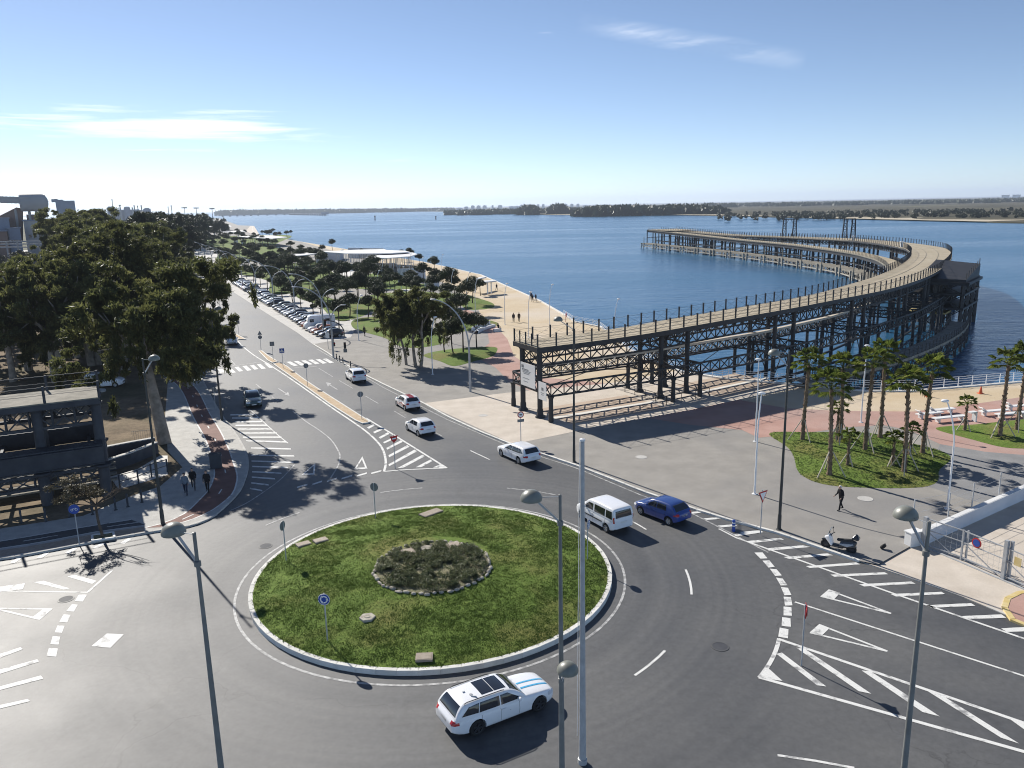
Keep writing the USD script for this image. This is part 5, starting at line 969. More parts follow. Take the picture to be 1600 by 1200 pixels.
for k, (s0, s1) in enumerate(zip(bents[:-1], bents[1:])):
    near = s0 < 100
    pit = 1.55 if near else 2.2
    lw = 0.11 if near else 0.16
    for t in (TIN, 1 - TIN):
        obj("lattice_truss", lattice(deckpt(s0, t, -2.0), deckpt(s1, t, -2.0), 1.35, pit, lw), m_iron, pier)
    # brackets that carry the deck edge
    br = MB()
    for x in np.arange(s0, s1, 1.9 if near else 3.8):
        for t, e in ((TIN, 0.0), (1 - TIN, 1.0)): br.bar(deckpt(x, t, -0.75), deckpt(x, e, -0.3), 0.09, 0.16)
        br.bar(deckpt(x, 0.0, -0.3), deckpt(x, 1.0, -0.3), 0.12, 0.22)
    obj("deck_bracket", br, m_iron, pier, kind="stuff")
    for t0, t1, z, h in ((-outer_t(s0), -outer_t(s1), 2.75, 1.15), (1 + outer_t(s0), 1 + outer_t(s1), 2.75, 1.15)):
        if s0 > 150 and t0 < 0: continue
        p, q = deckpt(s0, t0), deckpt(s1, t1); p[2] = q[2] = z; obj("side_truss", lattice(p, q, h, pit, lw), m_iron, pier)
    if s0 < 190:
        p, q = deckpt(s0, 1 - TIN), deckpt(s1, 1 - TIN); p[2] = q[2] = 3.55; obj("middle_truss", lattice(p, q, 1.15, pit, lw), m_iron, pier)
        # thin horizontal wind bracing between the outer lines
        p1, p2, q1, q2 = deckpt(s0, -outer_t(s0)), deckpt(s0, 1 + outer_t(s0)), deckpt(s1, -outer_t(s1)), deckpt(s1, 1 + outer_t(s1))
        for v in (p1, p2, q1, q2): v[2] = 3.85
        obj("wind_brace", MB().bar(p1, q2, 0.06).bar(p2, q1, 0.06), m_iron, pier)
    if s0 > 30:
        for t in (TIN, 1 - TIN):
            p, q = deckpt(s0, t), deckpt(s1, t); p[2] = q[2] = -0.6; obj("tie_beam", MB().bar(p, q, 0.2, 0.3), m_iron, pier)
            if s1 - s0 < 6:
                p, q = deckpt(s0, t), deckpt(s1, t); obj("pier_brace", MB().bar([*p[:2], -0.6], [*q[:2], p[2] - 2.2], 0.09).bar([*q[:2], -0.6], [*p[:2], p[2] - 2.2], 0.09), m_iron, pier)
    # pale duct that runs along the inner line
    if s0 < 60:
        p, q = deckpt(s0, 0.74), deckpt(s1, 0.74); p[2] = q[2] = 4.82; obj("pale_duct", MB().bar(p, q, 0.55, 0.28), m_cream, pier)
# printed banners on the end frame
def banner(t0, t1, z0, z1, lines, name):
    p, q = deckpt(0.3, t0), deckpt(0.3, t1); d = (q - p)[:2]; L = np.linalg.norm(d); d /= L; nn = np.array([-d[1], d[0]])
    if nn @ (C0 - p[:2]) < 0: nn = -nn
    w = obj(name, MB().bar([*p[:2], (z0 + z1) / 2], [*q[:2], (z0 + z1) / 2], 0.04, z1 - z0), m_white_sign, pier)
    m = MB()
    for u0, u1, z, h in lines:
        a, b = p[:2] + d * L * u0 + nn * 0.026, p[:2] + d * L * u1 + nn * 0.026; zz = z0 + (z1 - z0) * z; m.bar([*a, zz], [*b, zz], 0.01, h)
    obj("printed_lines", m, m_print, w)
banner(0.2, 0.8, 3.0, 5.4, [(0.45, 0.9, 0.72, 0.1), (0.3, 0.9, 0.66, 0.06), (0.35, 0.85, 0.6, 0.06), (0.4, 0.8, 0.54, 0.06), (0.78, 0.94, 0.84, 0.3), (0.4, 0.85, 0.34, 0.05), (0.5, 0.8, 0.2, 0.05)], "banner")
banner(-0.24, 0.06, 2.2, 4.0, [(0.35, 0.6, 0.62, 0.3), (0.3, 0.7, 0.4, 0.05), (0.35, 0.65, 0.3, 0.05)], "banner")
# low railings round the foot of the second pair of bents
fence = MB()
for s0, s1 in ((14.4, 20.6),):
    c = [deckpt(s0, -0.42), deckpt(s1, -0.42), deckpt(s1, 1.42), deckpt(s0, 1.42), deckpt(s0, -0.42)]
    for p, q in zip(c[:-1], c[1:]):
        p, q = p * [1, 1, 0] + [0, 0, ZP], q * [1, 1, 0] + [0, 0, ZP]; k = int(np.linalg.norm(q - p) / 1.6)
        for i in range(k + 1): o = p + (q - p) * i / k; fence.bar(o, o + [0, 0, 1.0], 0.06)
        for z in (0.5, 0.98): fence.bar(p + [0, 0, z], q + [0, 0, z], 0.05)
obj("foot_railing", fence, m_iron, pier)
# tan paving fields and pale strips of the forecourt under the pier
ff = MB(); fs = MB()
for s0, s1 in ((2.0, 13.6), (21.4, 32.0)):
    for t0, t1 in ((-0.62, -0.12), (0.05, 0.8)):
        ff.poly([tuple(deckpt(s, t)[:2]) for s, t in ((s0, t0), (s1, t0), (s1, t1), (s0, t1))], ZP + 0.013)
    fs.poly([tuple(deckpt(s, t)[:2]) for s, t in ((s0 - 1.2, -0.1), (s1 + 1, -0.1), (s1 + 1, 0.03), (s0 - 1.2, 0.03))], ZP + 0.014)
struct("tan_paving_field", ff, m_tan); struct("pale_paving_strip", fs, m_white_pave)
# ---- the lower track that leaves the main deck and runs along the inner side of the head
LE = np.array([(80, 166, 4.4), (88, 185, 4.4), (96, 205, 4.5), (103, 229, 4.5), (106.2, 253, 4.6), (103.6, 293, 5.0), (98, 332, 5.1), (88.5, 376, 5.8), (78.5, 416, 6.7), (74.2, 433, 7.1)])
l2 = spline(LE, 90); nb = np.gradient(l2[:, :2], axis=0); nb /= np.linalg.norm(nb, axis=1, keepdims=True); out = np.c_[nb[:, 1], -nb[:, 0]]     # to the right of travel
def lowpt(i, o, dz=0.0): return np.array([*(l2[i, :2] + out[i] * o), l2[i, 2] + dz])
m = MB(); m.add(np.vstack([[lowpt(i, 0) for i in range(90)], [lowpt(i, 4.6) for i in range(90)]]), [(i, i + 90, i + 91, i + 1) for i in range(89)])
m.add(np.vstack([[lowpt(i, 0, -0.2) for i in range(90)], [lowpt(i, 4.6, -0.2) for i in range(90)]]), [(i, i + 1, i + 91, i + 90) for i in range(89)])
obj("lower_deck", m, m_deck, pier)
m = MB(); [m.bar(lowpt(i, 0, -0.1), lowpt(i + 1, 0, -0.1), 0.12, 0.32) for i in range(89)]; obj("pale_fascia", m, m_timber, pier)
m = MB(); [m.bar(deckpt(x, 1.005, -0.12), deckpt(y, 1.005, -0.12), 0.1, 0.3) for x, y in zip(np.linspace(235, PLEN, 60)[:-1], np.linspace(235, PLEN, 60)[1:])]; obj("pale_fascia", m, m_timber, pier)
m = MB(); [m.bar(lowpt(i, o, -0.75), lowpt(i + 1, o, -0.75), 0.3, 1.1) for i in range(89) for o in (0.5, 4.1)]; obj("lower_girder", m, m_iron, pier)
pm, wm = MB(), MB()
for i in range(0, 89):
    p = lowpt(i, 0.05); pm.bar(p, p + [0, 0, 1.15], 0.11); q = (lowpt(i, 0.05) + lowpt(i + 1, 0.05)) / 2; pm.bar(q, q + [0, 0, 1.15], 0.11); wm.bar(p + [0, 0, 1.1], lowpt(i + 1, 0.05, 1.1), 0.03)
obj("lower_railing", pm, m_timber, pier, kind="stuff"); obj("railing_wire", wm, m_timber, pier, kind="stuff")
for i in range(2, 89, 3):
    for o in (0.5, 4.1):
        x, y, z = lowpt(i, o); obj("column", MB().lathe([(0.0, -3.2), (0.27, -3.2), (0.27, z - 1.3), (0.0, z - 1.3)], (x, y, 0), 8), m_iron, pier, 40)
    p, q = lowpt(i, 0.5), lowpt(i, 4.1); obj("cross_beam", MB().bar([*p[:2], 1.6], [*q[:2], 1.6], 0.2, 0.3), m_iron, pier)
    if i + 3 < 89:
        q = lowpt(i + 3, 0.5); obj("tie_beam", MB().bar([*p[:2], 1.5], [*q[:2], 1.5], 0.2, 0.28), m_iron, pier)
# timber landing stage along the inner side, with pale piles in pairs
m = MB(); m.add(np.vstack([[[*lowpt(i, -3.0)[:2], 0.15] for i in range(12, 90)], [[*lowpt(i, 1.5)[:2], 0.15] for i in range(12, 90)]]), [(i, i + 78, i + 79, i + 1) for i in range(77)])
for i in range(12, 89): m.bar([*lowpt(i, -3.0)[:2], -0.15], [*lowpt(i + 1, -3.0)[:2], -0.15], 0.15, 0.55)
obj("landing_stage", m, m_timber, pier)
m = MB(); [m.bar([*lowpt(i, -3.1)[:2], -1.5], [*lowpt(i + 1, -3.1)[:2], -1.5], 0.25, 0.3) for i in range(12, 89)]; obj("fender_beam", m, m_pile, pier)
m = MB()
for i in range(12, 89): m.bar([*lowpt(i, -3.05)[:2], -0.2], [*lowpt(i + 1, -3.05)[:2], -1.5], 0.18, 0.18); m.bar([*lowpt(i, -3.05)[:2], -1.5], [*lowpt(i + 1, -3.05)[:2], -0.2], 0.18, 0.18)
obj("fender_lattice", m, m_timber, pier, kind="stuff")
for i in range(13, 89, 5):
    for o in (0, 1):
        if i + o < 90: x, y, _ = lowpt(i + o, -3.35); obj("pale_pile", MB().box((x, y, -1.4), (0.45, 0.45, 3.3)), m_pile, pier)
    x, y, _ = lowpt(i, -3.2); obj("tall_pile", MB().bar([x, y, -3], [x, y, 3.6], 0.28), m_timber, pier)
# end frame of the head
p, q = l2[-1], fN(PLEN); m = MB().bar([*p[:2], 6.9], [*q[:2], 6.9], 0.4, 0.5)
for t in np.linspace(0, 1, 6): x = p[:2] + (q[:2] - p[:2]) * t; m.bar([*x, -3], [*x, 7], 0.45)
m.bar([*p[:2], 3], [*q[:2], 3], 0.25, 0.3); obj("end_frame", m, m_iron, pier)
e = MB().poly([tuple(l2[-1, :2]), tuple(fN(PLEN)[:2]), tuple(fN(PLEN - 30)[:2]), tuple(l2[-9, :2])], 7.12); obj("end_platform", e, m_deck, pier)
# low walkway on the river-bank side
wk = [(32.5, 88.6), (45, 97.2), (58, 109.5), (68, 121), (74.5, 130.5)]; wl = spline(np.c_[wk, np.full(5, 0.75)], 40)
m = MB(); band(m, wl, 2.6, 0.78); a_, b_ = strip(wl, 2.6)
for i in range(39): m.bar([*b_[i], 0.55], [*b_[i + 1], 0.55], 0.15, 0.4); m.bar([*a_[i], 0.55], [*a_[i + 1], 0.55], 0.15, 0.4)
obj("side_walkway", m, m_timber, pier)
m = MB()
for i in range(40):
    for e_ in (a_, b_):
        m.bar([*e_[i], 0.75], [*e_[i], 1.85], 0.08)
        if i < 39: m.bar([*e_[i], 1.82], [*e_[i + 1], 1.82], 0.05).bar([*e_[i], 1.3], [*e_[i + 1], 1.3], 0.05)
obj("walkway_railing", m, m_iron, pier, kind="stuff")
for i in range(2, 40, 3):
    for e_ in (a_, b_): obj("walkway_post", MB().bar([*e_[i], -3.2], [*e_[i], 0.5], 0.3), m_iron, pier)
for i in range(2, 37, 3): obj("walkway_lattice", lattice([*b_[i], -1.3], [*b_[i + 3], -1.3], 1.6, 1.8, 0.09), m_iron, pier)
# the discharge stub that juts out at the turn, with its sloped hood
d = np.array([0.62, 0.78]); d /= np.linalg.norm(d); r_ = np.array([d[1], -d[0]]); o = np.array([80.3, 141.0])
stub = lambda u, v, z: np.array([*(o + d * u + r_ * v), z])
m = MB()
def blk(mb, u0, u1, v0, v1, z0, z1, zt=None):
    zt = zt if zt is not None else (z1, z1, z1, z1)
    c = [(u0, v0), (u1, v0), (u1, v1), (u0, v1)]; v = [stub(*q, z0) for q in c] + [stub(*q, z) for q, z in zip(c, zt)]
    return mb.add(v, [(0, 1, 2, 3), (7, 6, 5, 4), (0, 4, 5, 1), (1, 5, 6, 2), (2, 6, 7, 3), (3, 7, 4, 0)])
blk(m, -3, 10.5, -6.5, 1.0, 6.3, 7, (7.0, 9.4, 8.8, 6.9)); obj("stub_hood", m, m_iron, pier)
m = MB(); blk(m, -3.4, -2.9, -9, 1.6, 5.9, 6.4); blk(m, -3.4, 10.5, 1.0, 1.6, 6.0, 6.5); obj("stub_eaves", m, m_iron, pier)
for z in (3.9, 1.4):
    m = MB(); blk(m, -1.8, 14, -8.5, 0.8, z, z + 0.35); obj("stub_floor", m, m_iron, pier)
m = MB(); blk(m, -1.0, 3.5, -8.6, -2.0, 0.4, 0.7); obj("stub_landing", m, m_yellow, pier)
for u in (-1.4, 3.5, 8.5, 13.5):
    for v in (-8.2, -4, 0.4): obj("stub_column", MB().bar(stub(u, v, -3.2), stub(u, v, 6.4), 0.5), m_iron, pier)
for u in (-1.4, 13.5):
    m = MB()
    for v0, v1 in ((-8.2, -4), (-4, 0.4)):
        for z0, z1 in ((-1.5, 1.4), (1.6, 3.9), (4.2, 6.2)): m.bar(stub(u, v0, z0), stub(u, v1, z1), 0.16).bar(stub(u, v1, z0), stub(u, v0, z1), 0.16)
    obj("stub_brace", m, m_iron, pier)
m = MB()
for u0, u1 in ((-1.4, 3.5), (3.5, 8.5), (8.5, 13.5)):
    for z0, z1 in ((-1.5, 1.4), (1.6, 3.9), (4.2, 6.2)): m.bar(stub(u0, 0.4, z0), stub(u1, 0.4, z1), 0.16).bar(stub(u1, 0.4, z0), stub(u0, 0.4, z1), 0.16)
obj("stub_brace", m, m_iron, pier)
m = MB(); [m.bar(stub(u, 0.9, 6.9 + 0.14 * (u + 3)), stub(u, 0.9, 8.0 + 0.14 * (u + 3)), 0.1) for u in np.linspace(-2.5, 10, 7)]; obj("stub_railing", m, m_iron, pier)
for k in range(3):
    s = 118 + 26 * k; p, q = deckpt(s, 0.0, -2.2), deckpt(s, 1.0, -2.2); obj("cross_beam", MB().bar([*p[:2], 2.0], [*q[:2], 2.0], 0.4, 0.5), m_iron, pier)
# small lamp cabinets standing on the deck
for s, t in ((181, 0.93), (232, 0.9)):
    p = deckpt(s, t); obj("deck_cabinet", MB().box(p + [0, 0, 0.65], (0.7, 0.5, 1.3)).box(p + [0, 0, 1.38], (0.9, 0.7, 0.14)), m_white, pier)
# ---- two trestle gantries in the river behind the head
for k, (pxs, lab) in enumerate((((1226, 1242), "left dark iron trestle gantry rising behind the pier head"), ((1321, 1334), "right dark iron trestle gantry rising behind the pier head"))):
    dist = 345 if k == 0 else 318
    base = []
    for px in pxs:
        dd = (px - 800) / FOC * RIGHT - (350 - 600) / FOC * UP + FWD; base.append(dd[:2] / np.linalg.norm(dd[:2]) * dist)
    c = (base[0] + base[1]) / 2; zt = 13.6 if k == 0 else 14.0
    g = thing("trestle_gantry", lab, "gantry", (*c, 0)); ax = (base[1] - base[0]); gap = np.linalg.norm(ax); ax /= gap; ay = np.array([-ax[1], ax[0]])
    for s_ in (-1, 1):
        m = MB(); o_ = ax * s_ * gap / 2
        legs = [(np.array([*(o_ + ax * a * 1.25 + ay * b * 1.3), -3]), np.array([*(o_ + ax * a * 0.45 + ay * b * 0.6), zt])) for a in (-1, 1) for b in (-1, 1)]
        for p, q in legs: m.bar(p, q, 0.36)
        for z in (0.25, 0.45, 0.62, 0.78, 0.9, 1.0):
            P4 = [p + (q - p) * z for p, q in legs]
            for i, j in ((0, 1), (1, 3), (3, 2), (2, 0)): m.bar(P4[i], P4[j], 0.16)
        for z0, z1 in ((0.25, 0.45), (0.45, 0.62), (0.62, 0.78), (0.78, 0.9)):
            for i, j in ((0, 1), (1, 3), (3, 2), (2, 0)): m.bar(legs[i][0] + (legs[i][1] - legs[i][0]) * z0, legs[j][0] + (legs[j][1] - legs[j][0]) * z1, 0.12)
        obj("trestle", m, m_iron, g)
    obj("top_beam", MB().bar([*(-ax * (gap / 2 + 0.6)), zt], [*(ax * (gap / 2 + 0.6)), zt], 1.2, 0.35), m_iron, g)
    obj("brace", MB().bar([*(-ax * gap * 0.38), zt - 2.2], [*(-ax * gap * 0.12), zt - 0.2], 0.15).bar([*(ax * gap * 0.38), zt - 2.2], [*(ax * gap * 0.12), zt - 0.2], 0.15), m_iron, g)

# ================================================================ THE CUT-OFF END OF THE SAME BRIDGE ON THE LEFT
U = np.array([math.cos(math.radians(27.7)), math.sin(math.radians(27.7))]); VV = np.array([-U[1], U[0]]); CF = np.array([1.33, 78.64])
fp = lambda t, s, z: np.array([*(CF + U * t + VV * s), z])
frag = thing("iron_bridge_end", "dark cut-off end of the old iron lattice bridge beside the wood on the left", "bridge")
T1, T0 = -38.2, -58.0
m = MB(); v = [fp(t, s, z) for z in (7.3, 7.45) for t, s in ((T0, -2.45), (T1, -2.45), (T1, 2.45), (T0, 2.45))]; m.add(v, [(3, 2, 1, 0), (4, 5, 6, 7), (0, 1, 5, 4), (1, 2, 6, 5), (2, 3, 7, 6), (3, 0, 4, 7)]); obj("deck", m, m_timber, frag)
for s in (-2.4, 2.4):
    obj("edge_beam", MB().bar(fp(T0, s, 7.15), fp(T1, s, 7.15), 0.22, 0.4), m_iron_old, frag)
    for t in np.arange(T1, T0, -3.6): obj("railing_post", MB().bar(fp(t, s, 7.4), fp(t, s, 8.7), 0.14), m_iron_old, frag)
    obj("top_rail", MB().bar(fp(T0, s, 8.62), fp(T1, s, 8.62), 0.05).bar(fp(T0, s, 8.05), fp(T1, s, 8.05), 0.03), m_iron_old, frag)
for s in (-1.75, 1.75): obj("lattice_truss", lattice(fp(T0, s, 5.4), fp(T1 - 0.3, s, 5.4), 1.5, 1.5, 0.13, 0.22, 0.25), m_iron_old, frag)
for s in (-3.8, 3.8):
    obj("plate_girder", MB().bar(fp(T0, s, 3.3), fp(T1 - 0.2, s, 3.3), 0.25, 1.25), m_iron_old, frag)
    for z in (2.7, 3.95): obj("girder_flange", MB().bar(fp(T0, s, z), fp(T1 - 0.2, s, z), 0.5, 0.08), m_iron_old, frag)
    obj("lower_truss", lattice(fp(T0, s, 1.45), fp(T1 - 0.4, s, 1.45), 0.95, 1.5, 0.12, 0.2), m_iron_old, frag)
obj("side_deck", MB().bar(fp(T0, -3.0, 4.05), fp(T1 - 0.2, -3.0, 4.05), 1.5, 0.08), m_iron_old, frag)
for t in (T1 - 0.35, T1 - 4.3):
    for s in (-1.75, 1.75): x, y, _ = fp(t, s, 0); obj("column", column(x, y, -1.5, 7.0, 0.36), m_iron_old, frag, 40)
    for s in (-3.8, 3.8): x, y, _ = fp(t, s, 0); obj("short_column", column(x, y, -1.5, 2.6, 0.4, False), m_iron_old, frag, 40)
    for z, h in ((5.4, 1.3), (2.8, 1.0)): obj("cross_truss", lattice(fp(t, -3.8 if z < 4 else -1.75, z), fp(t, 3.8 if z < 4 else 1.75, z), h, 1.3, 0.12), m_iron_old, frag)
for k in range(6):
    t = T1 - 1.2 - 3 * k; obj("floor_beam", MB().bar(fp(t, -3.8, 3.0), fp(t, 3.8, 3.0), 0.2, 0.35), m_iron_old, frag)
for s in (-2.6, -1.0, 0.6, 2.2): obj("walk_plank", MB().bar(fp(T0, s, 0.9), fp(T1 + 0.5, s, 0.9), 0.5, 0.12), m_timber, frag)
# ================================================================ TREES AND PLANTS
def cards(blobs, n, size, seed, droop=0.0, aspect=0.4, hollow=0.55, jitter=1.0, lump=0.6, clumps=0, cr=0.8):
    """Leaf-sized quads spread through the outer shell of several ellipsoids (cx, cy, cz, rx, ry, rz), uneven and with gaps; with clumps > 0 they gather in that many sprays of radius cr."""
    g = np.random.default_rng(seed); B = np.array(blobs, float)
    def shell(B, n, hollow):
        w = (B[:, 3] * B[:, 4] * B[:, 5]) ** 0.72; k = g.choice(len(B), n, p=w / w.sum()); d = g.normal(size=(n, 3)); d /= np.linalg.norm(d, axis=1, keepdims=True)
        r = (hollow + (1 - hollow) * g.uniform(0, 1, n) ** 0.6) * (1 + 0.12 * g.normal(size=n)); return B[k, :3] + d * r[:, None] * B[k, 3:], d
    if clumps:
        c, d0 = shell(B, clumps, hollow); s = cr * g.uniform(0.45, 1.35, (clumps, 1)) * np.array([[1.15, 1.15, 0.7]]); B2 = np.hstack([c, s]); p, d = shell(B2, n, 0.15)
    else:
        p, d = shell(B, n * 2, hollow); dens = meshkit.fbm(p / (0.9 * lump) + seed * 7.3, 2, seed); p, d = p[dens > 0.4], d[dens > 0.4]; p, d = p[:n], d[:n]
    n = len(p)
    a = g.normal(size=(n, 3)) * jitter + [0, 0, -droop]; a /= np.linalg.norm(a, axis=1, keepdims=True)
    b = np.cross(a, d * 0.5 + g.normal(size=(n, 3)) * 0.7); b /= np.linalg.norm(b, axis=1, keepdims=True) + 1e-9
    s = size * g.uniform(0.6, 1.5, (n, 1)); u, v = a * s, b * s * aspect
    V = np.stack([p - u, p + v * 0.9, p + u, p - v * 0.9], 1).reshape(-1, 3); i = np.arange(n)[:, None] * 4
    return V, np.hstack([i, i + 1, i + 2, i + 3])

def limb(m, p, q, r0, r1, bend=0.15, n=5, seed=0, sides=7):
    g = random.Random(seed); p, q = np.array(p, float), np.array(q, float); L = np.linalg.norm(q - p); o = np.array([g.uniform(-1, 1), g.uniform(-1, 1), 0]) * bend * L * 0.5
    t = np.linspace(0, 1, n); m.tube([p + (q - p) * x + o * math.sin(math.pi * x) for x in t], r0 + (r1 - r0) * t, sides)

def gum(name, label, loc, h, rx, seed, n=14000, size=0.34, trunks=1, lean=(0, 0), mat=m_gum, group=None, cat="tree", low=0.38, rz=0.0, wide=1.0, r0=0.42, z=ZP):
    g = random.Random(seed); t = thing(name, label, cat, (*loc, z - 0.05), rz, group); m = MB(); blobs = []
    ends = []
    for k in range(trunks):
        b0 = np.array([g.uniform(-0.6, 0.6) * (trunks > 1), g.uniform(-0.6, 0.6) * (trunks > 1), 0]); f = np.array([lean[0] + g.uniform(-0.5, 0.5), lean[1] + g.uniform(-0.5, 0.5), h * g.uniform(0.4, 0.5)]) + b0
        limb(m, b0, f, r0, r0 * 0.62, 0.1, 7, seed + k, 10)
        for j in range(5):
            a = j * 1.26 + g.uniform(-0.5, 0.5); rr = rx * g.uniform(0.35, 0.78); e = f + [math.cos(a) * rr * wide, math.sin(a) * rr * wide, h * g.uniform(0.1, 0.42)]; limb(m, f - [0, 0, g.uniform(0, 1.2)], e, r0 * 0.5, 0.06, 0.25, 6, seed * 3 + j + 10 * k); ends.append(e)
            e2 = e + [g.uniform(-1, 1) * rx * 0.35, g.uniform(-1, 1) * rx * 0.35, h * g.uniform(-0.12, 0.12)]; limb(m, (f + e) / 2, e2, r0 * 0.22, 0.03, 0.3, 5, seed * 5 + j); ends.append(e2)
    obj("trunk", m, m_bark, t, True)
    for e in ends: s = g.uniform(0.3, 0.5) * rx; blobs.append((*e, s * wide * 1.15, s * wide * 1.15, s * g.uniform(0.6, 0.9)))
    for k in range(15):
        a = g.uniform(0, 6.28); rr = rx * g.uniform(0.35, 0.95); zz = h * g.uniform(low, 0.86); s = rx * g.uniform(0.24, 0.4); blobs.append((lean[0] + math.cos(a) * rr * wide, lean[1] + math.sin(a) * rr * wide, zz, s * wide, s * wide, s * 0.8))
    zmax = max(b[2] + b[5] for b in blobs); blobs = [(b[0], b[1], min(b[2], h - b[5]), *b[3:]) for b in blobs]
    obj("crown", cards(blobs, int(n * 1.7), size * 0.68, seed, droop=0.9, aspect=0.32, hollow=0.4, clumps=int(34 * rx), cr=0.2 * rx ** 0.75), mat, t)
    # drooping outer sprays
    g2 = np.random.default_rng(seed + 5); sp = []
    for k in range(46):
        b = blobs[g2.integers(len(blobs))]; a = g2.uniform(0, 6.28); sp.append((b[0] + math.cos(a) * b[3], b[1] + math.sin(a) * b[4], b[2] - b[5] * g2.uniform(0.3, 1.0) - 0.6, 0.4, 0.4, g2.uniform(0.7, 1.6)))
    obj("hanging_spray", cards(sp, n // 5, size * 0.8, seed + 6, droop=2.2, aspect=0.26, hollow=0.0, lump=0.5), mat, t)
    return t

big = gum("gum_tree", "huge leaning gum tree with pale bare trunk at the edge of the cycle track", at(258, 695), 17.6, 6.4, 11, n=26000, lean=(-1.8, 1.2), r0=0.6, low=0.34)
gum("gum_tree", "gum tree with hanging foliage over the avenue beside the tall dark lamp post", at(296, 606), 15.2, 4.4, 12, n=20000, lean=(1.3, 0.6), r0=0.35, low=0.24)
protos = [gum("gum_tree", "tall many-stemmed gum tree behind the white parked car", at(196, 580), 20.5, 6.8, 13, n=24000, size=0.4, trunks=2, low=0.2, group=None),
          gum("gum_tree", "broad olive gum tree with slanting stems behind the iron bridge end", at(92, 598), 16.8, 6.6, 14, n=22000, size=0.38, trunks=3, low=0.2),
          gum("gum_tree", "gum tree with rusty top at the left edge of the picture", at(18, 596), 13.5, 5.4, 15, n=12000, size=0.38, trunks=3, low=0.2),
          gum("gum_tree", "rust-tinged gum tree crown above the earth clearing on the left", at(55, 540), 13.6, 4.8, 16, n=12000, size=0.4, mat=m_gum_rust, trunks=2)]
lab = "gum tree in the dense stand of gums left of the avenue"
for k, (px, py, ty, q) in enumerate([(235, 565, 420, 0), (148, 572, 396, 1), (45, 580, 452, 1), (118, 560, 392, 0), (-40, 570, 445, 0), (190, 545, 372, 1), (232, 520, 352, 0), (150, 535, 365, 0), (96, 520, 412, 1), (270, 500, 395, 1), (20, 530, 430, 0), (200, 500, 338, 1), (138, 480, 330, 0), (255, 475, 356, 0), (285, 455, 388, 1), (225, 455, 340, 1), (175, 470, 342, 1), (-60, 520, 430, 1), (110, 452, 322, 0), (150, 440, 318, 1)]):
    x = at(px, py); d = math.hypot(*x);
    lo, hi = 2.0, 40.0
    for _ in range(30):
        m_ = (lo + hi) / 2
        if pix(*x, m_)[1] > ty: lo = m_
        else: hi = m_
    hh = lo; base_h = [20.5, 16.8][q]
    dup(protos[q], (*x, 0), R.uniform(0, 6.28), scale=(hh / base_h * R.uniform(0.95, 1.15), hh / base_h * R.uniform(0.95, 1.15), hh / base_h), label=lab, group="gum trees of the stand left of the avenue")
# the gum pair in the plaza
gum("gum_tree", "round-crowned gum tree with forked pale trunk in the middle of the plaza", at(654, 573, ZP), 11.0, 4.0, 21, n=24000, size=0.26, lean=(-0.3, 0.3), r0=0.24, low=0.36, trunks=2)
gum("gum_tree", "slim gum tree with one straight trunk left of the forked plaza gum", at(635, 570, ZP), 10.3, 3.4, 22, n=15000, size=0.26, lean=(-0.5, 0.4), r0=0.2, low=0.38)

# pines of the park: three kinds, many copies
def pine(label, loc, h, r, seed, group):
    g = random.Random(seed); t = thing("umbrella_pine", label, "pine tree", (*loc, ZP), g.uniform(0, 6), group); m = MB(); f = np.array([g.uniform(-0.3, 0.3), g.uniform(-0.3, 0.3), h * 0.55])
    limb(m, (0, 0, 0), f, 0.11, 0.08, 0.08, 6, seed); bl = []
    for k in range(6):
        a = k * 1.05 + g.uniform(-0.3, 0.3); rr = r * g.uniform(0.35, 0.8); e = np.array([f[0] + math.cos(a) * rr, f[1] + math.sin(a) * rr, h * g.uniform(0.68, 0.84)]); limb(m, f, e, 0.05, 0.02, 0.2, 4, seed + k); s = r * g.uniform(0.42, 0.6); bl.append((*e, s, s, s * 0.55))
    bl.append((f[0], f[1], h * 0.88, r * 0.6, r * 0.6, r * 0.33)); obj("trunk", m, m_bark_dark, t, True)
    obj("crown", cards(bl, 3200, 0.17, seed, aspect=0.3, hollow=0.45, lump=r * 0.3), m_pine, t); return t
GP = "young umbrella pines of the riverside park"; LP = "young dark umbrella pine in the riverside park"
pn = [pine("umbrella pine on the corner lawn nearest the pier end", at(709, 556), 5.2, 2.0, 31, None), pine("umbrella pine left of its neighbour on the corner lawn behind the curved lamp", at(695, 553), 4.6, 1.7, 32, None), pine("tall slim umbrella pine where the pink paving meets the lawn", at(745, 546), 5.6, 1.8, 33, None)]
spots = [(724, 555), (714, 512), (722, 503), (738, 476), (751, 463), (693, 462), (701, 463), (710, 461), (661, 446), (679, 430), (728, 492), (706, 538), (530, 514), (503, 503), (490, 494), (471, 485), (459, 478), (442, 470), (429, 461), (418, 455), (407, 449), (396, 442), (386, 436), (376, 430), (367, 424), (358, 418), (349, 412), (340, 407), (331, 402), (322, 397), (314, 392)]
cand = []
for P_, c_, _ in LAWNS[6:]:
    po = Polygon(P_); k = int(max(10, min(44, po.area / 62))); j = 0
    while j < k:
        x = NR.uniform(P_.min(0), P_.max(0))
        if po.contains(Point(x)): cand.append(x); j += 1
for x in [at(*p) for p in [(590, 480), (560, 470), (600, 468), (545, 482), (575, 500), (610, 452), (570, 447), (480, 440), (492, 452), (505, 447), (515, 440), (450, 430), (465, 426), (475, 415), (455, 408), (440, 405), (425, 400), (485, 402), (470, 398), (455, 392), (505, 398), (520, 392), (410, 385), (430, 388), (392, 382), (380, 376), (565, 405), (640, 412), (655, 415), (628, 410), (590, 418), (575, 425)]]: cand.append(np.array(x))
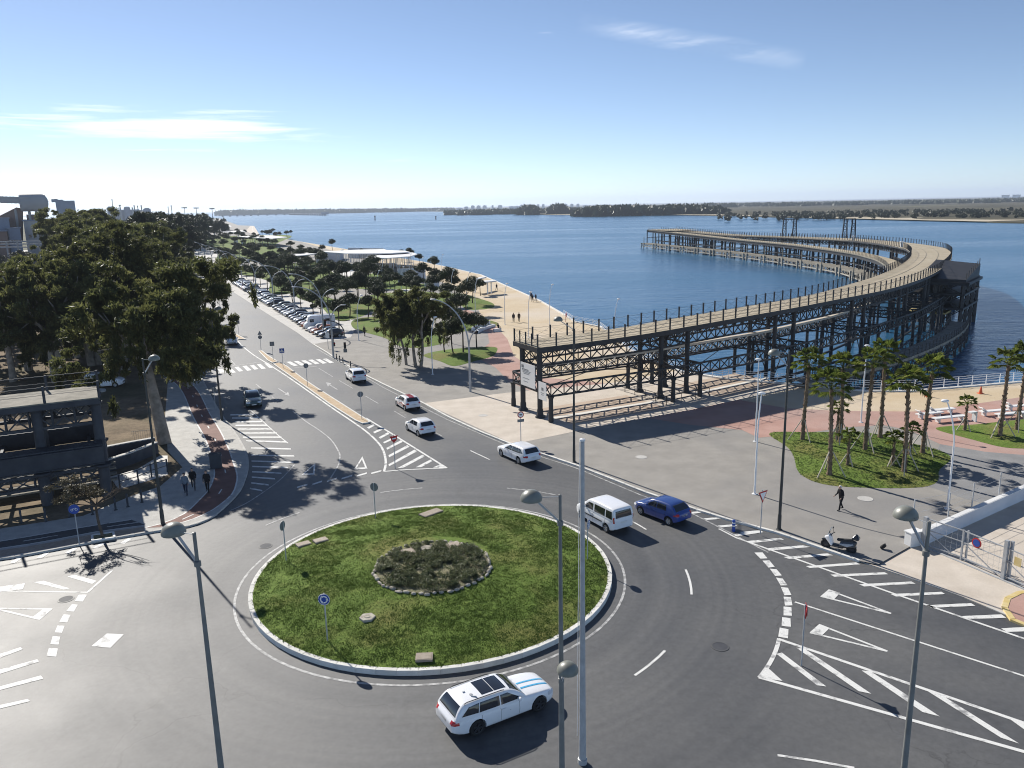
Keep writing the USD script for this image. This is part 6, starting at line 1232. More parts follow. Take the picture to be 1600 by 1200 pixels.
for x in [np.array(at(*p)) for p in spots] + cand:
    if any(np.hypot(*(x - np.array(at(*q)))) < 5.5 for q in ((521, 559), (655, 573))): continue
    q = R.choice(pn); s = R.uniform(0.85, 1.25); dup(q, (*x, ZP), R.uniform(0, 6.28), (s * R.uniform(0.95, 1.15), s, s * R.uniform(0.9, 1.1)), LP, GP)
N_PINES = len(cand)

# fan palms
def palm(label, loc, h, seed, group=None, small=False, lean=(0, 0), name="fan_palm"):
    g = random.Random(seed); t = thing(name, label, "palm tree", (*loc, ZP + 0.12), 0, group); r = 0.155 if not small else 0.11
    zz = np.linspace(0, h - 0.2, 26); m = MB(); c = np.c_[lean[0] * (zz / h) ** 1.6, lean[1] * (zz / h) ** 1.6, zz]
    rad = np.interp(zz, [0, 0.4, h * 0.5, h], [r * 1.5, r * 1.12, r * 0.92, r * 0.85]) * (1 + 0.1 * np.array([(-1) ** i for i in range(26)])); m.tube(c, rad, 11)
    st = MB()
    for k in range(int(h * 12)):
        z = g.uniform(0.5, h - 0.2); a = g.uniform(0, 6.28); o = np.array([lean[0] * (z / h) ** 1.6, lean[1] * (z / h) ** 1.6, z]); d = np.array([math.cos(a), math.sin(a), 0]); st.bar(o + d * r * 0.9, o + d * (r * 1.35) + [0, 0, 0.16], 0.07, 0.03)
    tr = obj("trunk", m, m_palmtrunk, t, 60); obj("leaf_bases", st, m_palmtrunk, tr, kind="stuff")
    top = np.array([lean[0], lean[1], h]); nf = 20 if not small else 15
    for k in range(nf):
        a = k * 2.4 + g.uniform(-0.3, 0.3); el = 1.35 - 1.9 * (k / nf) + g.uniform(-0.15, 0.15); d = np.array([math.cos(a) * math.cos(el), math.sin(a) * math.cos(el), math.sin(el)]); sd = np.array([-math.sin(a), math.cos(a), 0]); up = np.cross(d, sd) * -1
        L = (1.0 if not small else 0.55) * g.uniform(0.85, 1.1); p1 = top + d * L; m = MB(); m.bar(top - [0, 0, 0.15], p1, 0.035, 0.02)
        F = (0.85 if not small else 0.52) * g.uniform(0.85, 1.15); nl = 13
        for j in range(nl):
            b = (j / (nl - 1) - 0.5) * 2.7; e = d * math.cos(b) + sd * math.sin(b); b2 = 0.11; el2 = d * math.cos(b - b2) + sd * math.sin(b - b2); er = d * math.cos(b + b2) + sd * math.sin(b + b2); fold = up * 0.03 * (-1) ** j
            tip = p1 + e * F * (1 - 0.16 * abs(b)) + [0, 0, -0.26 * F - 0.06 * g.random()]; m.add([p1, p1 + el2 * F * 0.5 + fold, tip, p1 + er * F * 0.5 - fold], [(0, 1, 2, 3)])
        obj("frond", m, m_palm, t)
    for k in range(3):
        a = k * 2.09 + seed * 0.7; d = np.array([math.cos(a), math.sin(a), 0]); q = h * (0.27 if not small else 0.42); obj("stake", MB().bar(d * (1.25 if not small else 0.7) + [0, 0, -0.1], d * r + [0, 0, q], 0.07), m_stake, t)
    return t
tall = [((1253.5, 690), 566, "tall palm at the left tip of the palm lawn by the dark lamp post"), ((1295.5, 744), 604, "tall palm nearest the person walking on the plaza"), ((1312.5, 695), 574, "tall bright green palm behind the front left palm of the lawn"), ((1351, 708), 566, "tall palm in the very middle of the palm lawn"), ((1375, 685), 552, "tallest palm at the back of the palm lawn, before the dark water"), ((1412, 740), 598, "tall bushy palm at the front right of the palm lawn"), ((1441, 710), 578, "tall palm at the right end of the palm lawn by the white benches"), ((1562, 683), 566, "tall slightly bent palm, left of the pair on the right-hand lawn"), ((1588, 675), 556, "tall palm cut by the right edge of the picture")]
for k, (b, ty, l) in enumerate(tall):
    x = at(*b, ZP); lo, hi = 2, 14
    for _ in range(25):
        m_ = (lo + hi) / 2
        if pix(*x, m_ + 0.1)[1] > ty + 4: lo = m_
        else: hi = m_
    palm(l, x, lo, 40 + k, lean=(R.uniform(-0.25, 0.3), R.uniform(-0.2, 0.2)))
for k, (b, ty, l) in enumerate([((1307, 690), 634, "slim young palm between the two left tall palms of the lawn"), ((1324, 731), 678, "short young palm in the front left part of the palm lawn"), ((1394, 732), 682, "shortest young palm in the middle of the palm lawn"), ((1421, 714), 668, "short bushy palm right behind the front right tall palm"), ((1507, 674), 625, "short palm alone at the tip of the right-hand lawn")]):
    x = at(*b, ZP); lo, hi = 0.8, 8
    for _ in range(25):
        m_ = (lo + hi) / 2
        if pix(*x, m_ + 0.1)[1] > ty + 7: lo = m_
        else: hi = m_
    palm(l, x, lo, 60 + k, small=True, name="young_palm")
# thin, nearly bare tree by the cycle track
t = thing("bare_tree", "thin nearly bare tree with brown twigs in the square tree pit", "tree", (*at(161, 839, ZP), ZP), 0)
m = MB(); f = np.array([-0.35, 0.3, 2.1]); limb(m, (0, 0, 0), f, 0.1, 0.07, 0.15, 6, 3); bl = []
g = random.Random(5)
for k in range(9):
    a = math.pi * (0.55 + 0.9 * g.random()) if k < 6 else g.uniform(-1.0, 1.0); e = f + [math.cos(a) * g.uniform(0.9, 2.3), math.sin(a) * g.uniform(0.2, 1.1), g.uniform(0.4, 1.5)]; limb(m, f, e, 0.05, 0.015, 0.25, 5, k)
    for j in range(5): e2 = e + [g.uniform(-0.7, 0.7), g.uniform(-0.6, 0.6), g.uniform(-0.2, 0.6)]; limb(m, f + (e - f) * g.uniform(0.5, 1), e2, 0.018, 0.006, 0.3, 4, k * 7 + j, 4); bl.append((*e2, 0.4, 0.4, 0.25)) if k < 6 else None
obj("trunk", m, m_bark_dark, t, True); obj("twigs", cards(bl, 2600, 0.09, 9, aspect=0.35, hollow=0.1, lump=0.5), m_dry, t)

# flower bed on the roundabout: ring of stones, slabs, low plants
bc = np.array(at(676, 886, 0.85)); br = 3.3
zb = lambda x, y: mound(np.hypot(x - C0[0], y - C0[1]))
v = np.array([(*(bc + br * 0.97 * r_ * np.array([math.cos(a), math.sin(a)])), 0) for r_ in (1, 0.75, 0.5, 0.25, 0.01) for a in np.arange(48) * 2 * math.pi / 48]); v[:, 2] = zb(v[:, 0], v[:, 1]) + 0.05
i, j = np.meshgrid(np.arange(4), np.arange(48), indexing="ij"); struct("flowerbed_soil", (v, np.stack([i * 48 + j, i * 48 + (j + 1) % 48, (i + 1) * 48 + (j + 1) % 48, (i + 1) * 48 + j], -1).reshape(-1, 4)), m_soil, True)
ed = thing("stone_edging", "ring of rough pale stones round the flower bed in the middle of the roundabout", "edging", (0, 0, 0))
for k in range(52):
    a = k * 2 * math.pi / 52 + R.uniform(-0.03, 0.03); x = bc + br * R.uniform(0.98, 1.03) * np.array([math.cos(a), math.sin(a)]); s = trimesh.creation.icosphere(1); V = s.vertices * (1 + 0.35 * (meshkit.noise(s.vertices * 1.7 + k * 3.1, k)[:, None] - 0.5)); V = V * [R.uniform(0.1, 0.26), R.uniform(0.08, 0.14), R.uniform(0.06, 0.11)]; ca, sa = math.cos(a + 1.57), math.sin(a + 1.57)
    obj("stone", (np.c_[V[:, 0] * ca - V[:, 1] * sa + x[0], V[:, 0] * sa + V[:, 1] * ca + x[1], V[:, 2] + zb(*x) + 0.06], s.faces), m_stone, ed)
pb = []; g = np.random.default_rng(3)
for k in range(620):
    r_ = br * 0.93 * math.sqrt(g.random()); a = g.uniform(0, 6.28); x = bc + r_ * np.array([math.cos(a), math.sin(a)])
    if any(abs(x - np.array(q)).max() < 0.45 for q in [at(636, 866, 0.85), at(668, 860, 0.85), at(708, 855, 0.85)]): continue
    s = g.uniform(0.15, 0.3); pb.append((*x, zb(*x) + s * 0.7, s, s, s * 0.85))
single("flowerbed_plants", cards(pb, 26000, 0.085, 4, droop=-0.6, aspect=0.22, hollow=0.2, lump=0.6), m_bedleaf, "low grey-green plants filling the stone-ringed flower bed", "plants", kind="stuff")
def slab(px, py, sx, sy, label, rz=0.4, z=None, mat=None, hexa=False):
    x = at(px, py, 0.85 if z is None else z); zz = zb(*x); m = MB()
    if hexa: m.lathe([(sx, -0.1), (sx, 0.03), (sx - 0.03, 0.045), (0.0, 0.045)], (0, 0, 0), 6); m.lathe([(0.16, 0.04), (0.16, 0.07), (0, 0.075)], (0, 0, 0), 10)
    else: m.box((0, 0, 0), (sx, sy, 0.12)).box((0, 0, 0.065), (sx - 0.1, sy - 0.1, 0.02))
    m.move((*x, zz + 0.05), rz); single("cover_slab", m, mat or m_slab, label, "slab")
slab(636, 866, 0.9, 0.7, "pink-beige cover slab at the left of the flower bed", 0.5); slab(668, 860, 0.85, 0.65, "worn cover slab in the back middle of the flower bed", 0.5, mat=m_stone); slab(708, 855, 0.9, 0.7, "brown cover slab at the back right of the flower bed", 0.5)
slab(667, 806, 0.85, 0.75, "left half of the double cover slab near the back kerb of the roundabout", 0.75, 0.5); slab(680, 801, 0.85, 0.75, "right half of the double cover slab near the back kerb of the roundabout", 0.75, 0.45)
slab(474, 851, 0.85, 0.6, "brown cover slab nearest the left back kerb of the roundabout", 0.6, 0.4); slab(501, 846, 0.85, 0.6, "second cover slab from the left back kerb of the roundabout", 0.6, 0.45)
slab(574, 963, 0.42, 0.4, "small hexagonal cover with a round lid in the roundabout grass", 0.2, 0.75, m_stone, True); slab(663, 1030, 0.8, 0.62, "square beige cover slab close to the front kerb of the roundabout", 0.05, 0.3)

# ================================================================ STREET FURNITURE
def dome_head(t, c, r, mat=m_lampshade):
    h = MB().lathe([(r * 0.98, -0.05), (r, 0.0), (r * 0.95, 0.09), (r * 0.78, 0.19), (r * 0.5, 0.27), (r * 0.2, 0.3), (0.0, 0.305)], c, 24); o = obj("lamp_shade", h, mat, t, 50)
    obj("lens", MB().lathe([(0.0, -0.09), (r * 0.6, -0.085), (r * 0.96, -0.045), (r * 0.98, -0.02)], c, 24), m_lens, o, True)
def street_lamp(label, xy, h=11.6, heads=((180, 0.85, 0.0),), rad=(0.11, 0.055), mat=m_polegrey, r=0.37, z=0.0):
    t = thing("street_lamp", label, "street lamp", (*xy, z)); m = MB().lathe([(0.2, 0), (0.2, 0.03), (rad[0] * 1.25, 0.06), (rad[0] * 1.2, 1.0), (rad[0], 1.05), (rad[1], h - 1.0), (rad[1], h - 0.02), (0.0, h)], n=14); obj("pole", m, mat, t, 40)
    for a, d, dz in heads:
        a = math.radians(a); e = np.array([math.cos(a), math.sin(a), 0]); z0 = h - 0.95 - dz; top = np.array([*e[:2] * d, z0 + 0.78])
        obj("collar", MB().lathe([(rad[1] + 0.01, -0.1), (rad[1] + 0.05, -0.08), (rad[1] + 0.05, 0.08), (rad[1] + 0.01, 0.1)], (0, 0, z0 - 0.08), 12), mat, t, 40)
        obj("arm", MB().bar(e * rad[1] + [0, 0, z0], top, 0.06), m_galv, t)
        if dz == 0: obj("stay", MB().bar([0, 0, h - 0.08], top + [0, 0, 0.05], 0.02), m_galv, t)
        else: obj("stay", MB().bar(e * rad[1] + [0, 0, z0 - 0.12], top - [0, 0, 0.1], 0.02), m_galv, t)
        dome_head(t, top + e * r * 0.3 + [0, 0, 0.02], r)
    return t
HL = 11.6
street_lamp("grey domed street lamp rising left of the roundabout from below the picture", at(303, 831, HL), HL, ((155, 0.75, 0),))
street_lamp("grey street lamp with one high and one low dome in front of the roundabout", at(875, 772, HL), HL, ((178, 0.85, 0), (-78, 0.7, 5.9)))
street_lamp("grey domed street lamp standing on the right before the gate", at(1452, 814, HL), HL, ((110, 0.75, 0),))
street_lamp("domed street lamp at the left kerb beside the leaning gum tree", at(255, 822), 11.6, ((40, 0.6, 0),), mat=m_poledark, z=ZP)
street_lamp("dark lamp post at the left kerb whose head hides in the gum foliage", at(347, 658), 11.6, ((-20, 0.8, 0),), mat=m_poledark, z=ZP)
street_lamp("thin dark street lamp in front of the pier with its dome to the left", at(897, 724), 12.1, ((195, 1.2, 0),), mat=m_poledark, rad=(0.1, 0.06), z=ZP)
street_lamp("thin dark street lamp at the plaza kerb left of the palms", at(1217, 830), 11.8, ((185, 0.85, 0),), mat=m_poledark, rad=(0.1, 0.055), z=ZP)
street_lamp("street lamp out at the left whose shadow falls on the hatched strip", at(-120, 800), 11.6, ((-20, 0.8, 0),), mat=m_polegrey)
t = thing("flag_pole", "tall thick bare grey flagpole with white cap in the foreground", "flagpole", (*at(910, 686, 13.0), 0)); obj("pole", MB().lathe([(0.18, 0), (0.18, 0.2), (0.14, 0.22), (0.1, 6.0), (0.075, 12.9), (0.0, 12.92)], n=14), m_galv, t, 40); obj("cap", MB().lathe([(0.0, 12.92), (0.1, 12.93), (0.1, 13.0), (0.0, 13.04)], n=12), m_whitemetal, t); obj("halyard", MB().tube([(-0.2, 0, 1.2), (-0.1, 0, 12.9)], 0.012, 5), m_whitemetal, t)

def curved_lamp(label, px, py, h=7.6, az=170, d=0.75, group=None, r=0.075, mat=m_whitemetal):
    t = thing("curved_lamp", label, "lamp post", (*at(px, py, ZP), ZP), 0, group); a = math.radians(az); e = np.array([math.cos(a), math.sin(a), 0])
    pts = [np.array([0, 0, z]) + e * d * (max(0, z / h - 0.55) / 0.45) ** 2 for z in np.linspace(0, h - 0.15, 16)]; obj("pole", MB().tube(pts, np.linspace(r, r * 0.6, 16), 10), mat, t, True); obj("base_plate", MB().lathe([(0.2, 0), (0.2, 0.04), (0.1, 0.06), (0.0, 0.06)], n=12), mat, t)
    s = trimesh.creation.icosphere(2); obj("lamp_head", (s.vertices * [0.26, 0.2, 0.11] + pts[-1] + e * 0.14 + [0, 0, 0.05], s.faces), mat, t, True); return t
c0_ = curved_lamp("white straight promenade lamp right of the pier, farther of two", 1180, 690, 7.5, 90, 0.15)
curved_lamp("white curved lamp on the grey plaza left of the palm lawn", 1179, 772, 7.5, 60, 0.7)
curved_lamp("white curved lamp standing in front of the right end of the palm lawn", 1480, 795, 7.7, 165, 0.75)
curved_lamp("white lamp post rising among the palms before the river railing", 1345, 660, 7.5, 60, 0.2)
PLAMP = [(789, 507), (859, 510), (826, 527), (730, 480), (743, 496), (560.5, 532), (676, 585), (960, 545)]
LLAB = ["white curved lamp on the promenade above the two strolling people", "white curved lamp on the promenade close to the river railing", "white curved lamp behind the front corner of the pier", "white curved lamp by the small grass mound of the promenade", "short curved lamp on the pink paving left of the strollers", "pale curved lamp left of the gum tree on the avenue walk", "pale curved lamp right of the plaza gum tree", "white lamp head peeping over the pier deck by the water"]
for (x, y), l in zip(PLAMP, LLAB): curved_lamp(l, x, y, 7.4, R.uniform(20, 60), 0.8)
for k, (x, y) in enumerate([(590, 470), (598, 447), (706, 470), (628, 462), (548, 470), (660, 440), (690, 434), (640, 432)]): curved_lamp("pale curved lamp among the pines of the park", x, y, 7.0, R.uniform(20, 70), 0.9, "curved lamps of the park")
# avenue lamps: tall arch over the road, small arch over the walk
def arch_lamp(label, xy, az_road, group=None):
    t = thing("arch_lamp", label, "street lamp", (*xy, ZP), az_road, group)
    obj("pole", MB().tube([(0, 0, z) for z in np.linspace(0, 5.2, 8)], np.linspace(0.14, 0.12, 8), 10), m_galv, t, True)
    a = np.linspace(0, 1, 18); obj("road_arm", MB().tube([(5.2 * (1 - math.cos(x * 1.45)), 0, 5.1 + 5.4 * math.sin(x * 1.5)) for x in a], np.linspace(0.1, 0.055, 18), 9), m_galv, t, True)
    obj("walk_arm", MB().tube([(-2.1 * (1 - math.cos(x * 1.45)), 0, 5.1 + 2.4 * math.sin(x * 1.5)) for x in a], np.linspace(0.085, 0.05, 18), 8), m_galv, t, True)
    for e, z, n in ((4.75, 10.5, 1), (-1.95, 7.52, 1)):
        s = trimesh.creation.icosphere(2); obj("lamp_head", (s.vertices * [0.42, 0.2, 0.1] + [e, 0, z], s.faces), m_galv, t, True)
    return t
azr = math.radians(206.5); b0 = np.array(at(521, 559, ZP))
al = arch_lamp("nearest grey double-arch lamp at the kerb by the traffic light", b0, azr)
for k in range(1, 13): dup(al, (*(b0 + rd * 23.5 * k + np.array([-math.sin(0), 0]) * 0 + np.array([rd[1], -rd[0]]) * 4.2), ZP), azr, None, "grey double-arch lamp in the line along the avenue walk", "double-arch lamps along the avenue walk")
sa_ = arch_lamp("single big grey arch lamp beside the plaza gum tree's shadow", at(735, 612, ZP), math.radians(150))

# traffic signs
def sign(label, px, py, h, face, kind, r=0.3, z=0.0, xy=None, pr=0.032, name="traffic_sign"):
    """face: direction (degrees) in which the front looks."""
    t = thing(name, label, "traffic sign", (*(at(px, py, z) if xy is None else xy), z), math.radians(face)); obj("post", MB().lathe([(pr, 0), (pr, h), (0, h)], n=10), m_galv, t, 40)
    def disc(m, rr, x, n=28, w=0.02, zc=None, seg=None):
        q = MB().lathe([(0, -w / 2), (rr, -w / 2), (rr, w / 2), (0, w / 2)], n=n); v, f = q.mesh(); return m.add(np.c_[v[:, 2] + x, v[:, 0], v[:, 1] + (h - r if zc is None else zc)], f)
    def plate(pts, x, w=0.02): return MB().add([(x - w / 2, y, zz) for y, zz in pts] + [(x + w / 2, y, zz) for y, zz in pts], [tuple(range(len(pts)))[::-1], tuple(range(len(pts), 2 * len(pts)))] if len(pts) == 4 else [(2, 1, 0, 0), (3, 4, 5, 5)])
    zc = h - r
    if kind == "roundabout":
        b = obj("sign_plate", disc(MB(), r, 0.05), m_sign_back, t); obj("sign_face", disc(MB(), r * 0.96, 0.062), m_blue_sign, b)
        rim = MB(); aa = np.linspace(0, 2 * np.pi, 37); rim.tube([(0.07, r * 0.94 * math.cos(a), zc + r * 0.94 * math.sin(a)) for a in aa], 0.012, 5); obj("rim", rim, m_white_sign, b)
        for k in range(3):
            a0 = k * 2.094 + 0.5; m = MB(); m.tube([(0.075, r * 0.55 * math.cos(a), zc + r * 0.55 * math.sin(a)) for a in np.linspace(a0, a0 + 1.35, 8)], 0.034, 6); a1 = a0 + 1.4; p = np.array([math.cos(a1), math.sin(a1)]); q = np.array([-p[1], p[0]])
            tri = [p * r * 0.55 + q * 0.13, p * r * 0.8, p * r * 0.3]; m.add([(x, y, zz + zc) for x in (0.07, 0.085) for y, zz in tri], [(0, 2, 1, 1), (3, 4, 5, 5)]); obj("arrow", m, m_white_sign, b)
    elif kind == "round_back": b = obj("sign_plate", disc(MB(), r, 0.05), m_sign_back, t); obj("sign_face", disc(MB(), r * 0.96, 0.062), m_blue_sign, b)
    elif kind == "blue_bike":
        b = obj("sign_plate", disc(MB(), r, 0.05), m_sign_back, t); obj("sign_face", disc(MB(), r * 0.96, 0.062), m_blue_sign, b); m = MB()
        for y in (-0.12, 0.12): m.tube([(0.075, y + 0.07 * math.cos(a), zc - 0.03 + 0.07 * math.sin(a)) for a in np.linspace(0, 6.28, 13)], 0.013, 5)
        m.bar((0.075, -0.12, zc - 0.03), (0.075, -0.03, zc + 0.08), 0.02).bar((0.075, -0.03, zc + 0.08), (0.075, 0.09, zc + 0.08), 0.02).bar((0.075, 0.09, zc + 0.08), (0.075, 0.12, zc - 0.03), 0.02); obj("bicycle_symbol", m, m_white_sign, b)
    elif kind in ("yield", "yield_no_entry"):
        R3 = r * 1.25; P3 = lambda k: [(-k, zc + k * 0.58), (k, zc + k * 0.58), (0, zc - k * 1.15)]
        def tri(k, x, w=0.016):
            p = P3(k); return MB().add([(x - w / 2, *q) for q in p] + [(x + w / 2, *q) for q in p], [(2, 1, 0, 0), (3, 4, 5, 5), (0, 1, 4, 3), (1, 2, 5, 4), (2, 0, 3, 5)])
        b = obj("sign_plate", tri(R3, 0.04), m_sign_back if kind == "yield" else m_red_sign, t); obj("red_border", tri(R3 * 0.97, 0.055), m_red_sign, b)
        if kind == "yield": obj("white_field", tri(R3 * 0.68, 0.068), m_white_sign, b)
        else:
            d_ = obj("no_entry_disc", disc(MB(), r * 0.86, 0.085, zc=zc - 0.02), m_red_sign, t); obj("white_bar", MB().box((0.105, 0, zc), (0.012, r * 1.1, 0.11)), m_white_sign, d_)
    elif kind == "ban":
        b = obj("sign_plate", disc(MB(), r, 0.05), m_sign_back, t); obj("red_ring", disc(MB(), r * 0.97, 0.06), m_red_sign, b); obj("white_field", disc(MB(), r * 0.72, 0.072), m_white_sign, b); obj("dark_symbol", MB().box((0.084, 0, zc), (0.012, 0.22, 0.1)), m_dark, b); obj("lower_plate", MB().box((0.05, 0, zc - 0.55), (0.02, 0.62, 0.26)), m_sign_back, t)
    elif kind == "square_back": b = obj("sign_plate", MB().box((0.05, 0, zc), (0.02, 0.62, 0.62)), m_sign_back, t); obj("sign_face", MB().box((0.063, 0, zc), (0.012, 0.58, 0.58)), m_blue_sign, b)
    elif kind == "crossing":
        b = obj("sign_plate", MB().box((0.05, 0, zc), (0.02, 0.64, 0.64)), m_blue_sign, t); w = MB(); q = P = [(-0.24, zc - 0.2), (0.24, zc - 0.2), (0, zc + 0.24)]; w.add([(0.062, *p) for p in q] + [(0.07, *p) for p in q], [(2, 1, 0, 0), (3, 4, 5, 5)]); o = obj("white_triangle", w, m_white_sign, b); obj("walking_figure", MB().bar((0.078, 0, zc - 0.14), (0.078, 0.02, zc + 0.06), 0.05).bar((0.078, 0.02, zc - 0.02), (0.078, 0.09, zc - 0.16), 0.03), m_dark, o)
    elif kind == "double_back":
        R3 = 0.34; b = obj("triangle_plate", MB().add([(x, y, zz + h - 0.2) for x in (0.04, 0.06) for y, zz in ((-R3, -0.34), (R3, -0.34), (0, 0.3))], [(2, 1, 0, 0), (3, 4, 5, 5), (0, 1, 4, 3), (1, 2, 5, 4), (2, 0, 3, 5)]), m_sign_back, t); obj("round_plate", disc(MB(), 0.3, 0.05, zc=h - 0.9), m_sign_back, t)
    return t
def rs(px, py): x = np.array(at(px, py, 0.4)); return (*x, zb(*x) - 0.02)
for (px, py), f, l in (((512, 1004), -95, "blue roundabout arrows sign facing the viewer on the front left grass"), ((447.5, 878), 168, "roundabout sign seen edge-on at the left side of the grass"), ((587, 812), 70, "roundabout sign seen from behind at the back of the grass"), ((918, 876), -20, "blue roundabout sign half hidden behind the flagpole at the right")):
    x = np.array(at(px, py, 0.3)); z_ = float(zb(*x)) - 0.02; sign(l, 0, 0, 2.55, f, "roundabout", xy=x, z=z_)
sign("dark grey sign pair seen from behind, farthest on the median", 408, 547, 2.9, 100, "double_back", z=0.13); sign("grey square sign seen from behind between the sign pair and blue crossing sign", 427, 562, 2.6, 100, "square_back", z=0.13); sign("blue square pedestrian crossing sign on the median", 442.5, 575, 2.7, -70, "crossing", z=0.13)
sign("grey round sign seen from behind on the median after the zebra crossing", 480.5, 603, 2.8, 110, "round_back", z=0.13); sign("grey round sign seen from behind at the near tip of the brick median", 565.5, 655, 2.9, 110, "round_back", z=0.13)
sign("red no-entry sign over an inverted triangle on the striped island", 617.5, 732, 2.9, -60, "yield_no_entry"); sign("round ban sign with plate below at the kerb before the pier", 814, 693, 3.0, -75, "ban", z=ZP); sign("inverted triangle give-way sign at the plaza kerb near the blue bollard", 1188, 834, 3.0, -55, "yield", r=0.36, z=ZP)
sign("red and white sign seen edge-on at the tip of the striped right island", 1252, 1040, 3.1, -17, "yield_no_entry"); sign("blue round cycle sign on a post at the left kerb", 124, 850, 2.75, -70, "blue_bike", r=0.33, z=ZP); sign("grey round sign seen from behind near the left lamp post", 337, 638, 2.4, 75, "round_back", z=ZP); sign("small grey sign at the far median tip under the gum foliage", 373, 522, 2.4, 100, "square_back", z=0.13)
t = thing("blue_bollard", "blue round bollard with pale bands on the hatched edge strip", "bollard", (*at(1146, 830), 0)); obj("body", MB().lathe([(0.11, 0), (0.11, 0.74), (0.08, 0.78), (0, 0.79)], n=16), m_blue_sign, t, 40)
for z in (0.35, 0.55): obj("band", MB().lathe([(0.113, z), (0.115, z + 0.01), (0.115, z + 0.07), (0.113, z + 0.08)], n=16), m_white_sign, t)
def tlight(m_, c, face, t, n=3):
    a = math.radians(face); e = np.array([math.cos(a), math.sin(a), 0]); b = obj("signal_head", MB().box((0, 0, 0), (0.22, 0.3, 0.3 * n), 0).move(c, a), m_dark, t)
    for k in range(n): s = MB().lathe([(0.0, 0.0), (0.09, 0.0), (0.1, 0.02), (0.1, 0.1)], n=12); v, f = s.mesh(); s = MB().add(np.c_[v[:, 2] + 0.11, v[:, 0], v[:, 1] + (k - (n - 1) / 2) * 0.28], f).move(c, a); obj("signal_lens", s, m_redlight if k == n - 1 else m_dark, b)
t = thing("traffic_light", "dark traffic light mast bending out over the avenue at the crossing", "traffic light", (*at(541, 567, ZP), ZP)); pts = [(0, 0, z) for z in np.linspace(0, 4.2, 6)] + [(2.4 * (1 - math.cos(a)) * -0.89, 2.4 * (1 - math.cos(a)) * -0.45 + 0, 4.2 + 1.9 * math.sin(a)) for a in np.linspace(0.15, 1.5, 9)]
obj("mast", MB().tube(pts, np.linspace(0.09, 0.06, 15), 9), m_poledark, t, True); tlight(None, (0.0, -0.18, 2.5), -70, t); tlight(None, (-2.3, -1.2, 5.9), -65, t); obj("control_plate", MB().box((0, -0.1, 1.75), (0.5, 0.08, 0.5)), m_sign_back, t)
t = thing("traffic_light", "grey traffic light post left of the bending mast at the crossing", "traffic light", (*at(522, 558, ZP), ZP)); obj("post", MB().lathe([(0.06, 0), (0.06, 3.2), (0, 3.2)], n=10), m_galv, t, 40); tlight(None, (0.0, -0.16, 2.75), -70, t); tlight(None, (0.1, -0.1, 1.9), -30, t, 2)
t = thing("notice_board", "small white notice board on two legs at the end of the parked cars", "notice board", (*at(513, 545, ZP), ZP)); obj("post", MB().bar((0, 0, 0), (0, 0, 2.4), 0.06), m_galv, t); obj("panel", MB().box((0, -0.05, 2.1), (0.6, 0.04, 0.85)), m_white_sign, t)
b = None
for k, (px, py) in enumerate(((526, 562), (531, 565), (536, 568), (548, 574))):
    if b is None: b = thing("kerb_bollard", "small dark bollard at the kerb by the traffic lights", "bollard", (*at(px, py, ZP), ZP), 0, "small bollards by the traffic lights"); obj("body", MB().lathe([(0.07, 0), (0.07, 0.7), (0.09, 0.74), (0.06, 0.86), (0, 0.87)], n=12), m_dark, b, 40); obj("collar", MB().lathe([(0.075, 0.56), (0.075, 0.62)], n=12), m_galv, b)
    else: dup(b, (*at(px, py, ZP), ZP))
b = None
for px, py in ((34, 817), (72, 815), (109, 808), (145, 804), (181, 797), (200, 792), (222, 785), (-10, 822)):
    if b is None: b = thing("path_bollard", "dark post in the row between the shaded slope and the cycle track", "bollard", (*at(px, py, ZP), ZP), 0, "posts between slope and cycle track"); obj("post", MB().lathe([(0.07, 0), (0.07, 1.0), (0.0, 1.04)], n=10), m_iron_old, b, 40); obj("base", MB().lathe([(0.12, 0), (0.12, 0.03), (0.07, 0.04)], n=10), m_iron_old, b)
    else: dup(b, (*at(px, py, ZP), ZP))
# gate, wall and fence on the right
w0, w1 = np.array(at(1438, 852, 0.06)), np.array(at(1700, 733, 0.06)); d = (w1 - w0) / np.linalg.norm(w1 - w0); nn = np.array([-d[1], d[0]])
t = thing("boundary_wall", "low white rendered wall running away to the right behind the gate", "wall", (0, 0, 0)); obj("wall", MB().prism([tuple(w0 - nn * 0.15), tuple(w1 - nn * 0.15), tuple(w1 + nn * 0.15), tuple(w0 + nn * 0.15)], 0, 0.95), m_lilac, t); obj("coping", MB().prism([tuple(w0 - nn * 0.19), tuple(w1 - nn * 0.19), tuple(w1 + nn * 0.19), tuple(w0 + nn * 0.19)], 0.953, 1.0), m_white, t)
t = thing("wire_fence", "thin galvanised fence posts with wires standing behind the low white wall", "fence", (0, 0, 0)); fpst = [np.array(at(1424, 838, ZP)) + 0, *[w0 + d * s + nn * 0.3 for s in (3.6, 6.6, 10.2, 14.0)]]
for p in fpst: obj("post", MB().bar([*p, 0], [*p, 2.6], 0.06), m_galv, t)
wr = MB(); [wr.bar([*p, z], [*q, z], 0.012) for p, q in zip(fpst[:-1], fpst[1:]) for z in (1.3, 1.7, 2.1, 2.55)]; obj("wire", wr, m_galv, t)
t = thing("yard_gate", "galvanised two-leaf yard gate with a round no-parking sign", "gate", (0, 0, 0.05)); gp = [np.array(at(*p, 0.05)) for p in ((1443, 854), (1501, 875), (1567, 904), (1640, 938))]
obj("gate_pillar", MB().box((*(gp[0] + [-0.55, 0.25]), 0.45), (0.9, 0.5, 0.9), 0.35).box((*(gp[0] + [-0.55, 0.25]), 0.93), (1.0, 0.6, 0.06), 0.35), m_white, t)
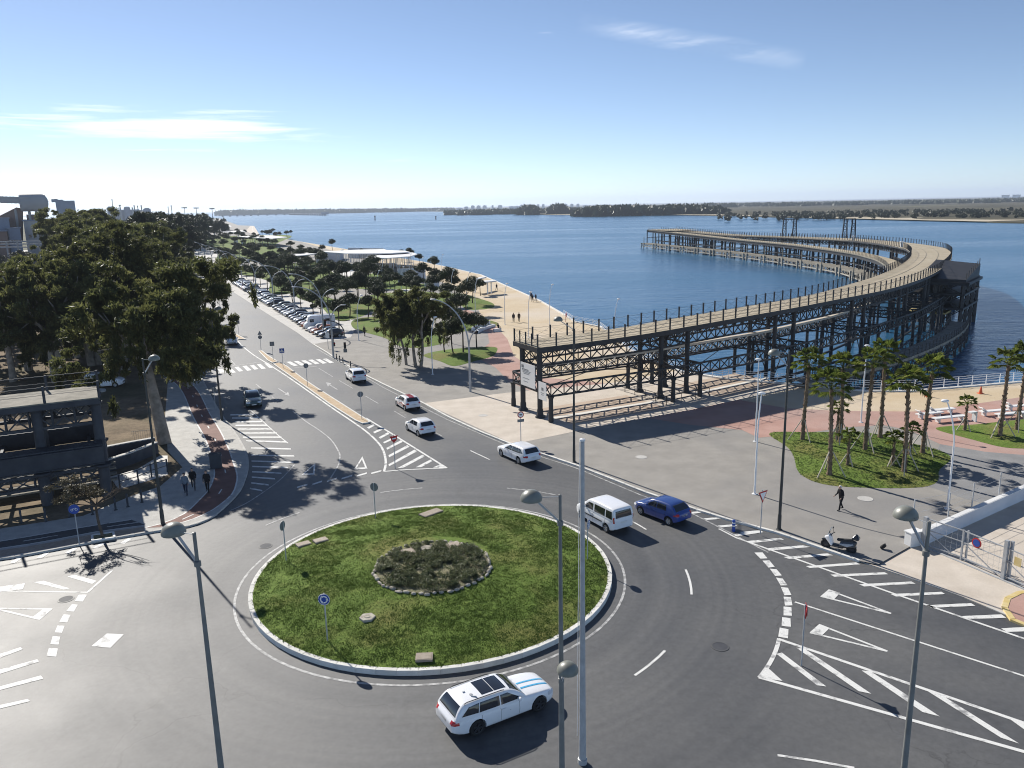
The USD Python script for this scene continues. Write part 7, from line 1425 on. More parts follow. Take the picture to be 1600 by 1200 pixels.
for p, hh, ww in ((gp[0], 1.95, 0.22), (gp[1], 1.9, 0.09), (gp[1] + [0.22, -0.1], 1.9, 0.09), (gp[2], 2.3, 0.2), (gp[2] + [0.22, -0.12], 2.3, 0.14), (gp[3], 2.1, 0.12)): obj("gate_post", MB().box((*p, hh / 2), (ww, ww, hh), 0.4), m_galv, t)
for p, q in zip(gp[:-1], gp[1:]):
    p3, q3 = (lambda z: np.array([*p, z])), (lambda z: np.array([*q, z])); l = obj("gate_leaf", MB().bar(p3(1.85), q3(1.85), 0.06).bar(p3(1.15), q3(1.15), 0.05).bar(p3(0.2), q3(0.2), 0.07).bar(p3(1.15), q3(0.2) * 0.75 + p3(0.2) * 0.25, 0.045), m_galv, t)
    mw = MB(); k = int(np.linalg.norm(q - p) / 0.32); [mw.bar([*(p + (q - p) * i / k), 0.2], [*(p + (q - p) * i / k), 1.85], 0.008) for i in range(1, k)]; [mw.bar(p3(z), q3(z), 0.008) for z in (0.55, 0.85, 1.5)]; obj("mesh_wire", mw, m_galv, l, kind="stuff")
c = (gp[1] * 0.66 + gp[2] * 0.34); e = (gp[2] - gp[1]); e /= np.linalg.norm(e); en = np.array([e[1], -e[0]])
def gdisc(r, off, n, mat, parent):
    q = MB().lathe([(0, -0.008), (r, -0.008), (r, 0.008), (0, 0.008)], n=24); v, f = q.mesh(); P_ = c[None] + e[None] * v[:, :1] + en[None] * (v[:, 2:3] + off); return obj(n, (np.c_[P_, v[:, 1] + 1.45], f), mat, parent)
s_ = gdisc(0.3, 0.05, "no_parking_sign", m_red_sign, t); gdisc(0.22, 0.065, "blue_field", m_blue_sign, s_)
c2 = gp[2] * 0.72 + gp[3] * 0.28; obj("warning_plate", MB().bar([*(c2 - e * 0.2 + en * 0.05), 1.35], [*(c2 + e * 0.2 + en * 0.05), 1.35], 0.02, 0.5), m_yellow, t)
obj("gate_track", MB().bar([*gp[0], 0.02], [*gp[3], 0.02], 0.14, 0.05), m_galv, t)
for k, (px, py, l) in enumerate(((1378, 858, "black litter on the pavement beside the scooter"),)):
    m = hulls([(0, 0, 0.12, 0.12), (0.18, 0.05, 0.2, 0.1), (0.05, -0.1, 0.3, 0.08)]); t = thing("rubbish_bag", "small black bag lying on the pavement behind the scooter", "bag", (*at(px, py, ZP), ZP)); obj("bag", m, m_black, t, 50); obj("handle", MB().tube([(0.05, -0.1, 0.36), (0.1, -0.12, 0.45), (0.16, -0.1, 0.36)], 0.015, 5), m_black, t)
# white benches and cones on the right promenade
def bench(label, px, py, rz, L=3.0):
    t = thing("white_bench", label, "bench", (*at(px, py, ZP), ZP), rz); obj("seat", MB().box((0, 0, 0.42), (L, 0.6, 0.09)), m_white, t)
    for s in (-1, 1): obj("leg", MB().box((s * L * 0.36, 0, 0.19), (0.14, 0.5, 0.37)), m_white, t)
    if L < 3.1: obj("backrest", MB().box((-L * 0.42, 0, 0.66), (0.62, 0.6, 0.07), ry=0.6), m_white, t)
    return t
bench("white lounging bench nearest the palm lawn on the pink paving", 1452, 652, 0.3); bench("white lounging bench behind the nearest one on the pink paving", 1470, 646, 0.25); bench("long flat white bench beside the curved lamp's top", 1483, 658, 0.25, 3.6); bench("white lounging bench left of the right-hand tall palms", 1552, 648, 0.2); bench("flat white bench between the right-hand tall palms", 1580, 652, 0.2, 3.4); bench("white lounging bench farthest right at the picture edge", 1592, 640, 0.2)
t = thing("white_fountain", "white angular drinking fountain on the pink paving", "fountain", (*at(1518, 659, ZP), ZP), 0.3); obj("stand", MB().box((0.3, 0, 0.5), (0.16, 0.45, 1.0)), m_white, t); obj("basin", MB().box((0, 0, 0.95), (0.76, 0.45, 0.12)), m_white, t)
for px, py, l in ((1532, 615, "orange traffic cone on the ochre promenade by the river railing"), (1451, 620, "orange traffic cone partly behind the palm trunk")):
    t = thing("traffic_cone", l, "traffic cone", (*at(px, py, ZP), ZP)); obj("cone", MB().lathe([(0.2, 0.06), (0.05, 0.78), (0, 0.78)], n=14), m_orange, t, 40); obj("base", MB().box((0, 0, 0.035), (0.55, 0.55, 0.06)), m_orange, t)
# river railings
def river_rail(label, line, step=1.9, h=1.12):
    t = thing("river_railing", label, "railing", (0, 0, 0)); p = resample(line, step); rails = {z: MB() for z in (0.35, 0.62, 0.88, h)}
    for q in p: obj("post", MB().box((*q, ZP + h / 2), (0.06, 0.06, h)), m_whitemetal, t)
    for a, b in zip(p[:-1], p[1:]):
        for z, m in rails.items(): m.bar([*a, ZP + z], [*b, ZP + z], 0.035)
    for m in rails.values(): obj("rail", m, m_whitemetal, t)
inset = lambda pts, d: np.array(LineString(pts).parallel_offset(d, "right").coords)
rail_r = np.array([(24.5, 94.6), (33.3, 90.2), (39.1, 86.6), (44.0, 86.1), (50.8, 87.6), (58.7, 89.5), (80, 94.1), (100, 98.5)]) + [-0.1, -0.35]
river_rail("white tube railing along the curved quay on the right", rail_r)
rail_l = np.array([tuple(x) for x in shore if 10.7 < x[0] < 26.5 and x[1] < 153]) + [-0.6, -0.15]
river_rail("white tube railing along the promenade left of the pier", rail_l, 3.0)
t = thing("lifebuoy_post", "red lifebuoy post at the river railing left of the pier", "lifebuoy post", (*at(884, 503, ZP), ZP)); obj("post", MB().bar((0, 0, 0), (0, 0, 1.5), 0.08), m_red_sign, t); obj("lifebuoy", MB().tube([(0.1, 0.32 * math.cos(a), 1.3 + 0.32 * math.sin(a)) for a in np.linspace(0, 6.28, 17)], 0.08, 7), m_red_sign, t, True)
t = thing("long_bench", "long pale stepped bench curving along the lawn by the pink paving", "bench", (0, 0, ZP)); lb = spline(A([(742, 521), (757, 514), (770, 510)], ZP), 14); m = MB(); band(m, lb, 1.1, 0.45); a_, b_ = strip(lb, 1.1); [m.wall(np.array([e_[i + 1], e_[i]]), 0, 0.45) for e_ in (a_,) for i in range(13)]; [m.wall(np.array([e_[i], e_[i + 1]]), 0, 0.45) for e_ in (b_,) for i in range(13)]; obj("seat", m, m_white, t); m = MB(); [m.bar([*a_[i], 0.75], [*a_[i + 1], 0.75], 0.1, 0.5) for i in range(13)]; obj("backrest", m, m_white, t)
t = thing("low_seat", "low white seat block at the end of the long bench", "seat", (*at(777, 518, ZP), ZP), 0.4); obj("block", MB().box((0, 0, 0.22), (1.3, 0.55, 0.44)), m_white, t); obj("slab", MB().box((0, 0, 0.47), (1.4, 0.62, 0.05)), m_white, t)
# left: barrier, bin, retaining walls, railing of the ramp
t = thing("metal_barrier", "rusty metal crowd barrier beside the leaning gum trunk", "barrier", (*at(228, 690, ZP), ZP), 0.35); obj("frame", MB().tube([(-1.1, 0, 0.1), (-1.1, 0, 1.1), (1.1, 0, 1.1), (1.1, 0, 0.1), (-1.1, 0, 0.1)], 0.03, 6), m_stake, t)
for x in np.linspace(-0.95, 0.95, 11): obj("bar", MB().bar((x, 0, 0.1), (x, 0, 1.1), 0.02), m_stake, t)
t = thing("litter_cabinet", "dark square cabinet beside the red cycle track", "cabinet", (*at(338, 731, ZP), ZP), 0.3); obj("body", MB().box((0, 0, 0.6), (0.9, 0.6, 1.15)), m_iron_old, t); obj("lid", MB().box((0, 0, 1.2), (1.0, 0.7, 0.08)), m_iron_old, t)
for k, (pts, hh, l) in enumerate((([(165, 714), (200, 707), (243, 699)], 1.0, "upper dark retaining wall beside the gum trunk"), ([(168, 737), (205, 725), (246, 708)], 1.1, "lower dark retaining wall above the white ramp"))):
    p = A(pts, ZP); t = thing("retaining_wall", l, "wall", (0, 0, 0)); a_, b_ = strip(resample(p, 1.0), 0.3); obj("wall", MB().prism(np.vstack([a_, b_[::-1]]), 0, hh), m_iron_old, t); a_, b_ = strip(resample(p, 1.0), 0.4); obj("coping", MB().prism(np.vstack([a_, b_[::-1]]), hh + 0.003, hh + 0.08), m_kerb_grey, t)
sheet("ramp_paving", A([(172, 745), (215, 733), (250, 712), (262, 712), (262, 742), (230, 752), (185, 765)], ZP), m_white_pave, ZP + 0.012)
t = thing("ramp_railing", "dark post railing along the lower side of the white ramp", "railing", (0, 0, 0)); p = resample(A([(188, 764), (216, 756), (242, 744), (262, 738)], ZP), 1.5)
for q in p: obj("post", MB().bar([*q, ZP], [*q, ZP + 1.15], 0.09), m_iron_old, t)
m = MB(); [m.bar([*a, ZP + z], [*b, ZP + z], 0.05) for a, b in zip(p[:-1], p[1:]) for z in (0.6, 1.1)]; obj("rail", m, m_iron_old, t)
single("manhole_slab", MB().lathe([(0.9, 0), (0.9, 0.18), (0.85, 0.22), (0, 0.22)], (*at(153, 612, ZP), ZP), 20), m_kerb_grey, "pale round concrete lid on the ground before the white parked car", "manhole cover")
# ================================================================ PARK PAVILIONS
def roof(label, pts, h, cols, seed, extra=None, name="pavilion"):
    t = thing(name, label, "pavilion", (0, 0, 0)); z = h + ZP; P = Polygon([tuple(x) for x in A(pts, z)]).buffer(0.3, join_style=1).buffer(-0.3)
    obj("roof_slab", MB().prism(P, z - 0.28, z), m_white, t); g = random.Random(seed); k = 0; c = P.buffer(-0.8); mnx, mny, mxx, mxy = c.bounds
    while k < cols:
        x = Point(g.uniform(mnx, mxx), g.uniform(mny, mxy))
        if c.contains(x): obj("column", MB().lathe([(0.09, ZP), (0.09, z - 0.27)], (x.x, x.y, 0), 8), m_whitemetal, t); k += 1
    if extra: extra(t)
    return t
def wallpart(t, pts, h, mat=m_white, th=0.25):
    p = A(pts, ZP); a_, b_ = strip(p if len(p) > 2 else resample(p, 2.0), th); obj("wall_panel", MB().prism(np.vstack([a_, b_[::-1]]), ZP, ZP + h), mat, t)
def slats(t, p0, p1, n, h):
    a, b = np.array(at(*p0, ZP)), np.array(at(*p1, ZP))
    for i in range(n): x = a + (b - a) * i / (n - 1); obj("white_fin", MB().bar([*x, ZP], [*x, ZP + h], 0.35, 0.12), m_white, t)
roof("large white thin-roofed pavilion by the water behind the skate bowl", [(500, 393), (560, 390), (600, 389), (604, 390.5), (632, 391.5), (640, 393.5), (612, 395.5), (572, 396), (540, 396), (520, 394.5)], 5.2, 22, 1, lambda t: (wallpart(t, [(494, 411), (512, 410), (527, 409)], 4.0, m_lilac), wallpart(t, [(527, 409), (537, 404)], 4.0, m_lilac), wallpart(t, [(545, 403), (600, 404.5)], 4.4, m_white), slats(t, (540, 409), (598, 411), 24, 4.6)))
roof("lower white pavilion roof in front of the large pavilion's right end", [(571, 402.5), (600, 396.5), (622, 394), (645, 394.5), (652, 397), (640, 400.5), (606, 403)], 4.6, 16, 2, lambda t: slats(t, (585, 416), (643, 417), 18, 4.2))
roof("flat white roof on thin posts left of the large pavilion", [(428, 398), (460, 396), (494, 394), (498, 395.5), (476, 398.5), (446, 400.5)], 4.6, 12, 3, lambda t: slats(t, (432, 415), (458, 417), 10, 3.5))
roof("white pavilion roof standing out before the river farther along", [(370, 369.5), (398, 367.5), (425, 367.8), (449, 370.5), (424, 372.8), (398, 371.5)], 5.2, 12, 4, lambda t: (wallpart(t, [(366, 384), (378, 384.5), (380, 379)], 3.5, m_lilac), slats(t, (398, 380), (432, 380), 12, 4.3)))
roof("distant white roof at the far end of the promenade, upper one", [(325, 353.5), (360, 352.5), (362, 354), (330, 355)], 5.0, 6, 5); roof("distant white roof at the far end of the promenade, lower one", [(345, 361.5), (378, 360), (384, 361.5), (352, 363)], 5.0, 6, 6)
roof("small white shelter roof among the dark pines", [(310, 362.5), (330, 361), (332, 362.5), (314, 364)], 3.6, 4, 7); roof("pale shelter roof among the pines left of the flat roof", [(392, 401.5), (400, 399.5), (407, 402.5), (398, 404)], 3.6, 4, 8)
t = roof("long thin shade roof on the ochre promenade", [(733, 436), (757, 431.5), (760, 432.5), (738, 437.5)], 3.4, 4, 9, name="shade_roof"); t = roof("second thin shade roof crossing the promenade", [(745, 439), (773, 437), (776, 438.5), (750, 441)], 3.2, 4, 10, name="shade_roof")
t = thing("white_enclosure", "pale walled enclosure with a dark gap among the pines", "wall", (0, 0, 0)); wallpart(t, [(622, 442), (642, 441)], 4.0, m_lilac); wallpart(t, [(644, 440.5), (650, 440.5), (651, 436)], 4.0, m_white); wallpart(t, [(651, 438), (665, 437)], 3.8, m_lilac)
t = thing("white_enclosure", "low pale wall between pines left of the shade roofs", "wall", (0, 0, 0)); wallpart(t, [(664, 449), (677, 450), (686, 448)], 2.2, m_lilac)
t = thing("skate_bowl", "sunken skate bowl with pale rim before the large pavilion", "skate bowl", (0, 0, 0)); rim_ = smooth_closed(A([(520, 417), (535, 413.5), (560, 413), (572, 415.5), (562, 419), (540, 421), (526, 420)], ZP + 0.6), 40); P = Polygon(rim_); obj("rim", MB().prism(P.buffer(1.5).difference(P), ZP, ZP + 0.7), m_white, t); obj("wall", MB().wall(np.vstack([rim_, rim_[:1]])[::-1], ZP - 0.02, ZP + 0.7), m_lilac, t); obj("floor", MB().poly(P, ZP + 0.02), m_plaza_grey, t)
for k, pp in enumerate(([(500, 428), (560, 422), (585, 424), (600, 430), (580, 438), (560, 434), (530, 430)], [(596, 470), (640, 452), (655, 456), (620, 470), (600, 478)], [(430, 418), (500, 414), (520, 424), (470, 424)], [(360, 388), (420, 386), (428, 390), (375, 394)])): sheet("pale_path", smooth_closed(A(pp, ZP), 40), m_white_pave, ZP + 0.02)
sheet("pale_beach_deck", A([(384, 361), (391, 353), (397, 353), (405, 366), (396, 367)], ZP), m_cream, ZP + 0.03)

# ================================================================ BEYOND: THE WOOD, THE WORKS, THE FAR BANK
def along(px, py, dist):
    """Point on the ray through a survey pixel at horizontal distance dist."""
    d = (px - 800) / FOC * RIGHT - (py - 600) / FOC * UP + FWD; return EYE + d * dist / np.hypot(d[0], d[1])
farp = []
def fartree(label, loc, h, r, seed, group=None):
    g = random.Random(seed); t = thing("background_tree", label, "tree", (*loc, 0), 0, group); m = MB(); limb(m, (0, 0, 0), (0, 0, h * 0.5), 0.35, 0.2, 0.05, 4, seed, 6); obj("trunk", m, m_bark_dark, t)
    bl = [(g.uniform(-0.5, 0.5) * r, g.uniform(-0.5, 0.5) * r, h * g.uniform(0.45, 0.85), r * g.uniform(0.4, 0.65), r * g.uniform(0.4, 0.65), h * g.uniform(0.12, 0.2)) for _ in range(9)]
    obj("crown", cards(bl, 7000, 0.42, seed, aspect=0.45, hollow=0.4, clumps=90, cr=1.2), m_fartree, t); return t
GT = "trees of the dark wood beyond the parked cars"
fp_ = [fartree("dark round tree at the near end of the wood beyond the parked cars", along(262, 400, 230)[:2], 15, 6, 71), fartree("dark tall tree in the wood beyond the parked cars", along(240, 395, 250)[:2], 18, 6.5, 72), fartree("dark slim tree standing clear of the wood beyond the parked cars", along(300, 380, 330)[:2], 17, 5, 73)]
g = random.Random(8)
for k in range(64):
    px = g.uniform(215, 352); ty = np.interp(px, [215, 250, 285, 310, 330, 352], [332, 330, 333, 335, 334, 341]) + g.uniform(-3, 9); dist = np.interp(px, [215, 285, 320, 352], [290, 420, 640, 900]) * g.uniform(0.8, 1.25)
    x = along(px, 380, dist)[:2]; h = max(8, min(30, along(px, ty, dist)[2])); q = g.choice(fp_); s = h / {fp_[0]: 15, fp_[1]: 18, fp_[2]: 17}[q]
    dup(q, (*x, 0), g.uniform(0, 6), (s * 0.95, s * 0.95, s), "dark tree of the wood beyond the parked cars", GT)
for k in range(22):
    px = g.uniform(-60, 205); dist = g.uniform(330, 430); x = along(px, 380, dist)[:2]; h = g.uniform(5, 9); q = g.choice(fp_); s = h / 16; dup(q, (*x, 0), g.uniform(0, 6), (s * 1.2, s * 1.2, s), "low dark tree in front of the works on the left", "low trees in front of the works")
m_works_grey = mottled("works_grey", (0.27, 0.27, 0.275), (0.33, 0.33, 0.335), 0.08, 0.7, 0.3); m_works_brown = mottled("works_brown", (0.15, 0.1, 0.085), (0.2, 0.14, 0.12), 0.06, 0.8, 0.2); m_works_blue = mottled("works_blue", (0.15, 0.18, 0.24), (0.2, 0.23, 0.3), 0.08, 0.7, 0.3)
# the works: conveyor gallery ending in a rounded tower head, brown store, sheds
dW = 450.0
wx = lambda px, py: along(px, py, dW)
def slabbox(px0, px1, py0, py1, depth, d=dW, zmin=None):
    a, b = along(px0, py1, d), along(px1, py0, d); z0 = a[2] if zmin is None else zmin; z1 = b[2]; e = b[:2] - a[:2]; L = np.linalg.norm(e); e /= L; n_ = np.array([-e[1], e[0]]); n_ = n_ if n_ @ a[:2] > 0 else -n_
    return MB().prism([tuple(a[:2]), tuple(a[:2] + e * L), tuple(a[:2] + e * L + n_ * depth), tuple(a[:2] + n_ * depth)], z0, z1)
t = thing("conveyor_gallery", "grey sloping conveyor gallery with rounded tower head on the left skyline", "industrial building", (0, 0, 0)); p, q = wx(-60, 309.5), wx(46, 313.5)
obj("gallery", MB().bar(p, q, 7, 3.0), m_works_grey, t); c = wx(52, 316.5); ax = np.array([c[1], -c[0]]) / np.hypot(*c[:2])
m = MB(); prf = [(0.0, -5.8), (3.6, -5.6), (3.9, -5), (3.9, 3.6), (3.2, 5.2), (1.6, 6.1), (0, 6.3)]; m.lathe(prf, n=20); v, f = m.mesh(); cs = c; obj("drum", (cs + v[:, 2:3] * np.r_[ax, 0] + v[:, :1] * np.array([0, 0, 1.05]) + v[:, 1:2] * np.r_[-ax[1], ax[0], 0], f), m_works_grey, t, 40)
for px in (24, 45, 56, 62): a = wx(px, 326); obj("leg", MB().bar([*a[:2], 0], [*(a[:2]), 26 if px > 40 else 24], 0.9), m_works_grey, t)
obj("tower", slabbox(41, 60, 326, 360, 7, dW + 4, 0).move(), m_works_brown, t) if False else obj("tower", MB().prism([tuple(wx(40, 330)[:2]), tuple(wx(57, 330)[:2]), tuple(along(57, 330, dW + 8)[:2]), tuple(along(40, 330, dW + 8)[:2])], 0, 21.5), m_works_brown, t)
t = thing("ore_store", "brown lean-to ore store rising to a point below the conveyor", "industrial building", (0, 0, 0)); pr = [wx(-30, 352), wx(26, 324), wx(36, 326), wx(36, 378), wx(-30, 378)]; v = np.array([[*x[:2], max(0, x[2])] for x in pr]); back = v + np.r_[v[0, :2] / np.linalg.norm(v[0, :2]) * 16, 0]; n5 = 5
obj("hall", (np.vstack([v, back]), np.array([(0, 2, 1), (0, 3, 2), (0, 4, 3), (5, 6, 7), (5, 7, 8), (5, 8, 9), (0, 1, 6), (0, 6, 5), (1, 2, 7), (1, 7, 6), (2, 3, 8), (2, 8, 7)])), m_works_brown, t)
for k, (x0, x1, y0, mat, dd, l) in enumerate(((-30, 18, 342, m_works_blue, -8, "blue-grey shed in front of the brown ore store"), (14, 33, 357, m_works_blue, -12, "low blue-grey shed with a flat roof by the conveyor legs"), (40, 76, 345, m_works_grey, -4, "grey hall right of the conveyor tower"), (-30, 12, 362, m_works_brown, -14, "low brown shed at the left picture edge"))):
    d_ = dW + dd; z1 = along((x0 + x1) / 2, y0, d_)[2]; a, b = along(x0, 370, d_)[:2], along(x1, 370, d_)[:2]; a2, b2 = along(x0, 370, d_ + 12)[:2], along(x1, 370, d_ + 12)[:2]; t = thing("works_shed", l, "industrial building", (0, 0, 0)); obj("walls", MB().prism([tuple(a), tuple(b), tuple(b2), tuple(a2)], 0, z1), mat, t); obj("roof", MB().prism(Polygon([tuple(a), tuple(b), tuple(b2), tuple(a2)]).buffer(0.5), z1 + 0.005, z1 + 0.5), m_works_blue, t)
    for j in range(4): w = a + (b - a) * (0.15 + 0.22 * j); w2 = a + (b - a) * (0.27 + 0.22 * j); nn_ = -a / np.linalg.norm(a); obj("window", MB().bar([*(w + nn_ * 0.1), z1 * 0.62], [*(w2 + nn_ * 0.1), z1 * 0.62], 0.12, 1.2), m_glass, t)
t = thing("pipe_rack", "pale pipe rack on posts running along the works yard", "pipe rack", (0, 0, 0)); d_ = 395
for px in range(-24, 90, 17): a = along(px, 380, d_); obj("post", MB().bar([*a[:2], 0], [*a[:2], along(px, 378, d_)[2]], 0.5), m_works_grey, t)
for dy in (0, 4, 9): p, q = along(-24, 378 + dy, d_), along(88, 376.5 + dy, d_); obj("pipe", MB().bar(p, q, 0.5), m_works_grey, t)
t = thing("works_tower", "pale box-shaped works building above the gum trees", "industrial building", (0, 0, 0)); d_ = 900
for n_, x0, x1, y0, y1 in (("hall", 90, 103, 312, 345), ("hall", 103, 120, 313.5, 345), ("roof_house", 84, 94, 311, 315.5)):
    a, b = along(x0, 340, d_)[:2], along(x1, 340, d_)[:2]; a2, b2 = along(x0, 340, d_ + 25)[:2], along(x1, 340, d_ + 25)[:2]; obj(n_, MB().prism([tuple(a), tuple(b), tuple(b2), tuple(a2)], max(0, along(x0, y1, d_)[2]) if n_ == "roof_house" else 0, along(x0, y0, d_)[2]), m_works_blue, t)
sk = 2100.0
for k, (px, w, y0, kind, l) in enumerate(((178.5, 1.1, 311, "chimney", "tall thin chimney on the refinery skyline"), (189.5, 2.6, 320, "column", "tapering refinery column right of the tall chimney"), (211.8, 1.5, 320.5, "chimney", "first of three chimneys right of the domed tank"), (217, 1.2, 321.5, "chimney", "middle of three chimneys right of the domed tank"), (222.8, 1.5, 320.5, "chimney", "last of three chimneys right of the domed tank"), (208.5, 2.0, 324, "column", "short dark tower left of the three chimneys"), (264.5, 1.0, 322.5, "chimney", "left of two chimneys above the dark wood"), (269.5, 1.1, 320.5, "chimney", "right of two chimneys above the dark wood"))):
    x = along(px, 340, sk); z = along(px, y0, sk)[2]; r = w * sk / FOC / 2; t = thing("factory_chimney", l, "chimney", (*x[:2], 0)); obj("shaft", MB().lathe([(r * 1.3, 0), (r, z * 0.6), (r * (0.5 if kind == "column" else 0.85), z), (0, z)], n=10), m_works_grey, t, 40); obj("rim", MB().lathe([(r * 0.9, z - 3), (r * 1.05, z - 2.5), (r * 1.05, z), (0, z + 0.2)], n=10), m_works_brown, t, 40)
for k, (x0, x1, y0, l) in enumerate(((170, 178, 324, "blue-grey refinery block left of the tall chimney"), (196, 204, 325, "round-topped refinery tank between tower and chimneys"), (176, 226, 329, "long hazy refinery hall under the chimneys"), (226, 236, 326, "refinery block at the right end of the long hall"))):
    x = along((x0 + x1) / 2, 340, sk + 30 * k); z = along(x0, y0, sk)[2]; w = (x1 - x0) * sk / FOC; t = thing("refinery_block", l, "industrial building", (*x[:2], 0), math.atan2(-x[0], x[1])); obj("hall", MB().box((0, 0, z / 2), (w, 40, z)), m_works_blue, t); obj("roof", MB().lathe([(w * 0.5, z), (w * 0.4, z + 3), (0, z + 4)], n=16) if k == 1 else MB().box((0, 0, z + 1), (w * 0.6, 20, 2)), m_works_grey, t)
for k, (px, l) in enumerate(((289.5, "left floodlight mast above the wood"), (308, "middle floodlight mast above the wood"), (332.5, "right floodlight mast above the wood"))):
    d_ = 800; x = along(px, 340, d_); z = along(px, (324.5, 325, 326)[k], d_)[2]; t = thing("floodlight_mast", l, "floodlight", (*x[:2], 0)); obj("mast", MB().lathe([(0.45, 0), (0.25, z), (0, z)], n=8), m_works_grey, t); obj("lamp_bar", MB().box((0, 0, z), (4.5, 1, 1.0)), m_works_grey, t)
# yard ground in front of the works
sheet("works_yard", A([(-200, 392), (60, 391), (110, 396), (95, 404), (-200, 412)], 0), m_light, 0.0)
# jetties reaching into the river
for k, (pts, l) in enumerate((([(348, 338.8), (400, 337.2), (452, 335.8), (508, 336.8)], "long low dark jetty reaching out into the river"), ([(420, 333.6), (470, 333.2), (520, 333.0)], "farther thin jetty close to the opposite bank"))):
    p = A(pts, -2.5); t = thing("river_jetty", l, "jetty", (0, 0, 0)); hh = 3.2 if k == 0 else 5.0; rp = resample(p, 60 if k == 0 else 160); m = MB(); [m.bar([*a, hh], [*b, hh], 9, 2.4) for a, b in zip(rp[:-1], rp[1:])]; obj("deck", m, m_works_blue, t)
    for q in rp: obj("pile_group", MB().box((*q, 0), (7, 7, 6)), m_iron_old, t)
    q = rp[-1]; obj("mooring_head", MB().box((*q, 6), (26 if k == 0 else 40, 20, 9)), m_works_blue, t)
for k, (px, y0, y1, l) in enumerate(((586, 337.5, 344, "left dark channel marker pile in the river"), (681, 338, 343, "right dark channel marker pile in the river"))):
    x = at(px, y1, -2.5); d_ = np.hypot(*x); t = thing("channel_marker", l, "buoy", (*x, -2.5)); h = (y1 - y0) * d_ / FOC; obj("pile", MB().lathe([(1.3, -1), (0.9, h * 0.7), (0, h * 0.7)], n=8), m_iron_old, t); obj("top_mark", MB().lathe([(1.4, h * 0.7), (1.6, h), (0, h)], n=8), m_iron_old, t)
# apartment towers and low town of the far bank
tw_ = [(728.7, 6, 323), (739, 5.5, 321.2), (748, 6.5, 321.2), (757.5, 6.5, 321), (781.5, 7, 320.6), (770, 3, 321), (815, 4, 320), (824, 3.5, 319.8), (832, 4.5, 319.3), (841, 4, 319.3), (849, 4, 319.3), (875, 5, 318.9), (884, 5, 318.6), (893.5, 5, 318.6), (903, 5, 318.6), (800, 9, 322.4), (808, 8, 322.2), (718, 10, 325.2), (676, 9, 325.6), (655, 12, 326.2), (640, 9, 326.4), (698, 8, 325.4), (862, 7, 321.5), (915, 9, 321), (935, 9, 321), (620, 10, 326.8), (588, 8, 327.4), (500, 14, 327.2), (488, 8, 327.4), (550, 9, 327.5)]
dT = 5600.0
for k, (px, w, y0) in enumerate(tw_):
    x = along(px, 333, dT + 120 * (k % 5)); ww = w * dT / FOC; z = along(px, y0, dT)[2]; tall_ = k < 15
    t = thing("apartment_tower" if tall_ else "far_building", (f"{ordinal[k]} pale apartment tower from the left on the far bank" if tall_ else f"{ordinal[k - 15]} low pale building of the far bank town") if True else "", "tower block" if tall_ else "building", (*x[:2], 0), math.atan2(-x[0], x[1]), "apartment towers of the far bank" if tall_ else "low buildings of the far bank town")
    obj("block", MB().box((0, 0, z / 2), (ww, 30, z)), m_lilac, t)
    for j in range(max(2, int(z // 9))): obj("window_band", MB().box((0, -15.1, 5 + j * (z - 6) / max(2, int(z // 9))), (ww * 0.86, 0.4, 2.6)), m_works_blue, t)
    obj("roof_house", MB().box((0, 0, z + 1.5), (ww * 0.35, 10, 3)), m_lilac, t)
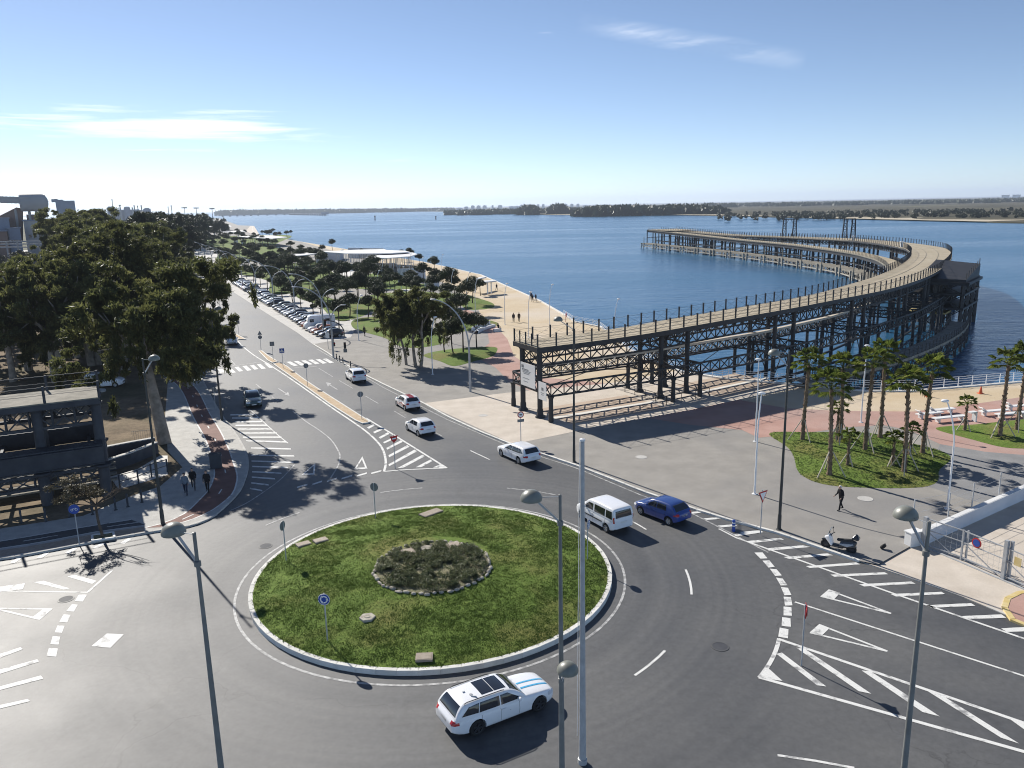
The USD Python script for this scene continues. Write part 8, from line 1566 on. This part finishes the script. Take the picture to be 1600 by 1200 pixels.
# woods of the far bank: rough crowns joined per wood
def wood(name, label, px0, px1, base, top, d0, d1, n, size, seed, dens=1.0):
    g = np.random.default_rng(seed); bl = []
    for k in range(n):
        px = g.uniform(px0, px1); u = (px - px0) / (px1 - px0); dist = d0 + (d1 - d0) * g.uniform(0, 1); x = along(px, 338, dist); ty = np.interp(u, np.linspace(0, 1, len(top)), top) + abs(g.normal()) * 1.2; h = max(5, along(px, ty, dist)[2] + 1.4); r = size * g.uniform(0.7, 1.4)
        bl.append((x[0], x[1], h * 0.5 - 1.4, r, r, h * 0.55))
    v, f = cards(bl, int(n * 60 * dens), size * 0.42, seed, aspect=0.6, hollow=0.3, lump=size * 0.4); single(name, (v, f), m_fartree, label, "wood", kind="stuff")
wood("far_wood", "dark wood of full trees along the far bank", 902, 1130, 336, (328.5, 324.5, 322, 322.5, 321.5, 322, 323, 321.5, 321, 322, 322, 326), 1560, 1900, 230, 13, 1)
wood("far_wood", "thin belt of trees on the far bank below the apartment towers", 700, 905, 333, (330, 329, 328, 328, 327, 326.5, 325), 2300, 3400, 260, 15, 2)
wood("far_wood", "hazy thin tree line on the far bank at the left", 345, 705, 331, (330.2, 330, 329.4, 329, 328.6, 328.2, 328, 328.4), 5000, 6000, 420, 34, 3)
for k, (px, w, ty, l) in enumerate(((826, 13, 321, "round dark tree clump on the far bank below the towers"), (872, 13, 319.5, "second round dark tree clump left of the far wood"))): wood("tree_clump", l, px - w, px + w, 335, (327, ty, ty, 326), 2050, 2200, 26, 13, 5 + k, 2.0)
wood("marsh_scrub", "low dark scrub along the far marsh shore on the right", 1120, 1640, 345, (339.5, 340, 341.5, 343.5, 345, 346.5, 348), 980, 1500, 240, 3.2, 9)
wood("marsh_scrub", "hazy line of low trees across the marsh horizon", 1100, 1660, 325, (319, 318.5, 318, 317, 316, 315.5, 314.5), 3200, 5200, 320, 22, 10)
for k, (px, l) in enumerate(((1571, "left tiny white house on the marsh horizon"), (1588, "right tiny white house on the marsh horizon"))):
    x = along(px, 309, 6500); t = thing("far_house", l, "house", (*x[:2], 0), math.atan2(-x[0], x[1])); obj("walls", MB().box((0, 0, 12), (46, 20, 24)), m_white, t); obj("roof", MB().prism([(-25, -12), (25, -12), (25, 12), (-25, 12)], 24.01, 28), m_white, t)

# ================================================================ AIR
if True:
    h = MB().box((0, 13000, 120), (40000, 30000, 246.8)); v, f = h.mesh(); v[:, 2] = np.where(v[:, 2] > 100, 240.0, -4.2)
    hz_m = usdkit.material(stage, "/World/Looks/haze_air", {"v": ("principled_volume", {"color": (0.75, 0.85, 1.0), "density": 6.5e-5, "anisotropy": 0.3})}, volume="v.volume")
    tag(obj("haze", (v, f), hz_m), "thin pale haze over the river and the far bank", "haze", kind="stuff")
